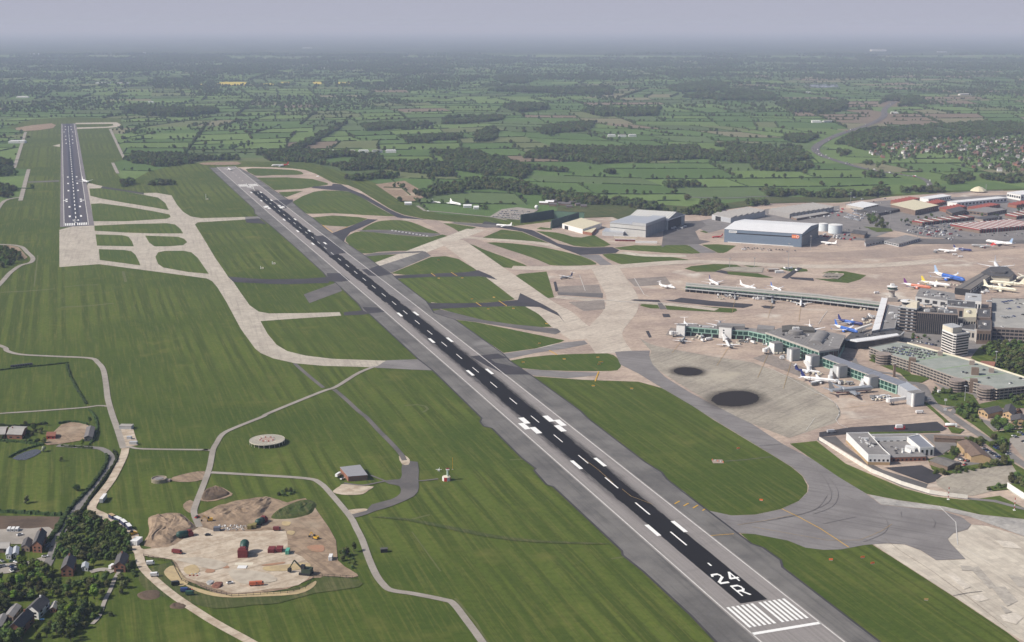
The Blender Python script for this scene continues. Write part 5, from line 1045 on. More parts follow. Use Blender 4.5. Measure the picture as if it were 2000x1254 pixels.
# multi storey car park
CPC = plain('car_park_concrete', (.31, .275, .245), .85, var=.1)
H = 11
roofp = [(1697, 679), (1728, 690.5), (1788, 709.5), (1854, 734), (1948, 761), (2030, 746), (2030, 752), (1900, 711), (1772, 672.5), (1752, 668)]
roofp = [(1697, 679), (1728, 690.5), (1788, 709.5), (1854, 734), (1948, 761), (2040, 751), (1900, 706), (1772, 671), (1752, 668)]
q = PP(roofp, H); c = cen(q); inn = [(c.x + (v.x - c.x) * .985, c.y + (v.y - c.y) * .985) for v in q]
t = thing('multi_storey_car_park', 'long four level car park with a greenish roof deck, round ramps and brown stair towers', 'car park', (c.x, c.y, 0))
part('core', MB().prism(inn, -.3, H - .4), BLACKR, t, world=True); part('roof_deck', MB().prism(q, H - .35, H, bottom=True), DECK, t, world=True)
for i in range(len(q)):
    a, b = q[i], q[(i + 1) % len(q)]
    for z0, mt in ((2.1, CPC), (5.0, CPC), (7.8, CPC), (H - .36, CPC)): band(t, a, b, z0, z0 + 1.15, mt, 'parapet', .15, .35)
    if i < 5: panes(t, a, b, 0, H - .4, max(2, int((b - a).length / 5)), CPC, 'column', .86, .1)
for k in range(9): band(t, q[0].lerp(q[4], .06 + k * .1), q[8].lerp(q[5], .06 + k * .1), H + .004, H + .02, plain('moss_stripe', (.22, .30, .17), .9) if k % 2 else CONCW, 'bay_marking', 0, 2.2 if k % 2 else .3)
band(t, q[5], q[6], H, H + 1.6, CREAM, 'back_wall', .1, .4); band(t, q[6], q[7], H, H + 1.6, CREAM, 'back_wall', .1, .4)
for px in ((1728, 714), (1872, 767), (1928, 782)):
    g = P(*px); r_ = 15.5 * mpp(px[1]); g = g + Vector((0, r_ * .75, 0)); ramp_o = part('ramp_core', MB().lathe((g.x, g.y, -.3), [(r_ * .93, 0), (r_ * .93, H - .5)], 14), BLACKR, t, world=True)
    for z0 in (.3, 2.9, 5.6, 8.3, H - .6): part('ramp_parapet', MB().lathe((g.x, g.y, z0), [(r_, 0), (r_, 1.25)], 14), CONCB, ramp_o, world=True)
for px, hh in (((1782, 727), 15), ((1902, 769), 14.5)):
    g = P(*px); part('stair_tower', MB().box((g.x, g.y + 3, -.3), (7.0, 5.5, hh), R(-15)), BROWN, t, world=True)
g = P(1906, 733, H); part('roof_stair', MB().box((g.x, g.y + 3, H), (7, 5.5, 7), R(-15)), BROWN, t, world=True)
for px in ((1836, 694), (1898, 712), (1936, 727)): g = P(*px, H); part('roof_stair', MB().box((g.x, g.y, H), (5, 4, 4), R(-15)), CONCB, t, world=True)

# ---------------------------------------------------------------- far pier (long double stripe) and the right hand pier
H = 8
q = PP([(1339, 558.5), (1600, 582), (1719, 596), (1720, 590), (1600, 575), (1340, 552)], H); t, pl = building('long_pier', 'long low pier with two pale roof stripes on the middle apron', 'terminal', q, H, GREENP, CONCW, rt=.5)
fr = PP([(1339, 558.5), (1600, 582), (1719, 596)], H)
for a, b in ((fr[0], fr[1]), (fr[1], fr[2])):
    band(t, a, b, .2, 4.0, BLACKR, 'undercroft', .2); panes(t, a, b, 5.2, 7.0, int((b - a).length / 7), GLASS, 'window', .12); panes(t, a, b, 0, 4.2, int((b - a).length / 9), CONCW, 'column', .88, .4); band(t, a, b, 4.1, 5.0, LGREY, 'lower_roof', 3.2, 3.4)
bk = PP([(1340, 552), (1600, 575), (1720, 590)], H); band(t, fr[0].lerp(bk[0], .42), fr[1].lerp(bk[1], .42), 8.4, 8.62, GREENP, 'roof_valley', 0, 2.0); band(t, fr[1].lerp(bk[1], .42), fr[2].lerp(bk[2], .42), 8.4, 8.62, GREENP, 'roof_valley', 0, 2.0)
H = 9
q = PP([(1865, 562), (1896, 566), (1938, 537), (1918, 532)], H); t, pl = building('right_hand_pier', 'brownish roofed pier reaching to the six sided end lounge', 'terminal', q, H, BLACKR, plain('brown_grey_roof', (.17, .155, .14), .85, var=.12, scale=.2))
band(t, q[1], q[2], 3, 8, LGREY, 'wall_band', .1); panes(t, q[1], q[2], 4, 7, 8, GLASS, 'window', .3); band(t, q[0].lerp(q[1], .5), q[3].lerp(q[2], .5), 9.3, 9.6, DGREY, 'roof_ridge', 0, 2)
q = PP([(1918, 531), (1936, 520), (1966, 520), (1980, 532), (1972, 539), (1936, 537)], 11); t, pl = building('end_lounge', 'six sided pier end lounge with a dark roof and pale walls', 'terminal', q, 10, CREAM, DGREY, over=.06)
c = cen(q); part('roof_cap', MB().prism([(c.x + (v.x - c.x) * .55, c.y + (v.y - c.y) * .55) for v in q], 10.3, 12.5), DGREY, t, world=True); panes(t, q[4], q[5], 5, 8, 4, GLASS, 'window', .25)
# round control tower on the pier root
g = P(1741, 588); t = thing('control_tower', 'pale round control tower with a flared cab at the root of the long pier', 'control tower', (g.x, g.y, 0))
part('base_block', MB().box((0, 0, -.3), (13, 11, 6)), CONCW, t); part('shaft', MB().lathe((0, 0, 5.5), [(4.2, 0), (3.6, 4), (3.8, 8)], 16), CONCW, t); part('gallery', MB().lathe((0, 0, 13.5), [(4, 0), (7.4, 1.6), (7.4, 2.6)], 16), CONCW, t); part('cab_glass', MB().lathe((0, 0, 16.1), [(5.8, 0), (6.6, 3)], 16, cap=False), GLASSG, t); part('cab_roof', MB().lathe((0, 0, 19.1), [(7, 0), (7, .7), (2, 1.2)], 16), WHITE, t); part('roof_box', MB().box((0, 0, 20), (4.5, 4.5, 3)), WHITE, t); part('aerial', MB().tube((1, 0, 23), (1, 0, 27), .15), STEEL, t)

# ---------------------------------------------------------------- hangars
def hangar(name, label, a, b, c, H, ridge, wall, roof, along='ab', group='hangars beyond the aprons'):
    return gable_house(name, label, 'hangar', quad_px(a, b, c), H, ridge, wall, roof, along=along, over=.6, group=group)
t, k = hangar('hangar', 'huge blue hangar with a bright white roof and an orange sign', (1414, 473), (1565, 483), (1598, 462), 22, 4.5, BLUEC, WHITER, 'ab')
A, B, C, D = quad_px((1414, 473), (1565, 483), (1598, 462))
band(t, A.lerp(B, .155), A.lerp(B, .96), 15.4, 17.0, BLACKR, 'dark_stripe', .15); panes(t, A, B, .3, 7.2, 18, BLUEC, 'cladding_panel', .03, .08); panes(t, A, B, 7.4, 14.9, 18, BLUEC, 'cladding_panel', .03, .08)
band(t, A, B, 17.2, 21.6, BLUEC, 'upper_cladding', .12); band(t, A.lerp(B, .06), A.lerp(B, .165), 16.8, 20.4, WHITE, 'white_sign', .35); band(t, A.lerp(B, .068), A.lerp(B, .155), 18.0, 18.9, BLUEC, 'sign_lettering', .40)
sg = band(t, A.lerp(B, .875), A.lerp(B, .945), 14.2, 19.8, ORANGE, 'orange_sign', .45); c = A.lerp(B, .948); d = (B - A).normalized()
for k_, r_, mt in ((0, 3.1, ORANGE), (1, 2.4, WHITE), (2, 1.6, ORANGE)):
    mb = MB(); mb.add([(r_ * math.cos(i * .5236), -.02 * k_, r_ * math.sin(i * .5236)) for i in range(12)], [tuple(range(12))]); o = part('sign_disc', mb, mt, t); o.location = Vector((c.x, c.y, 17)) + Vector((d.y, -d.x, 0)) * (.5 + .05 * k_) - Vector(t.location); o.rotation_euler = (0, 0, math.atan2(d.y, d.x))
for i in range(3): bc = A.lerp(B, .88 + i * .022); band(t, bc, A.lerp(B, .895 + i * .022), 15.6, 18.2, plain('sign_pale', (.8, .45, .3), .6), 'sign_lettering', .52)
panes(t, B, C, .2, 17, 6, plain('door_steel', (.21, .215, .225), .7), 'hangar_door', .05, .2); band(t, B, C, 17.3, 18, DGREY, 'door_track', .5, .7); band(t, A.lerp(B, .05), A.lerp(B, .9), .2, 1.4, WHITE, 'plinth', .4)
A2 = A + (D - A) * .5
t, k = hangar('hangar', 'pale grey hangar with a tall right half and panelled front', (1191, 457), (1261, 464), (1300, 449), 19, 1.5, LGREY, SHEDR, 'ab')
A, B, C, D = quad_px((1191, 457), (1261, 464), (1300, 449)); m0 = A.lerp(B, .62); part('tall_section', MB().prism([m0, B + (B - A).normalized() * .1, C + (B - A).normalized() * .1, D.lerp(C, .62)], 18, 23.5), LGREY, t, world=True)
part('tall_roof', MB().prism([m0, B, C, D.lerp(C, .62)], 23.52, 24), SILV, t, world=True); part('low_roof', MB().prism([A, A.lerp(B, .615), D.lerp(C, .615), D], 19.6, 20.9), SILV, t, world=True)
for z0, z1 in ((.4, 6), (6.3, 11.5), (12.6, 18.6)): panes(t, A, B, z0, z1, 9, plain('panel_grey', (.47, .47, .455), .6), 'cladding_panel', .035, .1)
band(t, A, B, 11.6, 12.5, BLACKR, 'dark_stripe', .14); panes(t, B, C, .3, 19, 7, plain('door_grey', (.25, .255, .26), .7), 'hangar_door', .05, .15)
q = quad_px((1176, 460), (1217, 463), (1223, 456)); building('hangar_annex', 'low grey annex with small windows at the left foot of the panelled hangar', 'building', q, 7, LGREY, SILV)
t, k = hangar('hangar', 'great gabled hangar with a ribbed pale roof and an open dark end', (1226, 445), (1302, 450), (1337, 438), 18, 9.5, plain('hangar_wall', (.30, .31, .32), .7), plain('ribbed_roof', (.60, .60, .575), .6, var=.06), 'ab')
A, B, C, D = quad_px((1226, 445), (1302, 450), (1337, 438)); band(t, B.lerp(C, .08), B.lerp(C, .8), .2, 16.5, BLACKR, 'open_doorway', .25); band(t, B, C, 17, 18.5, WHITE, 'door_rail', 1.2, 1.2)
for i in range(14):
    r0 = A.lerp(B, (i + .5) / 14); r1 = D.lerp(C, (i + .5) / 14); m_ = r0.lerp(r1, .5); mb = MB(); mb.tube(r0 + Vector((0, 0, 18.5)), m_ + Vector((0, 0, 27.95)), .35, n=4); part('roof_rib', mb, MGREY, t, world=True)
def saw(label, a, b, c, H, n, th, wall):
    A, B, C, D = quad_px(a, b, c); t = thing('workshop', label, 'hangar', tuple(cen([A, B, C, D])), group='hangars beyond the aprons'); part('wall', MB().prism([A, B, C, D], -.3, H), wall, t, world=True)
    for i in range(n):
        a0, a1 = B.lerp(C, i / n), B.lerp(C, (i + 1) / n); b0, b1 = A.lerp(D, i / n), A.lerp(D, (i + 1) / n); up = Vector((0, 0, H)); hi = Vector((0, 0, H + th))
        mb = MB(); mb.add([a0 + up, a1 + hi, b1 + hi, b0 + up, a1 + up, b1 + up], [(0, 1, 2, 3), (1, 4, 5, 2), (0, 4, 1), (3, 2, 5)]); part('roof_bay', mb, SHEDR, t, world=True)
    return t, (A, B, C, D)
t, (A, B, C, D) = saw('grey saw tooth workshop with an open doorway behind the blue hangar', (1390, 429), (1427, 436), (1494, 423), 9.5, 6, 3.2, LGREY)
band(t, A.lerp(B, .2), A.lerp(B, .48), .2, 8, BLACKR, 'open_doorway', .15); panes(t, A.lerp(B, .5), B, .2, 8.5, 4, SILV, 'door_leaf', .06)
t, (A, B, C, D) = saw('wide grey saw tooth shed behind the smaller saw tooth workshop', (1501, 418), (1542, 427), (1628, 414), 8.5, 9, 2.2, plain('shed_wall', (.28, .27, .26), .8)); panes(t, B, C, 2, 6.5, 12, LGREY, 'window', .3)
q = quad_px((1545, 428), (1556, 431), (1620, 420)); building('low_shed', 'low brown shed along the foot of the wide saw tooth shed', 'shed', q, 4, BROWN, SHEDR)
t, k = building('low_hangar', 'low white maintenance building with a creamy flat roof by the green blast walls', 'hangar', quad_px((1098, 446), (1138, 457), (1175, 445)), 8.5, WHITE, CREAMR)
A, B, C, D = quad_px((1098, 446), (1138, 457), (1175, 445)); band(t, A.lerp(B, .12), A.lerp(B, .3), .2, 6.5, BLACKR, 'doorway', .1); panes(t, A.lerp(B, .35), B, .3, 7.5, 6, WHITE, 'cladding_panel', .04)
building('site_office', 'small brick office with a pale roof in front of the low white building', 'building', quad_px((1138, 457), (1156, 460), (1165, 451)), 5, BRICK, CREAMR)
def blast(label, a, b, H, mat, th=2.0):
    A, B = P(*a), P(*b); d = (B - A); rz = math.atan2(d.y, d.x); t = thing('blast_wall', label, 'blast wall', (A.x, A.y, 0), rz, group='green blast walls of the engine test pen'); n = int(d.length / 6)
    for i in range(n): part('steel_panel', MB().box((d.length * (i + .5) / n, 0, -.3), (d.length / n * .985, th if i % 2 else th * .82, H + .3)), mat, t)
    part('top_rail', MB().box((d.length / 2, 0, H + .02), (d.length, th * 1.05, .4)), GREENW, t)
    for i in range(0, n, 2): part('buttress', MB().box((d.length * (i + .5) / n, th, -.3), (.8, 3, H * .7), 0, .6), mat, t)
blast('dark green steel blast wall, leftmost of the engine test pen', (1017, 435.5), (1081, 425.5), 15, GREENW); blast('dark green steel blast wall nearest to the low white building', (1077, 446.5), (1130, 431), 15, GREENW); blast('green back screen of the engine test pen, painted paler as if sunlit', (1082, 426), (1141, 429), 13, GREENP)  # back screen's paler green paints in the sunlight on its face
def tank(label, px, r, h):
    g = P(*px); t = thing('storage_tank', label, 'tank', (g.x, g.y, 0), group='white fuel tanks beside the blue hangar'); part('shell', MB().lathe((0, 0, -.3), [(r, 0), (r, h + .3)], 24, cap=False), plain('tank_white', (.60, .66, .70), .5, var=.04), t, smooth=True); part('lid', MB().lathe((0, 0, h), [(r + .2, 0), (r + .2, .3), (r * .3, 1.2), (.1, 1.4)], 24), WHITE, t)
    part('ladder', MB().box((r * .7, -r * .72, 0), (.8, .4, h)), STEEL, t)
tank('smaller white fuel tank right behind the blue hangar', (1607.5, 451), 8, 13); tank('larger white fuel tank standing right of the smaller one', (1631, 455), 12, 14.5)

# ---------------------------------------------------------------- industrial sheds at the right
for nm, lb, a, b, c, H, wl_, rf in (
    ('white_shed', 'flat white roofed shed behind the yard of parked vans', (1653, 405), (1686, 411), (1716, 404), 5, CONCW, WHITER), ('dark_shed', 'dark flat roofed block between the white roofed shed and the cream roofed warehouse', (1674, 416), (1716, 422), (1758, 413), 5, DGREY, DGREY),
    ('warehouse', 'brown warehouse with a broad cream roof', (1739, 409), (1787, 421), (1832, 411), 10, BROWN, CREAMR), ('long_shed', 'very long white shed among the red roofs', (1850, 402), (1869, 404.5), (1967, 395), 9, WHITE, WHITER), ('white_shed', 'short white shed left of the very long white shed', (1796, 394), (1813, 397.5), (1857, 391), 9, WHITE, WHITER),
    ('red_roofed_unit', 'red roofed brick unit left of the short white shed', (1739, 398), (1757, 401), (1796, 393), 6, BRICK, REDROOF), ('red_roofed_unit', 'red roofed unit directly below the short white shed', (1804, 402), (1820, 406), (1848, 399), 6, BRICK, REDROOF), ('red_roofed_unit', 'red roofed unit in front of the left end of the very long white shed', (1834, 412), (1850, 416), (1888, 409), 6, BRICK, REDROOF),
    ('red_roofed_unit', 'red roofed unit in front of the right end of the very long white shed', (1889, 411), (1908, 414), (1953, 405), 6, BRICK, REDROOF), ('red_roofed_unit', 'red roofed unit at the right edge of the picture', (1968, 404), (1985, 407), (2030, 398), 6, BRICK, REDROOF), ('brick_office', 'dark brick office block right of the cream roofed warehouse', (1847, 419), (1859, 426), (1886, 419), 9, BROWN, DGREY),
    ('brick_office', 'wide low brick office behind the red ribbed depot', (1886, 418), (1928, 423), (1966, 416), 7, BROWN, MGREY), ('dark_shed', 'low dark shed directly behind the red ribbed depot', (1903, 431), (1920, 434), (1957, 428), 5, CONCB, DGREY), ('white_office', 'white office building with window bands in the top right corner', (1966, 387), (1993, 392), (2040, 386), 12, WHITE, WHITER),
    ('grey_office', 'low grey airfield office with pale windows at the edge of the apron', (1691, 482), (1727, 475), (1724, 471), 5, LGREY, DGREY), ('grey_office', 'second low grey airfield office right of the first one', (1727, 476), (1755, 482.5), (1797, 471), 5, LGREY, MGREY), ('brown_depot', 'small dark brown depot right of the fuel tanks', (1661, 462), (1688, 466), (1694, 459), 6, BROWN, DGREY)):
    q = quad_px(a, b, c); t, pl = building(nm, lb, 'building', q, H, wl_, rf, over=.015, group='industrial sheds at the right'); n_ = max(3, min(14, int((q[2] - q[1]).length / 8)))
    panes(t, q[1], q[2], H * .35, H * .72, n_, GLASS, 'window', .45)
    if 'office' in nm: panes(t, q[0], q[1], H * .35, H * .72, 6, GLASS, 'window', .3)
    if rf is REDROOF:
        for i in range(6): band(t, q[1].lerp(q[2], (i + .5) / 6), q[0].lerp(q[3], (i + .5) / 6), H + .3, H + 1.4, REDROOF, 'roof_ridge', 0, 2.4)
def ribbed(label, a, b, c, H, n, roof):
    q = quad_px(a, b, c); t, pl = building('ribbed_depot', label, 'depot', q, H, BROWN, roof, group='depots with red and white roof frames'); A, B, C, D = q
    for i in range(n):
        f = (i + .5) / n; p0, p1 = B.lerp(C, f), A.lerp(D, f); mb = MB(); mb.tube(p0 + Vector((0, 0, H + .4)), p1 + Vector((0, 0, H + 1.6)), .55, n=4); part('roof_frame', mb, WHITE if i % 2 == 0 else REDF, t, world=True); mb = MB(); mb.box((p0.x, p0.y, 0), (1.4, .8, H + .5), 0); part('red_pier', mb, REDF, t, world=True)
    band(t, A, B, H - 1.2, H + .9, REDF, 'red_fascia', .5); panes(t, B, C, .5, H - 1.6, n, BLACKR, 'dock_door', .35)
ribbed('largest black roofed depot with red and white roof frames', (1856, 446), (1913, 456), (2035, 446), 6.5, 22, DGREY); ribbed('row of arched red framed units above the yard of parked cars', (1781, 438), (1801, 441), (1904, 430), 6, 12, BROWN); ribbed('small red framed depot behind the largest one at the right edge', (1963, 425), (1985, 429), (2035, 420), 6, 8, BROWN)
g = P(1911, 375); t = thing('pavilion', 'cream tent roofed pavilion beyond the red roofs', 'pavilion', (g.x, g.y, 0)); part('tent_roof', MB().lathe((0, 0, 2.5), [(18, 0), (16, 2.2), (9, 7), (2, 9.5), (.2, 10)], 10), CREAMR, t); part('wall', MB().lathe((0, 0, -.3), [(15.5, 0), (15.5, 3)], 10, cap=False), BROWN, t); part('mast', MB().tube((16, 0, 0), (16, 0, 17), .5), STEEL, t)

# ---------------------------------------------------------------- flat roofed white offices round a courtyard, lower right
H = 7.5
def wing(label, pts, H, wall, roof, par, wins=(), n=6, z=(3.2, 5.0)):
    w_ = PP(pts, H); t, pl = building('office_wing', label, 'office', w_, H, wall, roof, parapet=par, group='white office wings round the courtyard')
    for i in wins: panes(t, w_[i], w_[(i + 1) % len(w_)], z[0], z[1], n, GLASS, 'window', .55)
    return t, w_
t, w_ = wing('long grey roofed white wing facing the perimeter wall', [(1653, 847), (1696, 890), (1739, 890.5), (1725, 878), (1696, 846)], 8.0, WHITE, MGREY, WHITE, (1,), 5)
band(t, w_[0], w_[1], .2, 2.6, YBRICK, 'brick_plinth', .1); band(t, w_[1], w_[2], .2, 2.6, YBRICK, 'brick_plinth', .1)
for i in range(9): g = w_[0].lerp(w_[1], rnd.uniform(.1, .9)).lerp(w_[4].lerp(w_[3], .5), rnd.uniform(.2, .8)); part('roof_vent', MB().box((g.x, g.y, 8.3), (1.2, 1.2, .8)), WHITE, t, world=True)
wing('back wing of the white courtyard offices with a row of small windows', [(1696, 850), (1709, 856), (1774, 854.5), (1795, 850), (1790, 848.5)], 7.0, WHITE, MGREY, WHITE, (1,), 5, (2.8, 4.6))
wing('right wing of the white courtyard offices with a blue grey roof', [(1772, 855), (1797, 876), (1824.5, 875), (1796, 850)], 7.4, WHITE, BLUEROOF, WHITE, (1,), 3, (1.2, 6))
wing('low grey roof filling the courtyard of the white offices', [(1720, 868), (1741, 894), (1809, 892), (1790, 873), (1772, 861), (1716, 862)], 3.6, BRICK, MGREY, None, (1,), 8, (.8, 2.4))
g = P(1781, 893); t, _ = building('plant_house', 'white angular plant house on the courtyard roof', 'building', rect((g.x, g.y + 6), 8, 6, R(-25)), 7.2, WHITE, WHITE); part('stair_fin', MB().box((g.x - 3, g.y + 1, 3), (1, 7, 4), R(25)), WHITE, t, world=True)
t, k = gable_house('bungalow', 'long brick bungalow with a white gable wall behind the courtyard offices', 'building', quad_px((1825, 864), (1888, 867), (1886, 862)), 4, 1.2, BROWN, TILE, along='ab')
t, k = gable_house('office_house', 'large tiled house with parked cars either side, right of the courtyard offices', 'building', quad_px((1896, 904), (1934, 907), (1905, 878)), 5.5, 2.5, YBRICK, TILE, along='bc'); t, k = gable_house('office_house', 'tiled side wing of the large house beside the courtyard offices', 'building', quad_px((1884, 895), (1906, 898), (1902, 882)), 5, 2.2, YBRICK, TILE, along='ab')
t, k = gable_house('tiled_hall', 'low hall with a broad grey tiled roof at the edge of the old court', 'building', quad_px((1815, 909), (1850, 921), (1877, 914)), 4, 1.6, BROWN, plain('grey_tile', (.15, .14, .13), .85, var=.15, scale=.4), along='ab')
for lb, a, b, c in (('yellow brick building, front left wing under a dark hipped roof', (1910, 810), (1929, 818), (1958, 811)), ('yellow brick building, right wing under a dark hipped roof', (1958, 815), (1978, 821), (1983, 806)), ('low grey roofed yellow brick extension at the right edge', (1974, 831), (2010, 834), (2010, 824))):
    t, k = gable_house('brick_building', lb, 'building', quad_px(a, b, c), 8 if 'low' not in lb else 4.5, 2.6, YBRICK, SLATE, along='bc', over=.6); panes(t, k[0], k[1], 2, 3.6, 3, GLASS, 'window', .5)
t, k = gable_house('red_house', 'small red roofed house among trees behind the car park', 'building', quad_px((1912, 724), (1940, 726), (1945, 716)), 5, 2.5, BRICK, plain('red_tile', (.26, .12, .085), .85, var=.15), along='ab')
# perimeter wall
PWALL = plain('pale_wall', (.62, .59, .54), .8, var=.08)
w_ = PP(zp(T8, [(0, 500), (150, 592), (330, 705), (510, 815), (800, 935), (1080, 1022), (1250, 1050), (1450, 1073)])); t = thing('perimeter_wall', 'pale concrete perimeter wall curving round the courtyard offices', 'wall', (w_[3].x, w_[3].y, 0))
for a, b in zip(w_[:-1], w_[1:]):
    n_ = max(2, int((b - a).length / 6))
    for i in range(n_): band(t, a.lerp(b, i / n_), a.lerp(b, (i + .985) / n_), -.2, 3.2, PWALL, 'wall_panel', .2, .5)
w_ = PP(zp(T8, [(1835, 975), (1900, 1020), (2000, 1085)])); t = thing('white_fence', 'white panelled fence at the lower right beyond the old court', 'fence', (w_[1].x, w_[1].y, 0))
for a, b in zip(w_[:-1], w_[1:]):
    for i in range(8): band(t, a.lerp(b, i / 8), a.lerp(b, (i + .96) / 8), 0, 5.5, WHITE, 'fence_panel', .2, .3)
# plant, ducts and vents on the big roofs
def clutter(t, poly_, H, n):
    for i in range(n):
        a, b = rnd.uniform(.12, .88), rnd.uniform(.15, .85); c = poly_[0].lerp(poly_[1], a).lerp(poly_[3].lerp(poly_[2], a), b); lg = rnd.random() < .3
        part('roof_duct' if lg else 'roof_vent', MB().box((c.x, c.y, H), (rnd.uniform(4, 9) if lg else rnd.uniform(1, 2.4), rnd.uniform(.8, 1.8), rnd.uniform(.7, 1.8)), rnd.choice((0, FA, FA + 1.57))), rnd.choice((LGREY, WHITE, MGREY, DGREY)), t, world=True)
LB = {o.get('label'): o for o in bpy.data.objects if o.get('label')}
for lb, pts, H, n in (('broad grey rooftop car deck at the right edge behind the office', [(1960, 600), (2030, 602), (2030, 590), (1950, 590)], 13.3, 6), ('dark flat roofed block between the white roofed shed and the cream roofed warehouse', [(1676, 414), (1716, 418), (1752, 411), (1712, 409)], 5.3, 8), ('flat grey roof joining the round tower to the right hand pier', [(1792, 577), (1862, 587), (1862, 575), (1800, 565)], 9.3, 16), ('low white edged link building between the wedge hall and the dark offices', [(1660, 660), (1745, 654), (1745, 648), (1668, 654)], 9.35, 8), ('wedge shaped terminal hall with an oval dome and a barrel vault on its grey roof', [(1505, 651), (1600, 682), (1638, 662), (1535, 643)], 14.6, 18), ('glazed green fronted pier running west from the hall with the oval dome', [(1344, 638), (1400, 643), (1402, 638), (1350, 634)], 10.5, 7), ('long grey roofed white wing facing the perimeter wall', [(1660, 849), (1698, 886), (1730, 884), (1694, 849)], 8.3, 8), ('low grey roof filling the courtyard of the white offices', [(1724, 870), (1745, 890), (1790, 889), (1768, 866)], 3.9, 8), ('wide dark glass office block with a fine grid right of the banded tower', [(1792, 604), (1866, 609), (1864, 594), (1794, 588)], 25.3, 16)):
    if n and lb in LB: clutter(LB[lb], PP(pts, H), H, n)
# ================================================================== AIRCRAFT
PWHITE = plain('aircraft_white', (.82, .82, .82), .35, var=.03, spec=.5); PBLUE = plain('aircraft_blue', (.045, .14, .50), .35, var=.05); PNAVY = plain('aircraft_navy', (.025, .035, .16), .35, var=.05); PRED = plain('aircraft_red', (.62, .055, .045), .35, var=.05)
PORANGE = plain('aircraft_orange', (.60, .20, .12), .35, var=.05); PPURPLE = plain('aircraft_purple', (.14, .035, .17), .35, var=.05); PYELLOW = plain('aircraft_yellow', (.70, .55, .06), .35, var=.05); PSILVER = plain('aircraft_silver', (.46, .48, .50), .3, metal=.35, var=.06); PGREY = plain('aircraft_grey', (.34, .35, .36), .4, var=.05)
PCREAM = plain('aircraft_cream', (.78, .74, .60), .4, var=.04); PPALEBLUE = plain('aircraft_pale_blue', (.30, .42, .60), .4, var=.04); PDARK = plain('aircraft_dark', (.03, .03, .035), .3)
def fus_rings(L, r, x0, x1, nose=.14, tail=.30, n=12, drop=0.0):
    """rings of a fuselage between two fractions of its length (0 = tail cone, 1 = nose)"""
    mb = MB(); ts = sorted(set([x0, x1] + [t for t in (.0, .04, .10, .18, .26, .34, .5, .7, .84, .89, .93, .96, .98, .993, 1.0) if x0 < t < x1])); rings = []
    for t in ts:
        if t < tail: k = t / tail; rr = r * (.10 + .90 * (1 - (1 - k) ** 1.8)); zc = r * (1 - k) ** 1.7 * .62
        elif t > 1 - nose: k = (1 - t) / nose; rr = r * max(.03, math.sqrt(max(0, 1 - (1 - k) ** 2.2))); zc = -r * .22 * (1 - k) ** 2
        else: rr = r; zc = 0
        rings.append((L * (t - .5), rr, zc - drop * max(0, (t - .86)) * L))
    for x, rr, zc in rings: mb.v += [(x, rr * math.cos(2 * math.pi * i / n), zc + rr * math.sin(2 * math.pi * i / n)) for i in range(n)]
    for j in range(len(rings) - 1): mb.f += [(j * n + i, j * n + (i + 1) % n, (j + 1) * n + (i + 1) % n, (j + 1) * n + i) for i in range(n)]
    mb.f += [tuple(range(n - 1, -1, -1)), tuple((len(rings) - 1) * n + i for i in range(n))]; return mb
def foil(p0, c0, p1, c1, t0, t1, vert=False):
    """tapered aerofoil slab from root point p0 (leading edge) to tip p1; chord runs towards -x"""
    mb = MB(); vs = []
    for p, c, t in ((p0, c0, t0), (p1, c1, t1)):
        for fx, ft in ((0, 0), (.25, .5), (.65, .38), (1, .02), (.65, -.30), (.25, -.42)):
            dz = ft * t * c; vs.append((p[0] - fx * c, p[1] + (dz if vert else 0), p[2] + (0 if vert else dz)))
    mb.add(vs, [(i, (i + 1) % 6, (i + 1) % 6 + 6, i + 6) for i in range(6)] + [(5, 4, 3, 2, 1, 0), (6, 7, 8, 9, 10, 11)]); return mb
def xlathe(c, prof, n=10):
    mb = MB(); vs = []
    for x, r in prof: vs += [(c[0] + x, c[1] + r * math.cos(6.2832 * i / n), c[2] + r * math.sin(6.2832 * i / n)) for i in range(n)]
    mb.add(vs, [(j * n + i, j * n + (i + 1) % n, (j + 1) * n + (i + 1) % n, (j + 1) * n + i) for j in range(len(prof) - 1) for i in range(n)] + [tuple(range(n - 1, -1, -1)), tuple((len(prof) - 1) * n + i for i in range(n))]); return mb
AIR_CACHE = {}
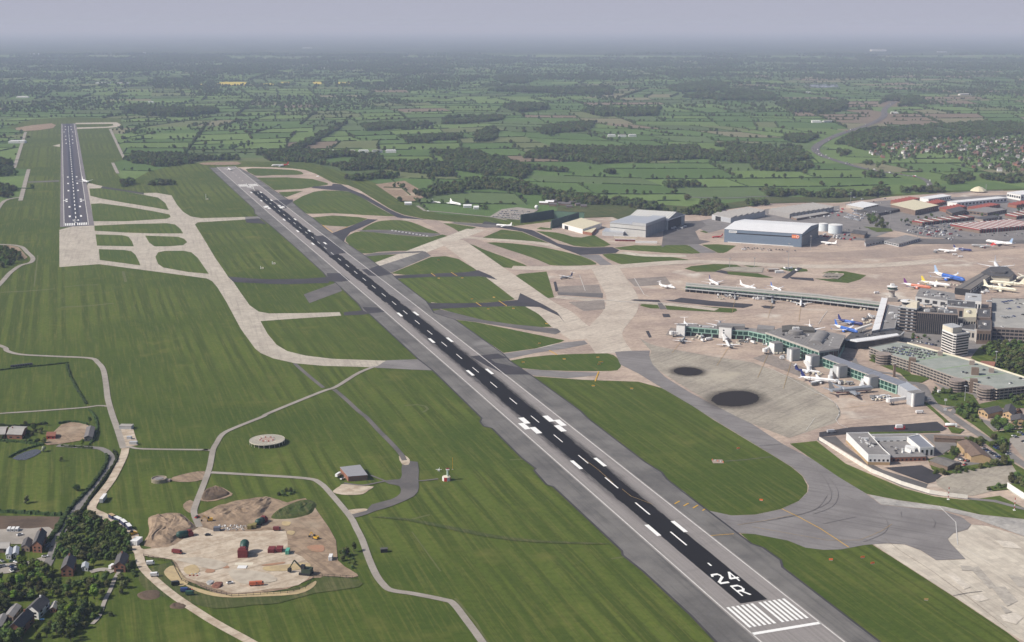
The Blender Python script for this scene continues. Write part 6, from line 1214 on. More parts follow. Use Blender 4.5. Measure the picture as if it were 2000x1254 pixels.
def airliner(label, nose, tail, kind='jet', L=None, body=PWHITE, fin=None, rear=None, mid=None, wing=None, engine=None, lower=None, flip=False, z0=0):
    zc = 3.6; n_, t_ = P(*nose, zc), P(*tail, zc); d = n_ - t_; rz = math.atan2(d.y, d.x) + (math.pi if flip else 0); L = L or d.length; c = (n_ + t_) / 2
    fin = fin or body; rear = rear or body; wing = wing or PWHITE; engine = engine or body
    r = L * (.052 if kind in ('jet', 'quad') else .058 if kind == 'highwing' else .05); h = r + (L * .042 if kind in ('jet', 'quad') else L * .028)
    t = thing('airliner' if L > 24 else 'small_aircraft', label, 'aircraft', (c.x, c.y, z0), rz)
    def pt(nm, mb, m, sm=True, par=t): return part(nm, mb, m, par, smooth=sm)
    S_ = lambda mb: ([mb.v.__setitem__(i, (v[0], v[1], v[2] + h)) for i, v in enumerate(mb.v)], mb)[1]
    cuts = [(0, .30, rear), (.30, .68 if mid else 1, mid or body)] + ([(.68, 1, body)] if mid else [])
    for i, (a, b, m) in enumerate(cuts): pt(('rear_fuselage', 'fuselage', 'nose_section')[i], S_(fus_rings(L, r, a, b)), m)
    if lower: pt('belly', MB().box((L * .02, 0, h - r * 1.02), (L * .66, r * 1.0, r * .5)), lower, False)
    for s_ in (-1, 1):
        pt('window_line', MB().box((L * .06, s_ * r * .955, h + r * .18), (L * .70, r * .1, r * .16)), PDARK, False)
    pt('cockpit_window', MB().box((L * .462, 0, h + r * .12), (r * .42, r * .95, r * .30)), PDARK, False)
    if kind in ('jet', 'quad'):
        sp_ = L * .455; sw = math.tan(R(27))
        for s_ in (-1, 1):
            pt('wing', foil((L * .10, s_ * r * .5, h - r * .55), L * .175, (L * .10 - sp_ * sw, s_ * sp_, h - r * .55 + sp_ * .09), L * .042, .12, .10), wing, False)
            pt('winglet', foil((L * .10 - sp_ * sw, s_ * sp_, h - r * .55 + sp_ * .09), L * .04, (L * .10 - sp_ * sw - L * .03, s_ * (sp_ + r * .1), h - r * .55 + sp_ * .09 + L * .03), L * .02, .1, .1, True), fin, False)
            pt('tailplane', foil((-L * .40, s_ * r * .2, h + r * .45), L * .085, (-L * .40 - L * .10, s_ * L * .17, h + r * .6), L * .035, .1, .1), wing, False)
            for yy, xx in (((.16, .055),) if kind == 'jet' else ((.15, .06), (.28, -.01))):
                e = pt('engine', xlathe((L * xx, s_ * L * yy, h - r * 1.05), [(-L * .055, r * .30), (-L * .02, r * .52), (L * .035, r * .58), (L * .05, r * .52)]), engine)
                pt('pylon', MB().box((L * (xx - .02), s_ * L * yy, h - r * .75), (L * .07, r * .15, r * .45)), wing, False, e)
        pt('tail_fin', foil((-L * .345, 0, h + r * .7), L * .13, (-L * .345 - L * .115, 0, h + r * .7 + L * .165), L * .05, .1, .1, True), fin, False)
    elif kind == 'rear':
        sp_ = L * .42; sw = math.tan(R(22))
        for s_ in (-1, 1):
            pt('wing', foil((L * .07, s_ * r * .5, h - r * .6), L * .15, (L * .07 - sp_ * sw, s_ * sp_, h - r * .6 + sp_ * .06), L * .04, .12, .1), wing, False)
            pt('engine', xlathe((-L * .27, s_ * r * 1.55, h + r * .25), [(-L * .07, r * .3), (0, r * .5), (L * .06, r * .52), (L * .07, r * .45)]), engine)
            pt('tailplane', foil((-L * .455, s_ * r * .05, h + r * .6 + L * .15), L * .075, (-L * .455 - L * .06, s_ * L * .16, h + r * .6 + L * .152), L * .035, .1, .1), wing, False)
        pt('tail_fin', foil((-L * .36, 0, h + r * .7), L * .14, (-L * .36 - L * .10, 0, h + r * .6 + L * .155), L * .08, .1, .1, True), fin, False)
    elif kind in ('prop', 'highwing'):
        sp_ = L * (.50 if kind == 'prop' else .46); sw = .02 if kind == 'prop' else .26
        for s_ in (-1, 1):
            pt('wing', foil((L * .08, s_ * r * .2, h + r * .95), L * .11, (L * .08 - sp_ * sw, s_ * sp_, h + r * .9 - (0 if kind == 'prop' else sp_ * .05)), L * .055, .14, .12), wing, False)
            pt('tailplane', foil((-L * .43, 0, h + r * .7 + L * .16), L * .07, (-L * .47, s_ * L * .17, h + r * .7 + L * .16), L * .045, .1, .1), wing, False)
            for yy in ((.15,) if kind == 'prop' else (.13, .25)):
                e = pt('engine', xlathe((L * .06, s_ * L * yy, h + r * .6), [(-L * .10, r * .2), (0, r * .42), (L * .07, r * .40), (L * .09, r * .2)]), engine)
                if kind == 'prop':
                    for k in range(4): pt('propeller_blade', MB().box((L * .155, s_ * L * yy + (L * .035 if k % 2 == 0 else 0) * (1 if k < 2 else -1), h + r * .6 - L * .035 * (k % 2 == 0) + (L * .035 * (1 if k == 1 else -1) - L * .035 if k % 2 else 0)), (.12, L * .07 if k % 2 == 0 else .3, .3 if k % 2 == 0 else L * .07)), PDARK, False, e)
            pt('wheel_pod', MB().box((-L * .02, s_ * r * .95, h - r * 1.0), (L * .14, r * .5, r * .6)), body, False)
        pt('tail_fin', foil((-L * .33, 0, h + r * .8), L * .15, (-L * .42, 0, h + r * .7 + L * .165), L * .085, .1, .1, True), fin, False)
    elif kind == 'delta':
        for s_ in (-1, 1):
            mb = MB(); zz = h - r * .5; mb.add([(L * .28, s_ * r * .6, zz), (L * .0, s_ * L * .06, zz), (-L * .22, s_ * L * .16, zz), (-L * .34, s_ * L * .205, zz), (-L * .42, s_ * L * .19, zz), (-L * .42, 0, zz), (L * .28, 0, zz)] + [(L * .24, s_ * r * .6, zz + .5), (-L * .03, s_ * L * .055, zz + .5), (-L * .24, s_ * L * .15, zz + .5), (-L * .35, s_ * L * .195, zz + .4), (-L * .42, s_ * L * .18, zz + .3), (-L * .42, 0, zz + .6), (L * .24, 0, zz + .6)], [(0, 1, 2, 3, 4, 5, 6), (13, 12, 11, 10, 9, 8, 7)] + [(i, (i + 1) % 7, (i + 1) % 7 + 7, i + 7) for i in range(7)]); pt('wing', mb, wing, False)
            for yy in (.07, .11): pt('engine', MB().box((-L * .32, s_ * L * yy, zz - 1.7), (L * .16, L * .032, 1.7)), PGREY, False)
        pt('tail_fin', foil((-L * .22, 0, h + r * .6), L * .20, (-L * .38, 0, h + r * .6 + L * .12), L * .06, .06, .06, True), fin, False)
    for x, y in ((L * .36, 0), (-L * .04, r * 1.3), (-L * .04, -r * 1.3)):
        g = pt('landing_leg', MB().box((x, y, .5), (.35, .35, h - r * .6)), PGREY, False); pt('wheel', MB().box((x, y, 0), (1.1, 1.0, 1.1)), PDARK, False, g)
    return t
A_ = airliner
A_('white airliner turning off the far runway at the left', (173.5, 356), (158.5, 351), L=42, fin=PWHITE)
A_('white airliner with red tail and red rear beyond the far runway end', (529.5, 323.5), (565, 322.5), L=44, fin=PRED, rear=PRED)
A_('pale airliner lined up on the runway end, seen head on', (453, 332.5), (443, 327), L=34, fin=PGREY)
A_('plain white airliner taxiing on the curved dark taxiway', (969, 438.2), (1000, 440.6), L=32)
A_('white needle nosed delta winged jet displayed in the viewing park', (899, 399.5), (879, 394.5), 'delta', L=50)
A_('small white jet displayed left of the delta winged jet', (858, 394), (846, 392.5), 'rear', L=26)
A_('pale grey turboprop parked alone beside the grass corner', (1093, 541.5), (1119, 536.5), 'prop', L=27, body=PGREY, wing=PWHITE, fin=PNAVY)
A_('white four engined high winged jet parked clear of the long pier tip', (1320, 560.5), (1286, 555), 'highwing', L=28)
A_('white airliner with a dark tail nosing up behind the western tip of the long pier', (1404, 556), (1384, 545.5), L=36, fin=PNAVY)
A_('white airliner behind the middle of the long pier', (1472, 562), (1450, 556.5), L=34)
A_('blue tailed airliner half hidden behind the long pier', (1524, 565), (1507, 558.5), L=30, fin=PBLUE)
A_('dark bellied turboprop facing us before the long pier, leftmost of three', (1436, 582), (1435, 573), 'prop', L=26, body=PGREY, wing=PGREY, fin=PNAVY)
A_('dark bellied turboprop facing us before the long pier, middle of three', (1509, 590), (1508, 580), 'prop', L=26, body=PGREY, wing=PGREY, fin=PNAVY)
A_('white airliner facing us before the long pier, rightmost of three', (1564, 596), (1565, 585), L=31, wing=PWHITE)
A_('white T tailed four engined jet behind the western end of the glazed pier', (1345, 638), (1336, 627), 'highwing', L=30)
A_('pale airliner standing end on behind the tall white boarding tower', (1405, 640), (1406, 628), L=36, body=PGREY)
A_('white airliner with a red tipped tail behind the barrel vault', (1591, 649), (1580, 634), L=36, fin=PWHITE, rear=PWHITE)
A_('blue and white airliner at the long pale boarding bridge', (1672, 647), (1633, 636.5), L=38, mid=PBLUE, body=PBLUE, rear=PWHITE, fin=PBLUE)
A_('navy and blue airliner parked behind the blue and white one', (1679, 631), (1643, 625), L=34, body=PNAVY, mid=PBLUE, rear=PNAVY, fin=PNAVY)
A_('small grey jet nosed in to the white tower at the western pier tip', (1338, 656), (1328, 667), 'rear', L=26, body=PGREY, fin=PGREY)
A_('white jet with a dark tail nosed in to the tall white boarding tower', (1418, 664), (1425, 676), 'jet', L=30, fin=PDARK)
A_('white turboprop with a navy tail, nearest to the wedge hall', (1599, 724), (1556, 719.5), 'prop', L=27, fin=PNAVY, rear=PNAVY)
A_('white airliner with a blue tail, middle of three by the long pier', (1629, 743.5), (1570, 737.5), L=37, fin=PNAVY)
A_('silver airliner with blue and red stripe, biggest by the long pier', (1704, 758.5), (1619, 766), L=50, body=PSILVER, rear=PSILVER, fin=PSILVER, wing=PSILVER, lower=plain('stripe_red', (.35, .10, .12), .4))
A_('large blue and white wide bodied airliner by the right hand pier', (1879, 548), (1829, 537), L=58, mid=PBLUE, body=PBLUE, rear=PWHITE, fin=PPALEBLUE)
A_('orange bodied airliner with a purple and white tail', (1812, 561), (1771, 555.5), L=40, body=PORANGE, rear=PWHITE, fin=PPURPLE)
A_('white airliner with a yellow tail beside the orange bodied one', (1853, 557.5), (1802, 551), L=42, fin=PYELLOW, rear=PCREAM)
A_('white wide bodied airliner with blue fin behind the six sided lounge', (1949, 527), (1943, 516), L=56, fin=PPALEBLUE)
A_('cream airliner pointing at the right hand pier from the right, farther of two', (1934, 551), (2000, 557), L=46, body=PCREAM, wing=PCREAM)
A_('cream airliner on the right of the pier, nearer of two', (1985, 567.5), (1922, 560), L=46, body=PCREAM, wing=PCREAM)
A_('white airliner cut off by the right edge beyond the six sided lounge', (1984, 545), (2030, 538), L=48, body=PCREAM, wing=PCREAM)
A_('white airliner on the far apron, left of the small blue one', (1838, 487), (1862, 489.5), L=30)
A_('white airliner with a blue body standing on the far apron', (1892, 487), (1868, 484.5), L=30, body=PNAVY, rear=PWHITE, fin=PNAVY)
A_('grey and red tailed airliner overlapped by the big white one', (1905, 478.5), (1932, 480.5), L=34, body=PGREY, fin=PRED)
A_('big white airliner with a pale blue tail on the far apron', (1930, 471.5), (1973, 477.5), L=48, fin=PPALEBLUE, engine=PRED)
A_('white jet parked at the dark end of the blue hangar', (1607, 472), (1630, 475), L=30)
A_('red jet among vehicles left of the blue hangar', (1390, 461), (1412, 459), 'rear', L=22, body=PRED, wing=PRED)
# ================================================================== VEHICLES, STREET FURNITURE, LIVING THINGS
CARC = {k: plain('car_' + k, c, .3, var=.02, spec=.5) for k, c in {'white': (.78, .78, .78), 'silver': (.45, .46, .48), 'grey': (.16, .165, .17), 'black': (.02, .02, .022), 'blue': (.03, .06, .20), 'red': (.35, .03, .03), 'green': (.03, .09, .06), 'maroon': (.16, .028, .028), 'orange': (.48, .12, .05)}.items()}
def car_proto(colour):
    t = bpy.data.objects.new('parked_car', None); mb = MB(); mb.box((0, 0, .3), (4.2, 1.75, .55)); mb.box((0, 0, .84), (4.1, 1.7, .08), 0, .92)
    b = part('body', mb, CARC[colour], t); part('cabin', MB().box((-.2, 0, .86), (2.5, 1.55, .55), 0, .78), GLASS, t); 
    wm_ = MB()
    for x in (-1.3, 1.3):
        for y in (-.8, .8): wm_.box((x, y, 0), (.62, .2, .6))
    part('wheels', wm_, BLACKR, t, kind='stuff'); return t
def van_proto(colour, long_=False):
    t = bpy.data.objects.new('parked_van', None); L = 7.5 if long_ else 5.4; part('body', MB().box((-.4, 0, .5), (L - .9, 2.1, 2.1), 0, .97), CARC[colour], t); part('cab', MB().box((L / 2 - .7, 0, .5), (1.5, 2.0, 1.3), 0, .85), CARC[colour], t); part('windscreen', MB().box((L / 2 - .62, 0, 1.55), (.9, 1.8, .7), 0, .8), GLASS, t)
    wm_ = MB()
    for x in (-L * .3, L * .32):
        for y in (-.95, .95): wm_.box((x, y, 0), (.75, .25, .75))
    part('wheels', wm_, BLACKR, t, kind='stuff'); return t
PROTO_V = {}
def vehicle(colour, px, rz, label, group, kind='car', z=0.0, world=None, cat=None):
    key = (kind, colour)
    if key not in PROTO_V: PROTO_V[key] = car_proto(colour) if kind == 'car' else van_proto(colour, kind == 'lorry'); o = PROTO_V[key]; COL.objects.link(o)
    else: o = copy_tree(PROTO_V[key])
    o.name = {'car': 'parked_car', 'van': 'parked_van', 'lorry': 'parked_lorry'}[kind]
    g = world if world is not None else P(px[0], px[1], z); o.location = (g.x, g.y, max(z, .6) if z < 1 else z); o.rotation_euler = (0, 0, rz); return props(o, label, cat or {'car': 'car', 'van': 'van', 'lorry': 'lorry'}[kind], group)
vr = random.Random(3)
def pick(): return vr.choices(('white', 'silver', 'grey', 'black', 'blue', 'red', 'green'), (22, 24, 18, 20, 9, 6, 2))[0]
def rows(p0, p1, p2, nrow, ncol, fill, where, z=0.0, turn=0, pal=None, kinds=('car',)):
    """parking rows: p0->p1 along a row, p0->p2 across the rows"""
    a, b, c = P(*p0, z), P(*p1, z), P(*p2, z); rz = math.atan2(b.y - a.y, b.x - a.x) + math.pi / 2 + turn
    for j in range(nrow):
        for i in range(ncol):
            if vr.random() > fill: continue
            g = a + (b - a) * ((i + .5) / ncol) + (c - a) * (j / max(1, nrow - 1)) ; col_ = vr.choice(pal) if pal else pick(); k = vr.choice(kinds)
            vehicle(col_, None, rz + (math.pi if vr.random() < .4 else 0) + vr.uniform(-.04, .04), '%s %s %s' % (col_, k, where), '%ss %s' % (k, where), k, z if z > 1 else .4, g)
rows((1722, 685), (1806, 700), (1752, 676), 4, 20, .85, 'parked in rows on the greenish car park roof', 11.0, pal=('black', 'grey', 'blue', 'black', 'silver'))
rows((1870, 725), (1985, 752), (1890, 716), 2, 16, .22, 'parked thinly on the right half of the car park roof', 11.0, pal=('black', 'grey', 'silver', 'white'))
rows((1955, 640), (2010, 630), (1950, 592), 4, 9, .4, 'parked on the grey rooftop car deck', 13.3, pal=('black', 'grey', 'blue', 'white', 'silver'))
rows((1978, 852), (2030, 882), (2000, 838), 3, 11, .85, 'in the car park at the right edge below the road')
rows((1862, 904), (1886, 910), (1872, 898), 2, 7, .85, 'beside the low tiled hall'); rows((1920, 877), (1956, 898), (1935, 870), 2, 9, .8, 'behind the large tiled house')
rows((1768, 440), (1850, 458), (1815, 430), 6, 16, .62, 'in the yard before the arched red units', kinds=('car', 'car', 'van')); rows((1565, 428), (1640, 422), (1580, 415), 3, 16, .5, 'in the yard by the wide saw tooth shed', pal=('white', 'white', 'silver', 'red'), kinds=('van', 'car')); rows((1650, 425), (1680, 433), (1668, 412), 4, 8, .7, 'in the white van yard by the flat white shed', pal=('white', 'white', 'silver'), kinds=('van', 'lorry'))
rows((962, 424), (1014, 428), (985, 411), 5, 15, .72, 'in the viewing park car park by the blast wall'); rows((1880, 460), (1990, 462), (1890, 456), 2, 18, .4, 'along the fence below the black roofed depot')
rows((1446, 484), (1556, 491), (1448, 486.5), 2, 18, .55, 'in front of the blue hangar', pal=('white', 'silver', 'grey', 'black')); rows((1640, 372), (1740, 391), (1650, 394), 3, 14, .4, 'along the belt of trees beyond the saw tooth shed', kinds=('car', 'van'))
rows((1305, 452), (1330, 440), (1315, 455), 2, 7, .5, 'beside the open ended gabled hangar', pal=('white', 'silver'), kinds=('car', 'van')); rows((1620, 448), (1690, 452), (1630, 444), 2, 12, .45, 'by the fuel tanks', pal=('white', 'silver', 'black'))
rows((1780, 700 - 34), (1830, 676), (1790, 660), 2, 9, .6, 'on the forecourt before the dark glass block'); rows((1905, 668), (1960, 676), (1912, 664), 2, 9, .55, 'in the street before the stone entrance front', kinds=('car', 'van'))
# apron vehicles
for k, (px, w_, n_) in enumerate((((1372, 658), 12, 6), ((1376, 665), 10, 5), ((1500, 675), 12, 4), ((1534, 700), 10, 3), ((1640, 748), 14, 5), ((1668, 752), 10, 4), ((1716, 779), 14, 8), ((1730, 776), 8, 4), ((1415, 580), 14, 7), ((1480, 584), 16, 10), ((1550, 588), 10, 4), ((1600, 590), 10, 4), ((1680, 598), 12, 6), ((1700, 620), 8, 4), ((1690, 625), 6, 4), ((1840, 492), 14, 3), ((1915, 572), 20, 8), ((1940, 560), 16, 6), ((1600, 752), 10, 3), ((1545, 527), 14, 5), ((1460, 668), 12, 5))):
    where = ('under the western glazed pier', 'by the tall white tower stand', 'below the wedge hall stands', 'near the grey boarding tower', 'by the blue tailed airliner', 'at the nose of the silver jet', 'in the cluster before the pier end', 'in the cluster before the pier end', 'by the leftmost turboprop', 'in the middle of the long pier front', 'near the rightmost parked airliner', 'at the eastern half of the long pier', 'by the root of the long pier', 'at the root of the white corridor', 'at the root of the white corridor', 'on the far apron', 'among the cream airliners', 'among the cream airliners', 'by the navy tailed jet', 'at the little fire post', 'before the bend of the glazed pier')[k]
    for i in range(n_):
        kd = vr.choice(('van', 'van', 'car', 'lorry')); cl_ = vr.choice(('white', 'white', 'white', 'silver', 'grey')); vehicle(cl_, (px[0] + vr.uniform(-w_, w_), px[1] + vr.uniform(-3, 3)), vr.choice((0, FA, FA + 1.57, 1.57)), '%s airport %s %s' % (cl_, kd, where), 'service vehicles ' + where, kd)
vehicle('white', (621, 346), R(-20), 'lone white lorry on the loop taxiway at the far runway end', None, 'lorry'); vehicle('white', (836, 414), 0, 'lone white van on the grass below the delta jet', None, 'van'); vehicle('white', (1712, 574), .3, 'lone white lorry beside the round control tower', None, 'lorry'); vehicle('white', (1453, 489), .1, 'lone white van crossing in front of the blue hangar', None, 'lorry')
vehicle('white', (1829, 491), 0, 'white lorry on the far apron road, first of three', None, 'lorry'); vehicle('white', (1865, 499), 0, 'white lorry on the far apron road, middle of three', None, 'lorry'); vehicle('white', (1876, 503), 0, 'white lorry on the far apron road, last of three', None, 'lorry'); vehicle('white', (1838, 768), .2, 'white coach parked by the round ramp shrubs', None, 'lorry')
vehicle('white', (1796, 808), .1, 'white lorry at the corner of the stands by the landside fence', None, 'lorry'); vehicle('silver', (1623, 846), .2, 'silver container lorry outside the perimeter wall corner', None, 'lorry')
t = thing('fire_engine', 'red lorry with a white box body on the dark service road', 'lorry', tuple(P(1757, 839)), .05); part('chassis', MB().box((0, 0, .5), (9, 2.5, 1.3)), CARC['red'], t); part('box_body', MB().box((-.6, 0, 1.8), (6, 2.5, 2.6)), CARC['white'], t); part('cab', MB().box((3.8, 0, 1.6), (1.6, 2.4, 1.6)), CARC['red'], t)
t = thing('tanker', 'white tanker parked by the bend of the landside road', 'tanker', tuple(P(1856, 834)), -.1); part('tank', xlathe((0, 0, 2.2), [(-4.5, 1.0), (-4, 1.5), (3.2, 1.5), (3.8, 1.0)]), CARC['white'], t, smooth=True); part('cab', MB().box((4.8, 0, .5), (1.8, 2.4, 2.6)), CARC['white'], t); part('chassis', MB().box((0, 0, .4), (10, 2.2, .6)), CARC['red'], t)
rows((1772, 452), (1862, 470), (1790, 446), 3, 18, .7, 'in the works yard behind the airfield offices', pal=('white', 'silver', 'grey', 'red', 'white'), kinds=('van', 'car', 'lorry')); rows((1600, 462), (1665, 470), (1615, 456), 3, 10, .5, 'between the fuel tanks and the apron', pal=('white', 'silver', 'red'), kinds=('van', 'lorry'))
tr_ = None
for k, (x, y, w_) in enumerate(((1365, 662, 16), (1440, 670, 14), (1520, 692, 14), (1600, 735, 12), (1652, 750, 14), (1720, 780, 16), (1420, 584, 22), (1540, 592, 26), (1690, 604, 14), (1695, 632, 8), (1860, 560, 20), (1930, 566, 26), (1965, 556, 22), (1890, 552, 12))):
    for i in range(7):
        if tr_ is None: tr_ = o = thing('baggage_trolley', '', 'trolley'); part('bed', MB().box((0, 0, .3), (3, 1.6, .35)), STEEL, o); part('load', MB().box((0, 0, .65), (2.6, 1.5, 1.2)), CREAM, o)
        else: o = copy_tree(tr_)
        g = P(x + vr.uniform(-w_, w_), y + vr.uniform(-4, 4)); o.location = (g.x, g.y, .45); o.rotation_euler = (0, 0, vr.uniform(0, 3)); o.name = 'baggage_trolley'; props(o, 'loaded baggage trolley standing ' + ('by the western glazed pier', 'before the bend of the glazed pier', 'below the wedge hall', 'by the turboprop at the straight pier', 'by the silver jet', 'before the pier end', 'by the western half of the long pier', 'by the eastern half of the long pier', 'at the root of the long pier', 'at the root of the white corridor', 'beside the right hand pier', 'among the cream airliners', 'beyond the cream airliners', 'by the wide blue airliner')[k], 'trolley', 'baggage trolleys at the stands')
# motorway traffic
for i in range(44):
    k = vr.uniform(0, len(MWAY) - 1.01); a, b = MWAY[int(k)], MWAY[int(k) + 1]; g = a.lerp(b, k % 1); d = (b - a).normalized(); side = vr.choice((-1, 1)); g = g + Vector((-d.y, d.x, 0)) * side * vr.uniform(3, 9); cl_ = vr.choice(('white', 'white', 'silver', 'grey', 'red')); kd = vr.choice(('car', 'van', 'lorry'))
    o = vehicle(cl_, None, math.atan2(d.y, d.x), '%s %s driving on the far motorway' % (cl_, kd), 'traffic on the motorway', kd, .7, g); o.name = 'moving_' + kd
# ------------------------------------------------------------------ masts, signs, lights
def mast(label, px, h, group='tall lighting masts', mat=STEEL, head=True):
    g = P(*px); t = thing('light_mast', label, 'mast', (g.x, g.y, 0), group=group); part('pole', MB().tube((0, 0, 0), (0, 0, h), .38, .2, 6), mat, t)
    if head: part('lamp_ring', MB().lathe((0, 0, h), [(1.5, 0), (1.7, .5), (.4, 1.0)], 8), mat, t)
for lb, px, h in (('tallest mast, on the middle grass island before the blue hangar', (1539, 532), 42), ('mast on the western grass island before the blue hangar', (1425, 525), 15), ('mast on the little grass sliver before the blue hangar', (1473, 524), 15), ('mast beside the trees right of the fuel tanks', (1737, 447), 30), ('mast before the black roofed depot', (1948, 460), 30), ('mast in front of the parked car yard, left of two', (1792, 466), 25), ('mast in front of the parked car yard, right of two', (1852, 466), 25), ('mast beyond the belt of trees near the saw tooth shed', (1661, 398), 22), ('mast at the right end of the blue hangar front', (1583, 488), 22), ('mast by the trees behind the car park', (1944, 720), 18), ('mast beside the shrubs below the round ramps', (1884, 784), 15)): mast(lb, px, h)
g = P(1746, 736); t = thing('totem', 'plain brown concrete column before the car park', 'column', (g.x, g.y, 0)); part('shaft', MB().box((0, 0, -.3), (2.2, 2.2, 14)), BROWN, t); part('cap', MB().box((0, 0, 13.7), (2.6, 2.6, .6)), CONCW, t)
for lb, px in (('white road sign on a post by the pier end', (1813, 790)), ('tall white road sign by the landside roundabout', (1846, 793)), ('white road sign nearest to the tanker', (1845, 812))):
    g = P(*px); t = thing('road_sign', lb, 'sign', (g.x, g.y, 0)); part('post', MB().box((0, 0, 0), (.25, .25, 7)), STEEL, t); part('board', MB().box((0, -.2, 5), (2.6, .2, 2.2)), WHITE, t)
def approach_mast(label, px, h):
    g = P(*px); t = thing('approach_mast', label, 'mast', (g.x, g.y, 0), group='red and white obstruction masts')
    for i in range(6): part('pole_section', MB().box((0, 0, h / 6 * i), (.45, .45, h / 6 - .03)), CARC['red'] if i % 2 else WHITE, t)
    part('foot', MB().box((0, 0, -.1), (1.8, 1.8, .5)), WHITE, t)
approach_mast('red and white mast in the grass left of the white fence', (1852, 976), 10); approach_mast('red and white mast in the grass below the white fence', (1981, 997), 10)
SIGNB = [((1175, 747 - 10), 0), ]
def sign(px, label, mat=YELLOW, wd=3.2):
    g = P(*px); t = thing('taxiway_sign', label, 'sign', (g.x, g.y, 0), vr.uniform(-.3, .3), 'small taxiway signs standing in the grass'); part('board', MB().box((0, 0, .35), (wd, .35, 1.1)), mat, t); part('base', MB().box((0, 0, 0), (wd * .9, .8, .35)), STEEL, t)
for k, q in enumerate(zp(Z5, [(1475, 853), (1487, 880), (1482, 892), (1497, 878), (1450, 1011), (1663, 1027), (775, 527), (897, 518), (1005, 580), (865, 583), (590, 412), (720, 410), (588, 310), (1060, 880), (1288, 862), (1150, 775), (1190, 665)])): sign(q, ('yellow sign in the grass of the round ended island', 'yellow sign by the crossing taxiways beside the runway')[0 if k < 4 or k in (13, 14) else 1], YELLOW)
for q, lb in zip(zp(Z9, [(405, 180), (532, 468), (1097, 787), (1152, 820), (1450, 1022), (920, 800)]), ('orange board near the path in the rounded grass field', 'orange board close to the rounded tip of the grass field', 'bright orange board in the lower grass, left of two', 'orange board in the lower grass, right of two', 'olive orange board by the scrape in the lower grass', 'small dull board near the top of the lower grass')): sign(q, lb, ORANGE if 'olive' not in lb else TAN, 2.6)
g = P(*zp(Z9, [(290, 250)])[0]); t = thing('marker_array', 'small cluster of orange and white lights on a gravel pad in the rounded grass field', 'lights', (g.x, g.y, 0)); part('pad', MB().box((0, 0, 0), (9, 9, .35)), REDCONC, t)
for i in range(5): part('lamp', MB().box((-4 + i * 2, 3 - i * 1.5, .3), (.6, .6, 1.0)), (ORANGE, WHITE)[i % 2], t)
line('drain_line', zp(Z9, [(330, 250), (430, 243), (590, 225)]), .8, .5, OLDASPH)
line('drain_line', zp(Z9, [(520, 165), (650, 155)]), .5, .62, DARK); line('drain_line', zp(Z9, [(1600, 1000), (1680, 985), (1760, 975)]), .5, .62, DARK)
# approach light posts and boxes in the middle grass
for q, lb in zip(zp(T1, [(212, 450), (745, 1125), (860, 1080)]), ('white aerial mast in the grass left of the long runway', 'white aerial frame in the grass between runway and pale taxiway, nearer', 'white aerial frame in the grass between runway and pale taxiway, farther')):
    g = P(*q); t = thing('aerial', lb, 'aerial', (g.x, g.y, 0)); part('pole', MB().box((0, 0, 0), (.8, .8, 12 if 'mast' in lb else 4)), WHITE, t); part('cabin', MB().box((3, 0, 0), (3, 2.4, 2.4)), CREAM, t)
gt = thing('light_array', 'row of white approach light boxes on the grey strip beside the taxiway', 'lights', tuple(P(800, 458)))
for i in range(11): q = Z(600, 380, 5, [(830 + i * 34, 355 + i * 5.5)])[0]; g = P(*q); part('light_box', MB().box((g.x, g.y, 0), (3.4, 2.2, 1.6)), WHITE, gt, world=True)
# fire post huts on the middle island
for lb, px, sx, sy, h, m1, m2 in (('brown hut on the middle island at the foot of the tallest mast', (1510, 530), 16, 8, 3.5, BROWN, CONCW), ('white cabin right of the brown hut on the middle island', (1522, 533), 12, 6, 3, LGREY, WHITE), ('yellow edged white plots of beacons on the eastern island', (1630, 540), 1, 1, 1, WHITE, WHITE)):
    if sx < 2: continue
    g = P(*px); t, _ = building('hut', lb, 'hut', rect((g.x, g.y), sx, sy, .1), h, m1, m2)
bt = thing('beacon_grid', 'grid of yellow edged white beacon plots on the eastern grass island', 'beacons', tuple(P(1637, 537)))
for i in range(8): q = Z(1300, 360, 5, [(1570 + (i % 4) * 34, 905 - (i // 4) * 34)])[0]; g = P(*q); part('beacon_plot', MB().box((g.x, g.y, .2), (4, 5, .5)), CREAM, bt, world=True)
poly('pale_plot', zp(T4, [(1530, 905), (1680, 930), (1745, 885), (1640, 870), (1560, 870)]), .7, STAND); poly('pale_plot', zp(T4, [(540, 832), (600, 815), (740, 808), (960, 818), (940, 865), (860, 862), (640, 850)]), .71, STAND)
# temporary cabins by the panelled hangar
for i, (lb, px, L_, m1) in enumerate((('maroon site cabins in a row before the panelled hangar', (1221, 471), 34, MAROON), ('white site cabins right of the maroon row', (1262, 475), 36, WHITE), ('white topped site cabin behind the maroon row', (1222, 465), 40, CREAM))):
    g = P(*px); t = thing('site_cabin', lb, 'cabin', (g.x, g.y, 0), -.12); n_ = 6
    for k in range(n_): part('cabin_unit', MB().box((-L_ / 2 + L_ * (k + .5) / n_, 0, 0), (L_ / n_ * .96, 3.6, 3.2)), m1, t)
    part('roof', MB().box((0, 0, 3.21), (L_, 3.8, .25)), WHITE, t)
g = P(1048, 410); t = thing('radome', 'white radar dome behind the dark green blast wall', 'radome', (g.x, g.y, 0)); part('dome', MB().lathe((0, 0, 3), [(2.5, 0), (3.8, 1.6), (4, 3), (3.4, 5), (1.8, 6.4), (.1, 6.9)], 16), WHITE, t, smooth=True); part('base', MB().box((0, 0, 0), (5, 5, 3.2)), CONCW, t)
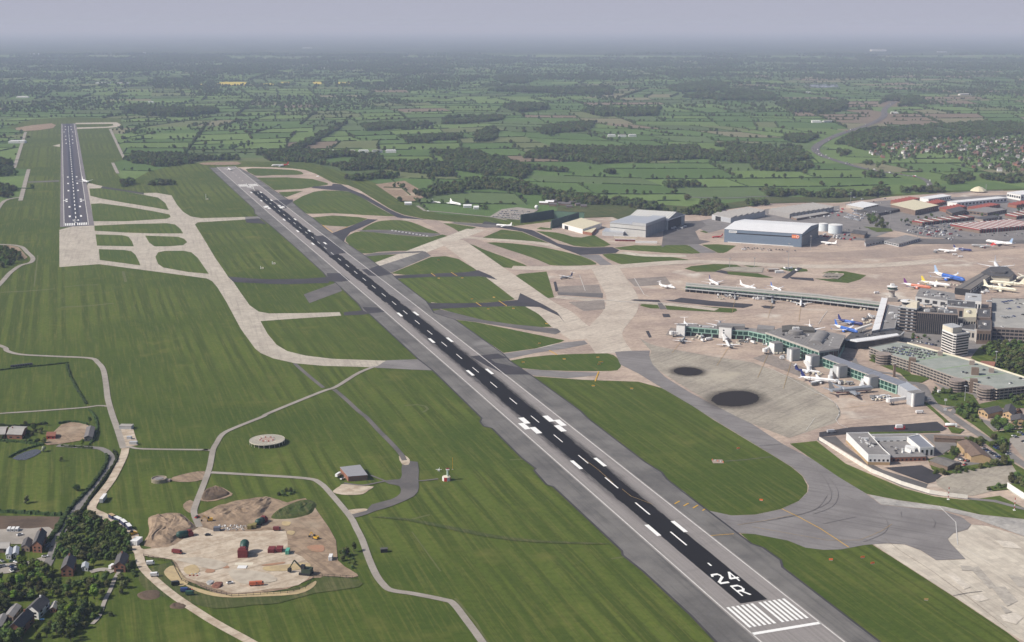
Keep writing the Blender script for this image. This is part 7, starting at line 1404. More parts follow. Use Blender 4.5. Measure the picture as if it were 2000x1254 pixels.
for lb, px, L_ in (('white marquee beside the delta winged jet', (913, 405), 16), ('small white hut right of the marquee in the viewing park', (930, 408), 10), ('white roofed shed at the corner of the brown scrub field', (797, 400), 14)):
    g = P(*px); t, k = gable_house('marquee', lb, 'marquee', [Vector((v[0], v[1], 0)) for v in rect((g.x, g.y), L_, 9, .1)], 3.5, 2.5, WHITE, WHITER, along='ab')
poly('scrub_field', [(733, 360), (790, 353), (820, 370), (832, 384), (800, 396), (780, 392)], .12, DIRT)
line('viewing_road', [(815, 402), (830, 412), (860, 414), (960, 424), (990, 430)], 6, .3, TRACK); poly('viewing_car_park', [(955, 424), (1014, 430), (1036, 419), (1052, 410), (1010, 405), (980, 409)], .31, TRACK)
# farm and huts of the right middle distance
for i, (x, y) in enumerate(((1062, 399), (1074, 397), (1086, 395), (1096, 400), (1106, 401), (1118, 398), (1128, 402), (1112, 406), (1140, 405), (1080, 402))):
    g = P(x, y); s_ = vr.uniform(9, 20); gable_house('farm_building', '%s farm building in the yard beyond the blast walls' % ('white roofed' if i < 2 else 'dark roofed'), 'farm building', [Vector((v[0], v[1], 0)) for v in rect((g.x, g.y), s_, 8, vr.uniform(-.3, .3))], 3.5, 2.4, BROWN, WHITER if i < 2 else plain('farm_roof', (.12, .11, .115), .8), 'farm buildings beyond the blast walls', 'ab')

# ================================================================== LOWER LEFT: works site, huts, houses
def cont(label, px, L_, w_, h, rz, mat, top=None, name='container', group=None, cat=None):
    g = P(*px); t = thing(name, label, cat or name.replace('_', ' '), (g.x, g.y, 0), rz, group); part('body', MB().box((0, 0, .5), (L_, w_, h)), mat, t); part('top', MB().box((0, 0, .5 + h), (L_ * 1.005, w_ * 1.02, .15)), top or mat, t)
    for i in range(int(L_ / 1.5)): part('rib', MB().box((-L_ / 2 + .75 + i * 1.5, 0, .6), (.2, w_ * 1.03, h - .2)), mat, t)
    return t
def ang(p, q): a, b = P(*p), P(*q); return math.atan2(b.y - a.y, b.x - a.x)
for k, (px, rz) in enumerate((((219, 1013), ang((214, 1009), (226, 1016))), ((231, 1019), ang((226, 1016), (240, 1023))), ((242, 1025), ang((238, 1021), (250, 1031))), ((252, 1033), ang((248, 1028), (258, 1041))))):
    cont(('navy container at the upper end of the curved row by the thicket', 'white topped navy container, second in the curved row', 'white topped navy container, third in the curved row', 'white topped container at the lower end of the curved row')[k], px, 7.5 if k else 6, 2.8, 2.7, rz, plain('navy_container', (.03, .04, .10), .5), (YBRICK, WHITE, WHITE, WHITE)[k], group='curved row of containers beside the thicket')
cont('white cabin standing alone at the site entrance', (267, 1062), 5, 8.5, 3, -.2, WHITE, WHITE, 'site_cabin'); cont('long silver trailer parked on the dirt road', (202, 978), 12, 2.6, 3, ang((194, 985), (208, 967)), SILV, WHITE, 'trailer')
t = thing('loader', 'yellow loader between the containers and the white cabin', 'loader', tuple(P(259, 1045)), 1.0); part('body', MB().box((0, 0, .6), (4.5, 2.2, 1.6)), YELLOW, t); part('cab', MB().box((-.5, 0, 2.2), (1.6, 1.6, 1.3)), GLASS, t); part('bucket', MB().box((3, 0, .3), (1.2, 2.6, 1.1)), YELLOW, t)
def mound(name, label, pts, h, mat, seed=1):
    """an eroded heap: a small height field over the traced outline"""
    w_ = smooth_poly([(p.x, p.y) for p in PP(pts)], 4); c = np.mean(np.array(w_), axis=0); mb = MB(); n_ = len(w_); fs_ = (1.0, .95, .88, .8, .7, .58, .45, .3, .14)
    for f in fs_:
        for p in w_:
            x, y = c[0] + (p[0] - c[0]) * f, c[1] + (p[1] - c[1]) * f; e = min(1, (1 - f) / .28); v = mn.noise((x / 5, y / 5, seed)) * .5 + mn.noise((x / 1.9, y / 1.9, seed + 9)) * .28
            mb.v.append((x + v * .6, y + v * .6, (h * .55 * e * e * (3 - 2 * e) * (1 + .9 * v) + .45 * v * e) if f < 1 else -.05))
    for k in range(len(fs_) - 1): mb.f += [(k * n_ + i, k * n_ + (i + 1) % n_, (k + 1) * n_ + (i + 1) % n_, (k + 1) * n_ + i) for i in range(n_)]
    mb.f.append(tuple((len(fs_) - 1) * n_ + i for i in range(n_))); t = part(name, mb, mat, None); return props(t, label, 'spoil heap')
mound('spoil_heap', 'largest pale brown spoil heap left of the track into the site', zp(Z7, [(825, 562), (905, 540), (1000, 537), (1060, 580), (1095, 625), (1010, 670), (925, 722), (800, 718), (830, 640)]), 5, DIRT, 2)
mound('spoil_heap', 'small brown spoil heap above the site beside the track', zp(Z7, [(1120, 440), (1150, 400), (1210, 388), (1270, 415), (1280, 438), (1190, 468), (1125, 468)]), 3, DIRTD, 3)
mound('spoil_heap', 'long ridged spoil heap behind the stacked rubble', zp(Z7, [(1120, 545), (1180, 510), (1300, 475), (1480, 446), (1520, 460), (1500, 510), (1450, 560), (1300, 580), (1190, 580)]), 4.5, DIRT, 4)
mound('spoil_heap', 'grassed bank at the upper right corner of the site', zp(Z7, [(1500, 560), (1560, 510), (1690, 460), (1760, 480), (1740, 540), (1640, 570), (1530, 575)]), 3, ROUGH, 5)
mound('rubble_heap', 'maroon rubble heap near the lower fence of the site', zp(ZC, [(860, 975), (900, 940), (960, 935), (990, 950), (950, 1000), (880, 1000)]), 2.2, plain('maroon_earth', (.19, .085, .06), .95, var=.2), 6); mound('rubble_heap', 'grey gravel heap left of the maroon rubble heap', zp(ZC, [(810, 940), (850, 922), (900, 930), (870, 965), (830, 970)]), 1.8, plain('grey_stone', (.34, .34, .33), .95, var=.2), 7)
mound('soil_heap', 'dark soil heap beside the haul road', zp(Z7, [(950, 1045), (1000, 1035), (1045, 1060), (1000, 1070), (950, 1065)]), 1.5, DIRTD, 8); mound('soil_heap', 'wide dark soil heap in the grass left of the haul road', zp(Z7, [(760, 990), (820, 965), (900, 970), (880, 1010), (800, 1020)]), 1.0, DIRTD, 9)
GREENT = plain('green_drum_paint', (.022, .065, .052), .45, var=.12)
def drum(label, px, L_, r, rz, tilt, zb):
    g = P(*px); t = thing('mixing_drum', label, 'drum', (g.x, g.y, 0), rz, 'green domed drums on maroon frames'); mb = xlathe((0, 0, 0), [(-L_ / 2, r * .9), (L_ * .3, r), (L_ * .42, r * .8), (L_ * .48, r * .45), (L_ * .5, r * .1)], 14); o = part('drum', mb, GREENT, t, smooth=True); o.location = (1.5, 0, zb); o.rotation_euler = (0, -tilt, 0)
    part('frame', MB().box((-L_ * .42, 0, 0), (r * 1.5, r * 2.1, zb + .6)), MAROON, t); part('hopper', MB().box((-L_ * .42, 0, zb + .6), (r * 1.2, r * 1.7, 1.4), 0, .7), MAROON, t)
    for s_ in (-1, 1): part('leg', MB().box((L_ * .25, s_ * r * .7, 0), (.5, .5, zb)), MAROON, t)
    return t
drum('tallest green domed drum on a maroon frame, in the middle of the pale concrete', (477, 1083), 10.5, 3.1, R(92), R(28), 5.2); drum('green drum with maroon frame lying at the foot of the largest spoil heap', (361, 1049), 9, 2.4, R(215), R(5), 2.6); drum('green drum with maroon frame at the back of the site by the olive panels', (510, 1023), 9, 2.4, R(-110), R(5), 2.6)
for lb, px, sx, sy, m in (('maroon skip, left of two beside the tall drum', (531, 1078), 4.6, 6, MAROON), ('maroon skip, right of two beside the tall drum', (546, 1077), 4.4, 6, MAROON), ('teal green container right of the maroon skips', (562, 1081), 2.4, 6, TEAL), ('dark steel skip at the left end of the rubble row', (424, 1037), 4.5, 3.5, plain('blue_grey_steel', (.12, .13, .16), .6)), ('olive panel stack right of the rubble row', (488, 1033), 3, 4.5, plain('olive_panel', (.20, .17, .06), .7)), ('second olive panel stack next to the green drum', (497, 1031), 3, 5, plain('olive_panel', (.20, .17, .06), .7)), ('white cabin at the right end of the site', (646, 1093), 2.4, 6, WHITE)):
    cont(lb, px, sx, sy, 2.4, 0, m, None, 'container')
rub = thing('rubble_row', 'long row of broken grey and white concrete rubble along the back of the site', 'rubble', tuple(P(452, 1033)))
for i in range(95):
    q = (vr.uniform(428, 482), vr.uniform(1027, 1037)); g = P(*q); s_ = vr.uniform(.5, 1.4); part('rubble_piece', MB().box((g.x, g.y, 0), (s_, s_ * .7, s_ * .8), vr.uniform(0, 3), .6), vr.choice((LGREY, CONCW, MGREY, WHITE)), rub, world=True)
def digger(label, px, rz, mat, s_=1.0):
    g = P(*px); t = thing('digger', label, 'digger', (g.x, g.y, 0), rz, 'digging machines'); t.scale = (s_, s_, s_)
    for y in (-1.1, 1.1): part('track', MB().box((0, y, 0), (4, .7, .9)), BLACKR, t)
    part('body', MB().box((-.4, 0, .9), (3.2, 2.6, 1.4)), mat, t); part('cab', MB().box((.7, .7, 2.3), (1.3, 1.1, 1.3)), GLASS, t); part('boom', MB().tube((1.2, 0, 1.8), (4, 0, 4.6), .3, .25, 4), mat, t); part('arm', MB().tube((4, 0, 4.6), (5.8, 0, 1.6), .25, .2, 4), mat, t); part('bucket', MB().box((5.8, 0, .5), (1.0, 1.2, 1.1)), BLACKR, t)
digger('yellow digger at the right edge of the works site', (617, 1053), 2.6, YELLOW); digger('yellow digger at the head of the rubble row', (410, 1018), 3.3, YELLOW); digger('large dark green digger at the lower right corner of the site', (598, 1122), 2.9, plain('dark_green_machine', (.04, .055, .035), .6), 2.0)
for lb, px, rz, col_, kd in (('maroon lorry at the left of the pale concrete', (346, 1082), -.3, 'maroon', 'lorry'), ('maroon van at the back right of the pale concrete', (541, 1037), 0, 'maroon', 'van'), ('red car on the track into the site', (385, 1012), 1.2, 'red', 'car'), ('black car in the middle of the pale concrete', (406, 1047), .2, 'black', 'car'), ('white van by the haul road, upper of two', (294, 1104), .2, 'white', 'van'), ('white van by the haul road, lower of two', (302, 1127), .2, 'white', 'van'), ('black van on the sandy ground by the haul road', (343, 1144), .3, 'black', 'van'), ('blue van on the sandy ground by the haul road', (361, 1157), .1, 'blue', 'van'), ('red car on the sandy ground by the haul road', (370, 1155), -.1, 'red', 'car'), ('dark green van on the sandy ground by the haul road', (371, 1163), .1, 'green', 'van'), ('white van beside the house with the garage door', (219, 1111), 1.3, 'white', 'van'), ('white car on the verge of the lane by the slate house', (88, 1089), .2, 'white', 'car'), ('white car on the works concrete below the ochre patch', (449, 1141), .4, 'white', 'car'), ('orange van at the lower fence, left of two', (495, 1145), .1, 'orange', 'van'), ('orange van at the lower fence, right of two', (507, 1144), .1, 'orange', 'van')):
    vehicle(col_, px, rz, lb, None, kd)
for k in range(6): q = zp(ZC, [(655 + k * 18, 878 - (k % 2) * 16)])[0]; g = P(*q); t = thing('site_barrier', 'red and white plastic barrier stacked at the lower left of the site', 'barrier', (g.x, g.y, 0), .3, 'red and white barriers'); part('body', MB().box((0, 0, 0), (1.4, .6, 1.0), 0, .7), WHITE if k % 2 else CARC['red'], t); part('foot', MB().box((0, 0, 0), (1.5, .8, .2)), CARC['red'], t)
g = P(*zp(ZC, [(1165, 795)])[0]); t = thing('concrete_slab', 'white concrete slab in front of the tallest drum', 'slab', (g.x, g.y, 0)); part('slab', MB().box((0, 0, 0), (6, 4.5, .8)), WHITE, t); part('ramp', MB().box((0, 6, 0), (12, 4, .35)), CREAM, t)
# fence round the site
w_ = PP(zp(Z7, [(800, 780), (880, 800), (955, 812), (985, 870), (1010, 915), (1060, 940), (1180, 975), (1290, 1005), (1450, 995), (1600, 985), (1700, 960), (1760, 890), (1995, 905)])); t = thing('site_fence', 'thin dark mesh fence along the lower edge of the works site', 'fence', (w_[4].x, w_[4].y, 0))
for a, b in zip(w_[:-1], w_[1:]):
    d = b - a; n_ = max(1, int(d.length / 4))
    for i in range(n_): p_ = a.lerp(b, i / n_); part('post', MB().box((p_.x, p_.y, 0), (.18, .18, 2.4)), BLACKR, t, world=True)
    band(t, a, b, 2.0, 2.15, BLACKR, 'rail', 0, .12); band(t, a, b, .9, 1.05, BLACKR, 'rail', 0, .12)
# aerial ring, tank, tower, hut, brick store
g = P(522, 866); t = thing('beacon_ring', 'large round pale counterpoise ring of the navigation beacon', 'beacon', (g.x, g.y, 0)); RB = 34 * mpp(863)
mb = MB(); n_ = 40; mb.v = [(r_ * math.cos(6.2832 * i / n_), r_ * math.sin(6.2832 * i / n_), 3.4) for r_ in (RB, RB * .42) for i in range(n_)]; mb.f = [(i, (i + 1) % n_, (i + 1) % n_ + n_, i + n_) for i in range(n_)]; part('mesh_deck', mb, plain('weathered_mesh', (.36, .335, .28), .8, var=.25, scale=1.2), t)
part('inner_deck', MB().lathe((0, 0, 3.2), [(RB * .43, 0), (RB * .43, .25)], 24), plain('pinkish_deck', (.36, .27, .22), .8, var=.2, scale=.8), t); part('rim', MB().lathe((0, 0, 2.9), [(RB * 1.01, 0), (RB * 1.01, .6)], n_, cap=False), CREAM, t); part('hut', MB().box((0, 2, 0), (7, 7, 3.2)), CONCB, t)
for i in range(20): a_ = 6.2832 * i / 20; part('post', MB().box((RB * .98 * math.cos(a_), RB * .98 * math.sin(a_), 0), (.35, .35, 3.3)), CREAM, t); part('brace', MB().box((RB * .66 * math.cos(a_), RB * .66 * math.sin(a_), 3.42), (RB * .6, .12, .12), a_), CREAM, t)
for i in range(16): a_ = 6.2832 * i / 16; part('antenna', MB().box((RB * .40 * math.cos(a_), RB * .40 * math.sin(a_), 3.4), (.7, .7, 1.1)), CARC['red'] if i % 2 else WHITE, t)
g = P(311, 940); t = thing('round_pit', 'round weathered concrete tank standing in the grass', 'tank', (g.x, g.y, 0)); RB = 15 * mpp(938); part('wall', MB().lathe((0, 0, -.2), [(RB, 0), (RB, 3.0), (RB * .9, 3.0), (RB * .9, 2.2)], 28, cap=False), plain('mossy_concrete', (.27, .24, .17), .9, var=.3, scale=.5), t); part('floor', MB().lathe((0, 0, 2.0), [(RB * .91, 0), (RB * .91, .1)], 28), CONCB, t); part('inlet', MB().box((RB + 1, 0, 0), (3.5, 4, 1.6)), CONCB, t); part('inner_ring', MB().lathe((0, 0, 2.1), [(RB * .5, 0), (RB * .5, .4)], 20), MGREY, t)
g = P(872, 938); t = thing('radar_tower', 'red and white checked drum carrying a slim green white aerial tower', 'tower', (g.x, g.y, 0), .2)
for i in range(8): a0, a1 = 6.2832 * i / 8, 6.2832 * (i + 1) / 8; part('checker_panel', MB().add([(3.4 * math.cos(a_), 3.4 * math.sin(a_), z) for a_, z in ((a0, 0), (a1, 0), (a1, 3.2), (a0, 3.2))], [(0, 1, 2, 3)]) or (lambda m_: (m_.add([(3.4 * math.cos(a_), 3.4 * math.sin(a_), z) for a_, z in ((a0, 0), (a1, 0), (a1, 3.2), (a0, 3.2))], [(0, 1, 2, 3)]), m_)[1])(MB()), CARC['red'] if i % 2 else WHITE, t)
part('drum_top', MB().lathe((0, 0, 3.2), [(3.4, 0), (.2, .3)], 8), CREAM, t); part('column', MB().lathe((1, 0, 3.2), [(.9, 0), (.75, 5.5)], 8), plain('pale_green_mast', (.42, .52, .46), .6), t); part('platform', MB().box((1, 0, 8.6), (2.6, 2.6, .5)), WHITE, t); part('aerial_bar', MB().box((1, 0, 9.2), (2.4, .5, .8)), CARC['red'], t)
g = P(884, 917); t = thing('yellow_pole', 'thin tall yellow pole beside the checked tower', 'pole', (g.x, g.y, 0)); part('pole', MB().box((0, 0, 0), (.35, .35, 10)), YELLOW, t); part('foot', MB().box((0, 0, 0), (1.2, 1.2, .3)), CONCW, t)
g = P(857, 922); t = thing('weather_station', 'small white weather instruments left of the checked tower', 'instruments', (g.x, g.y, 0)); part('screen_box', MB().box((0, 0, 1), (1.6, 1.6, 1.4)), WHITE, t); part('arm', MB().box((0, 0, 2), (5, .3, .3)), WHITE, t); part('mast', MB().box((.5, 0, 0), (.25, .25, 4)), WHITE, t)
t, k = building('brick_store', 'low red brick store with a flat grey roof and a yellow door', 'building', PP([(664.5, 913), (703, 908.5), (717.5, 928), (680, 931)], 4.2), 4.2, BRICK, plain('grey_felt', (.27, .27, .285), .7, var=.04), over=.03)
kk = ccw([(v.x, v.y) for v in PP([(664.5, 913), (703, 908.5), (717.5, 928), (680, 931)], 4.2)]); fr_ = sorted(range(4), key=lambda i: kk[i][1] + kk[(i + 1) % 4][1])[0]; panes(t, kk[fr_], kk[(fr_ + 1) % 4], .3, 3.4, 9, BROWN, 'door_panel', .35)
g = P(662, 931); vehicle('white', (661, 931), 1.2, 'cream lorry parked at the end of the brick store', None, 'lorry'); vehicle('white', (669, 937), 1.0, 'white car parked at the corner of the brick store', None, 'car')
g = P(750, 1078); t, _ = building('dark_hut', 'tiny dark hut alone in the mown grass', 'hut', rect((g.x, g.y), 4.6, 3, .2), 2.4, plain('tarred_wood', (.035, .03, .03), .9), DGREY, over=.1)
t = thing('shelter_row', 'low dark slatted shelter by the perimeter track at the left', 'shelter', tuple(P(42, 715)), .05)
for i in range(9): q = P(23 + i * 4.8, 717 - i * .5); part('bay', MB().box((q.x, q.y, 0), (2.1, 2.4, 2.2)), plain('shelter_slate', (.05, .052, .06), .7), t, world=True)
for lb, px, sx, sy, h, m in (('long grey sheeted store at the top of the fenced compound', (247, 837), 11, 7, 3, SHEDR), ('small grey cabin in the middle of the compound', (253, 858), 4, 3, 2.4, SILV), ('grey cabin at the lower end of the compound', (261, 868), 6.5, 3.4, 2.4, LGREY)):
    g = P(*px); t, _ = building('compound_store', lb, 'store', rect((g.x, g.y), sx, sy, -.05), h, LGREY, m, over=.04)
# houses
def house(lb, a, b, c, H, rg, wl_, rf, along='bc', ch=True, wins=2):
    t, k = gable_house('brick_house' if wl_ is BRICK or wl_ is BROWN else 'cottage', lb, 'house', quad_px(a, b, c), H, rg, wl_, rf, 'houses at the lower left', along, .4, chimney=ch)
    for i in (0, 1, 3):
        for z in ((.9, 2.1), (3.1, 4.3)) if H > 4.4 else ((.9, 2.1),): panes(t, k[i], k[(i + 1) % 4], z[0], z[1], wins, GLASS, 'window', .62, .06, solid=.1)
    return t, k
house('brick house with a white edged gable facing us, beside the thicket', (120, 1126.5), (143, 1126), (150, 1104), 5.2, 3.2, BRICK, SLATE)
t, k = house('brick house with a broad dark garage door at the end of the drive', (223, 1118), (245, 1118), (252, 1097), 4.6, 2.8, BRICK, SLATE); band(t, k[0].lerp(k[1], .25), k[0].lerp(k[1], .8), 0, 2.3, BLACKR, 'garage_door', .1)
house('slate roofed brick house close to the lane with cars beside it', (64, 1079), (82, 1080), (92, 1054), 5.5, 3, BRICK, SLATE); house('low outbuilding left of the house close to the lane', (42, 1076), (58, 1078), (64, 1063), 3, 1.8, BROWN, SLATE, ch=False); house('pale roofed bungalow at the left edge beside the parked cars', (-12, 1080), (18, 1080), (21, 1068), 3.2, 1.8, BROWN, SHEDR, 'ab')
t, k = house('dark roofed house with a bright white gable wall', (50, 1206), (76, 1210), (98, 1188), 4.8, 3.2, WHITE, SLATE); house('dark roofed house nearest to the lower left corner', (16, 1243), (42, 1243), (68, 1214), 5, 3.4, BRICK, SLATE); house('long low grey roofed shed by the garden hedge', (10, 1210), (26, 1213), (42, 1192), 2.6, 1.2, BROWN, MGREY, ch=False); house('grey roofed shed at the left edge above the blue pool', (-14, 1235), (4, 1232), (16, 1208), 2.6, 1.0, BROWN, MGREY, ch=False)
house('small brick outhouse right of the white gabled house', (98, 1197), (110, 1197), (115, 1185), 2.6, 1.2, BRICK, SHEDR, ch=False); house('grey sheeted barn, left of two beside the yard of cars', (12, 1092), (22, 1093), (25, 1079), 3, 1, LGREY, SILV, ch=False); house('grey sheeted barn, right of two beside the yard of cars', (26, 1090), (36, 1090), (38, 1077), 3, 1, LGREY, SILV, ch=False)
house('farmhouse with a long pale sheet roof behind the hedges', (14, 857), (43, 858), (54, 842), 4, 2, BRICK, SHEDR, 'ab'); house('farm range with a red brick wall left of the farmhouse', (-20, 858), (10, 857), (16, 842), 4, 2, BRICK, SHEDR, 'ab'); house('red roofed cattle shed in the muddy farmyard', (91, 858), (108, 858), (110, 850), 2.8, 1, CARC['red'], plain('rust_roof', (.22, .09, .06), .8), 'ab', ch=False); house('dark barn at the right end of the muddy farmyard', (165, 862), (181, 862), (186, 842), 3.5, 1.5, DGREY, plain('barn_roof', (.15, .14, .14), .8), ch=False)
house('small hut beside the brick house and its white car', (160, 1115), (172, 1116), (174, 1107), 2.4, 1, LGREY, SILV, ch=False)
g = P(4, 1236); t = thing('pool', 'bright blue garden pool cover in the lower left corner', 'pool', (g.x, g.y, 0)); part('cover', MB().box((0, 0, .3), (5, 6, .3)), plain('pool_blue', (.12, .42, .62), .4), t); part('kerb', MB().box((0, 0, .1), (5.8, 6.8, .3)), CREAM, t)
g = P(82, 1212); t = thing('blue_tarpaulin', 'small blue tarpaulin beside the white gabled house', 'tarpaulin', (g.x, g.y, 0)); part('sheet', MB().box((0, 0, .8), (2.6, 1.8, .2), .2), plain('tarp_blue', (.18, .38, .58), .6), t); part('load', MB().box((0, 0, 0), (2.2, 1.5, .8)), BROWN, t)
for k, x in enumerate((18, 26, 34)): g = P(x, 1037); t = thing('caravan', 'white caravan, %s of three parked by the dark ploughed field' % ('left', 'middle', 'right')[k], 'caravan', (g.x, g.y, 0), .1); part('body', MB().box((0, 0, .5), (2.2, 5, 2), 0, .92), WHITE, t); part('window', MB().box((0, -2.5, 1.3), (1.4, .12, .7)), GLASS, t)
for k in range(16): vehicle(pick(), (vr.uniform(0, 45), vr.choice((1046, 1052, 1100, 1108, 1116)) + vr.uniform(-2, 2)), vr.uniform(0, 3), 'car parked in the yards left of the lane house', 'cars in the yards at the lower left')
for k, (x, y) in enumerate(((94, 1066), (97, 1070), (93, 1073))): vehicle('grey', (x, y), 1.0, 'dark car parked tightly beside the lane house', 'cars beside the lane house')
# village houses beyond the fields
VIL = [(x, y) for x, y in ((vr.uniform(1690, 2010), vr.uniform(270, 338)) for _ in range(900)) if inside(VILLAGE, x, y)][:190]
VW = plain('render_wall', (.36, .34, .31), .8, var=.05); vp_ = []
for i in range(4):
    hb_ = bpy.data.objects.new('village_house', None); rf_ = (plain('village_tile', (.15, .095, .08), .9, var=.15), SLATE, plain('village_grey', (.26, .23, .22), .85, var=.1), plain('village_tile2', (.19, .12, .095), .9))[i]; wl_ = (BRICK, VW, WHITE, BROWN)[i]
    part('wall', MB().box((0, 0, -.5), (11, 8, 6)), wl_, hb_); mb = MB(); mb.add([(-6, -4.6, 5.3), (6, -4.6, 5.3), (6, 4.6, 5.3), (-6, 4.6, 5.3), (-6, 0, 8.6), (6, 0, 8.6)], [(0, 1, 5, 4), (2, 3, 4, 5), (0, 4, 3), (1, 2, 5), (3, 2, 1, 0)]); part('roof', mb, rf_, hb_); vp_.append(hb_)
used = set()
for i, (x, y) in enumerate(VIL):
    k = i % 4; o = vp_[k]
    if k in used: o = copy_tree(o)
    else: used.add(k); COL.objects.link(o)
    g = P(x, y); o.location = (g.x, g.y, 0); o.rotation_euler = (0, 0, vr.choice((0, 1.57)) + vr.uniform(-.4, .4)); o.scale = [vr.uniform(.7, 1.05)] * 3; o.name = 'village_house'; props(o, ('tiled brick house among trees in the far village', 'slate roofed pale house among trees in the far village', 'white walled house among trees in the far village', 'orange tiled house among trees in the far village')[k], 'house', 'houses of the far village')
for lb, px, L_, n_ in (('white farm shed group in the middle distance beyond the first woods', (1215, 267), 26, 3), ('white house group beside the long wood', (1480, 300), 22, 4), ('pale farm roofs left of the long wood', (710, 298), 30, 5), ('white farm buildings beyond the left runway end', (35, 279), 50, 1), ('white shed far out left of the second runway', (45, 191), 60, 1), ('white farm beyond the second runway', (295, 201), 24, 1), ('white farmstead by the motorway bend', (1605, 239), 36, 2), ('bright farm building above the motorway', (1577, 182), 36, 1), ('white farm building right of the motorway', (1746, 222), 30, 1), ('distant white shed among the tan fields', (1885, 186), 60, 1), ('long distant white works on the horizon haze, right', (1715, 100), 220, 1), ('small distant white works near the right horizon', (1840, 102), 130, 1), ('pale distant works on the left horizon haze', (70, 106), 130, 1), ('pale distant tower block group on the left horizon haze', (280, 104), 110, 1), ('pale distant sheds on the middle horizon haze', (600, 94), 160, 1), ('distant glasshouses left of the yellow fields', (220, 163), 90, 2), ('distant white works left of the lake', (1372, 126), 70, 1), ('distant pale sheds above the yellow fields', (637, 134), 80, 1)):
    g = P(*px); t = thing('far_building', lb, 'building', (g.x, g.y, 0), .05)
    for i in range(n_):
        dx = (i - (n_ - 1) / 2) * L_ * 1.3; part('wall', MB().box((dx, vr.uniform(-12, 12), -.5), (L_, L_ * .4 if L_ < 200 else 80, 6 if L_ < 200 else 22)), WHITE, t); part('roof', MB().box((dx, 0, 6.5 if L_ < 200 else 22.5), (L_ * .98, L_ * .3 if L_ < 200 else 70, 1.5), 0, .8), (WHITER, SHEDR)[i % 2], t)

# ------------------------------------------------------------------ landscaping grass and individual trees
for pts in (zp(T7, [(1480, 700), (1560, 600), (1700, 560), (2100, 560), (2100, 905), (1990, 890), (1700, 815), (1600, 760)]), zp(T7, [(1090, 1050), (1200, 1000), (1300, 1010), (1500, 1060), (1560, 1150), (2000, 1060), (2100, 1060), (2100, 1190), (1560, 1190), (1350, 1180), (1160, 1150)]), zp(T8, [(1340, 180), (1540, 150), (1560, 290), (1700, 420), (2100, 380), (2100, 440), (1860, 480), (1850, 620), (1700, 500), (1500, 350), (1330, 240)]),
            zp(T8, [(1000, 120), (1060, 140), (1240, 300), (1330, 380), (1420, 400), (1370, 440), (1290, 430), (1210, 310), (1060, 180)]), zp(T8, [(1500, 480), (1600, 480), (1850, 640), (1880, 720), (2000, 790), (2100, 960), (2000, 1000), (1950, 850), (1880, 740), (1600, 520)]), zp(T8, [(1060, 690), (1240, 640), (1340, 560), (1500, 470), (1560, 500), (1400, 600), (1300, 700), (1400, 760), (1900, 690), (1900, 735), (1400, 800), (1250, 840), (1100, 790)]),
            zp(T7, [(480, 720), (560, 700), (720, 770), (880, 838), (900, 860), (1090, 895), (1000, 940), (870, 930), (790, 850), (640, 790)]), zp(T5, [(430, 415), (700, 435), (720, 462), (560, 468)]), zp(T8, [(1640, 960), (1840, 930), (2100, 920), (2100, 1000), (2000, 1090), (1840, 985), (1690, 1000)]), zp(T8, [(480, 425), (1180, 418), (1180, 428), (500, 445)])):
    z_ += .004; poly('planted_bank', pts, z_, GRASS2)
# outside the movement area on the north side the apron ends at the fence: grass and scrub behind the hangars
poly('rough_bank', [(1082, 427), (1195, 424), (1225, 436), (1240, 420), (1340, 412), (1390, 420), (1400, 412), (1500, 398), (1640, 394), (1700, 390), (1740, 381), (1640, 385), (1500, 386), (1390, 402), (1340, 404), (1240, 396), (1090, 405)], .9, ROUGH)
TREEP = {}
def tree_proto(kind):
    sz = {'oak': (5.5, 8.0, 420, .62, 'leaf_mid'), 'lime': (4.6, 9.0, 420, .55, 'leaf_bright'), 'dark': (4.2, 8.5, 400, .58, 'leaf_dark'), 'olive': (4.6, 6.5, 380, .55, 'leaf_olive'), 'copper': (3.6, 5.5, 320, .5, 'leaf_copper'), 'blossom': (3.8, 5.5, 320, .5, 'leaf_blossom'), 'bush': (2.6, 2.8, 220, .42, 'leaf_mid'), 'darkbush': (2.6, 2.8, 220, .42, 'leaf_dark'), 'bare': (3.4, 5.5, 110, .42, 'leaf_olive')}[kind]
    t = bpy.data.objects.new('tree', None); rx, rz, n, s_, mt = sz; big = 'bush' not in kind
    cm_ = crown_mesh('crown', hash(kind) % 97 if False else sum(map(ord, kind)), rx, rz, n, s_, 9 if kind != 'bare' else 5, .12 if big else -.15); c = part('crown', cm_, LEAF[mt], t); tm = MB()
    tm.tube((0, 0, -.4), (0, 0, rz * .55), .42 if big else .15, .26 if big else .1, 6)
    if big:
        for a_ in (0.3, 2.2, 4.4): tm.tube((0, 0, rz * .3), (rx * .45 * math.cos(a_), rx * .45 * math.sin(a_), rz * .75), .2, .1, 5)
    part('trunk', tm, BARK, t); return t
TL = {'oak': 'mid green broad tree', 'lime': 'bright fresh green tree', 'dark': 'dark green tree', 'olive': 'olive brown spring tree', 'copper': 'dark copper leaved tree', 'blossom': 'pale blossoming tree', 'bush': 'mid green bush', 'darkbush': 'dark green bush', 'bare': 'thin half bare tree'}
def plant(kind, px, s_, where, group, world=None):
    if kind not in TREEP: TREEP[kind] = tree_proto(kind); o = TREEP[kind]; COL.objects.link(o)
    else: o = copy_tree(TREEP[kind])
    g = world if world is not None else P(*px); o.location = (g.x, g.y, 0); o.rotation_euler = (0, 0, vr.uniform(0, 6.28)); o.scale = (s_ * vr.uniform(.9, 1.1), s_ * vr.uniform(.9, 1.1), s_ * vr.uniform(.85, 1.1)); o.name = 'bush' if 'bush' in kind else 'tree'
    return props(o, TL[kind] + ' ' + where, 'bush' if 'bush' in kind else 'tree', group)
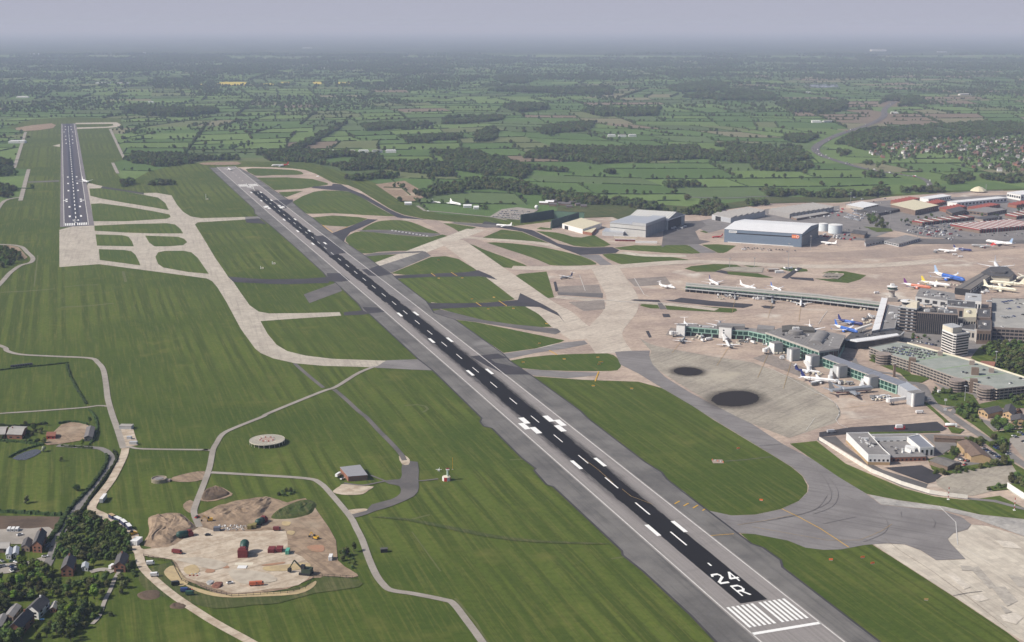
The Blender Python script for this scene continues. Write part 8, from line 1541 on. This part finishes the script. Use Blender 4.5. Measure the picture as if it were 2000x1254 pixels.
def fill(poly_px, n, kinds, s0, s1, where, group, mind=4.0):
    pw = [(q.x, q.y) for q in PP(poly_px)]; x0, x1 = min(p[0] for p in pw), max(p[0] for p in pw); y0, y1 = min(p[1] for p in pw), max(p[1] for p in pw); got = []; tries = 0
    while len(got) < n and tries < n * 60:
        tries += 1; x, y = vr.uniform(x0, x1), vr.uniform(y0, y1)
        if inside(pw, x, y) and all((x - a) ** 2 + (y - b) ** 2 > mind ** 2 for a, b in got): got.append((x, y)); plant(vr.choice(kinds), None, vr.uniform(s0, s1), where, group, Vector((x, y, 0)))
def mass(name, poly_px, n, s0, s1, sp_):
    pw = [(q.x, q.y) for q in PP(poly_px)]; x0, x1 = min(p[0] for p in pw), max(p[0] for p in pw); y0, y1 = min(p[1] for p in pw), max(p[1] for p in pw); got = []
    for _ in range(n * 40):
        x, y = vr.uniform(x0, x1), vr.uniform(y0, y1)
        if len(got) < n and inside(pw, x, y) and all((x - g[0]) ** 2 + (y - g[1]) ** 2 > sp_ ** 2 for g in got): got.append((x, y, -.2, vr.uniform(s0, s1), vr.uniform(0, 6), vr.choice((2, 3, 2, 3, 2, 4))))
    scatter(name, got)
for k, px, s_, wh in (('lime', (184, 1170), .95, 'in the middle of the gardens, upper of two'), ('lime', (166, 1190), .8, 'in the middle of the gardens, nearest the drive'), ('lime', (137, 1205), .85, 'in the gardens left of the brightest pair'), ('lime', (150, 1212), .7, 'low in the garden clump'), ('lime', (183, 1105), .55, 'between the two brick houses'), ('lime', (50, 1130), .7, 'behind the left gardens'), ('lime', (40, 1145), .75, 'at the left edge of the gardens, lower'), ('blossom', (148, 1224), .5, 'by the lower garden hedge'), ('blossom', (85, 882), .8, 'leaning over the pond'), ('dark', (125, 1240), .95, 'tall and narrow at the bottom of the gardens'), ('dark', (138, 1252), .8, 'at the very bottom of the gardens'), ('oak', (150, 958), .6, 'alone beside the lane hedge in the paddock'), ('bare', (51, 983), .85, 'standing alone in the paddock at the left'), ('bare', (119, 901), .6, 'standing alone below the pond'), ('lime', (162, 871), .55, 'at the lower edge of the farmyard'), ('dark', (175, 827), .6, 'behind the farmyard'), ('olive', (200, 1162), .5, 'along the drive'), ('olive', (236, 1160), .5, 'beside the drive below the garage house'), ('darkbush', (217, 1203), .8, 'in the lower gardens near the field'), ('dark', (250, 1118), .55, 'behind the garage house'), ('dark', (258, 1110), .5, 'between garage house and site'), ('bush', (236, 1130), .9, 'beside the garage house')): plant(k, px, s_, wh, 'garden trees at the lower left')
mass('thicket', zp(ZB, [(720, 30), (900, 20), (1000, 90), (1190, 150), (1230, 230), (1290, 340), (1220, 430), (1080, 450), (760, 450), (560, 440), (540, 380), (650, 200)]), 120, .40, .66, 3.4)
fill(zp(ZB, [(100, 520), (330, 500), (560, 560), (580, 640), (330, 690), (250, 600)]), 22, ('oak', 'olive', 'dark', 'lime'), .5, .8, 'between the yard and the brick house', 'trees between yard and brick house', 3)
fill(zp(ZB, [(0, 650), (240, 640), (600, 720), (860, 650), (1080, 600), (1060, 720), (840, 800), (560, 830), (300, 840), (0, 900)]), 62, ('oak', 'olive', 'dark', 'lime', 'olive', 'bush'), .42, .75, 'in the belt of gardens across the lower left', 'trees across the lower left gardens', 3)
fill(zp(ZB, [(600, 900), (1000, 960), (900, 1080), (700, 1250), (300, 1250), (350, 1130), (560, 1050)]), 34, ('darkbush', 'dark', 'oak', 'bush', 'olive'), .45, .85, 'around the lowest garden lawn', 'bushes around the lowest lawn', 3)
fill(zp(ZB, [(-60, 1160), (180, 1190), (220, 1260), (-60, 1270)]), 16, ('dark', 'darkbush', 'oak'), .5, .85, 'in the bottom left corner', 'trees of the bottom left corner', 3)
fill(zp(ZB, [(-60, 760), (140, 820), (60, 980), (-60, 1040)]), 16, ('dark', 'oak', 'olive'), .5, .8, 'at the left edge below the gardens', 'trees at the left edge', 3)
fill(zp(ZB, [(1130, 650), (1330, 560), (1350, 640), (1200, 740), (1130, 760)]), 7, ('bush', 'darkbush', 'olive'), .5, .8, 'on the bank right of the drive', 'bushes right of the drive', 2.5)
fill(zp(Z7, [(1560, 425), (1620, 405), (1660, 420), (1600, 445), (1540, 455)]), 8, ('darkbush',), .6, .9, 'behind the long spoil heap', 'bushes behind the spoil heap', 2.5)
fill(zp(Z8, [(20, 760), (100, 730), (150, 790), (150, 870), (80, 850)]), 11, ('darkbush', 'olive', 'bush', 'dark'), .4, .7, 'between the site and the perimeter track', 'bushes beside the perimeter track', 2.5)
mass('edge_wood', [(-30, 486), (12, 486), (34, 493), (46, 505), (30, 514), (-30, 540)], 90, .5, .9, 5)
mass('park_trees', zp(T7, [(1590, 620), (1700, 570), (1900, 560), (2060, 580), (2060, 880), (1900, 850), (1740, 780), (1700, 700)]), 110, .5, .85, 5.5)
fill(zp(T7, [(1090, 1060), (1150, 1000), (1220, 1030), (1490, 1080), (1500, 1130), (1200, 1110)]), 16, ('dark', 'oak', 'bush'), .42, .62, 'below the round ramps', 'trees below the round ramps', 4)
fill(zp(T8, [(1350, 170), (1530, 140), (1560, 260), (1600, 330), (1560, 360), (1420, 300), (1330, 220)]), 26, ('oak', 'olive', 'oak', 'bush'), .42, .66, 'on the bank between road and yellow brick building', 'trees left of the yellow brick building', 3.5)
fill(zp(T8, [(1700, 330), (1830, 310), (1880, 400), (1850, 470), (1720, 450)]), 6, ('dark', 'oak'), .7, .95, 'in the round dark clump below the yellow brick building', 'dark clump below the yellow brick building', 4)
fill(zp(T8, [(1680, 500), (1780, 480), (1840, 570), (1800, 650), (1680, 620)]), 8, ('olive', 'oak'), .55, .8, 'beside the road right of the large tiled house', 'trees right of the tiled house', 4)
fill(zp(T8, [(1470, 490), (1610, 480), (1620, 540), (1560, 560), (1340, 600), (1340, 560)]), 14, ('bush', 'oak', 'olive'), .5, .7, 'behind the large tiled house', 'trees behind the tiled house', 3.5)
fill(zp(T8, [(1230, 640), (1330, 600), (1370, 640), (1300, 690)]), 7, ('bush', 'oak', 'dark'), .5, .75, 'between courtyard offices and tiled house', 'bushes left of the tiled house', 3)
fill(zp(T8, [(1120, 800), (1230, 830), (1420, 790), (1880, 700), (1880, 725), (1420, 815), (1240, 850), (1110, 830)]), 20, ('darkbush', 'bush', 'olive'), .6, 1.0, 'in the hedge along the old court', 'bushes along the old court', 3)
fill(zp(T8, [(1650, 985), (1790, 930), (1830, 965), (1680, 1005)]), 6, ('darkbush',), .7, 1.0, 'at the corner of the old court', 'dark bushes at the old court corner', 3)
fill(zp(T8, [(1850, 850), (1960, 880), (2060, 960), (2060, 1010), (1870, 930)]), 9, ('oak', 'bush', 'olive'), .5, .75, 'above the white fence', 'trees above the white fence', 4); fill(zp(T8, [(1860, 100), (2060, 90), (2060, 200), (1900, 190)]), 9, ('oak', 'dark', 'olive'), .5, .75, 'behind the yellow brick building', 'trees behind the yellow brick building', 4); fill(zp(ZA, [(0, 330), (420, 350), (450, 390), (0, 370)]), 10, ('oak', 'olive', 'darkbush'), .4, .65, 'around the farmhouse hedges', 'trees round the farmhouse', 4); fill(zp(ZA, [(200, 200), (440, 190), (420, 330), (260, 320)]), 9, ('oak', 'dark', 'olive'), .4, .6, 'between farmhouse and muddy yard', 'trees beside the muddy farmyard', 4); plant('copper', (1990, 812), .95, 'right of the yellow brick building', None); plant('copper', (1731, 904), .6, 'against the white courtyard offices', None)
fill(zp(T8, [(1860, 370), (2060, 350), (2060, 400), (1880, 430)]), 8, ('oak', 'dark', 'bush'), .5, .8, 'along the car park at the right edge', 'trees along the right edge car park', 4)
fill(zp(T5, [(440, 345), (520, 300), (600, 340), (690, 420), (680, 440), (540, 425)]), 18, ('oak', 'dark', 'olive'), .75, 1.05, 'in the copse right of the fuel tanks', 'copse right of the fuel tanks', 6)
fill(zp(T5, [(700, 360), (900, 340), (1000, 300), (1160, 290), (1240, 320), (900, 400), (780, 430)]), 16, ('oak', 'olive', 'dark', 'bush'), .45, .7, 'around the parked car yard', 'trees round the parked car yard', 7); fill(zp(T5, [(1500, 250), (1640, 270), (2000, 240), (2000, 290), (1800, 330), (1550, 320)]), 14, ('oak', 'dark', 'olive'), .5, .8, 'between the red roofed units', 'trees among the red roofs', 7)
fill(zp(T7, [(880, 470), (980, 440), (1080, 500), (1060, 560), (900, 520)]), 8, ('oak', 'bush'), .4, .6, 'on the forecourt below the glass block', 'trees on the forecourt', 3); fill(zp(T7, [(420, 690), (560, 700), (700, 750), (620, 760), (480, 730)]), 7, ('bush', 'olive'), .5, .8, 'in the bed at the car park corner', 'bushes at the car park corner', 3); fill(zp(T2, [(1680, 110), (1780, 85), (1810, 140), (1720, 160), (1640, 120)]), 10, ('dark', 'oak'), .6, .85, 'beside the marquee in the viewing park', 'trees beside the marquee', 6)
# clipped hedges of the lower left paddocks
def hedge(label, pts, wd, h, seed=0):
    w_ = smooth_poly([(p.x, p.y) for p in PP(pts)], 3, False); mb = MB(); r = np.random.RandomState(seed)
    for a, b in zip(w_[:-1], w_[1:]):
        L_ = math.hypot(b[0] - a[0], b[1] - a[1]); n_ = max(1, int(L_ / 1.6)); an = math.atan2(b[1] - a[1], b[0] - a[0])
        for i in range(n_):
            f = (i + .5) / n_; mb.box((a[0] + (b[0] - a[0]) * f + r.uniform(-.3, .3), a[1] + (b[1] - a[1]) * f + r.uniform(-.3, .3), -.2), (L_ / n_ * 1.4, wd * r.uniform(.75, 1.2), h * r.uniform(.7, 1.25)), an + r.uniform(-.4, .4), r.uniform(.5, .8))
    o = part('hedge', mb, LEAF['leaf_hedge'], None); return props(o, label, 'hedge', 'hedges round the paddocks')
for k, (lb, pts, wd, h) in enumerate((('thick dark hedge along the left side of the curving lane', zp(ZA, [(1035, 500), (1045, 560), (970, 700), (850, 850), (680, 1030), (590, 1200), (545, 1260)]), 3.0, 2.6), ('hedge between the lane and the dirt road', zp(ZA, [(1110, 450), (1140, 540), (1040, 700), (900, 890), (820, 1010), (740, 1110)]), 2.4, 1.8), ('bushy hedge between paddock and ploughed field', zp(ZA, [(-60, 1050), (200, 1060), (400, 1075), (600, 1085)]), 3.6, 2.6), ('hedge along the upper side of the pond', zp(ZA, [(90, 520), (200, 460), (330, 415), (400, 400)]), 2.2, 1.8), ('hedge running from farm to lane across the top of the paddock', zp(ZA, [(-60, 355), (150, 365), (300, 385), (420, 395)]), 2.4, 1.8), ('hedge along the farm drive to the lane', zp(ZA, [(600, 412), (750, 420), (900, 432)]), 2.0, 1.6), ('hedge behind the farmhouse', zp(ZA, [(-60, 205), (150, 218), (280, 210), (470, 190)]), 2.4, 2.2), ('hedge behind the muddy farmyard', zp(ZA, [(570, 190), (680, 175), (780, 180), (850, 200)]), 2.4, 2.0), ('hedge on the right of the farmyard', zp(ZA, [(860, 50), (920, 110), (950, 200), (930, 300), (880, 390)]), 2.0, 1.6), ('dark hedge down the right side of the upper paddock', zp(Z4, [(370, 885), (385, 940), (430, 1030), (480, 1110)]), 2.4, 1.8), ('dark hedge along the top of the upper paddock', zp(Z4, [(-60, 930), (100, 910), (250, 895), (380, 880)]), 2.2, 1.6), ('right hand lane hedge below the thicket', zp(ZB, [(660, 90), (590, 230), (540, 380), (515, 450)]), 1.6, 1.5), ('left hand lane hedge near the lane house', zp(ZB, [(640, 10), (560, 130), (500, 250)]), 3.2, 2.4))): hedge(lb, pts, wd, h, k)
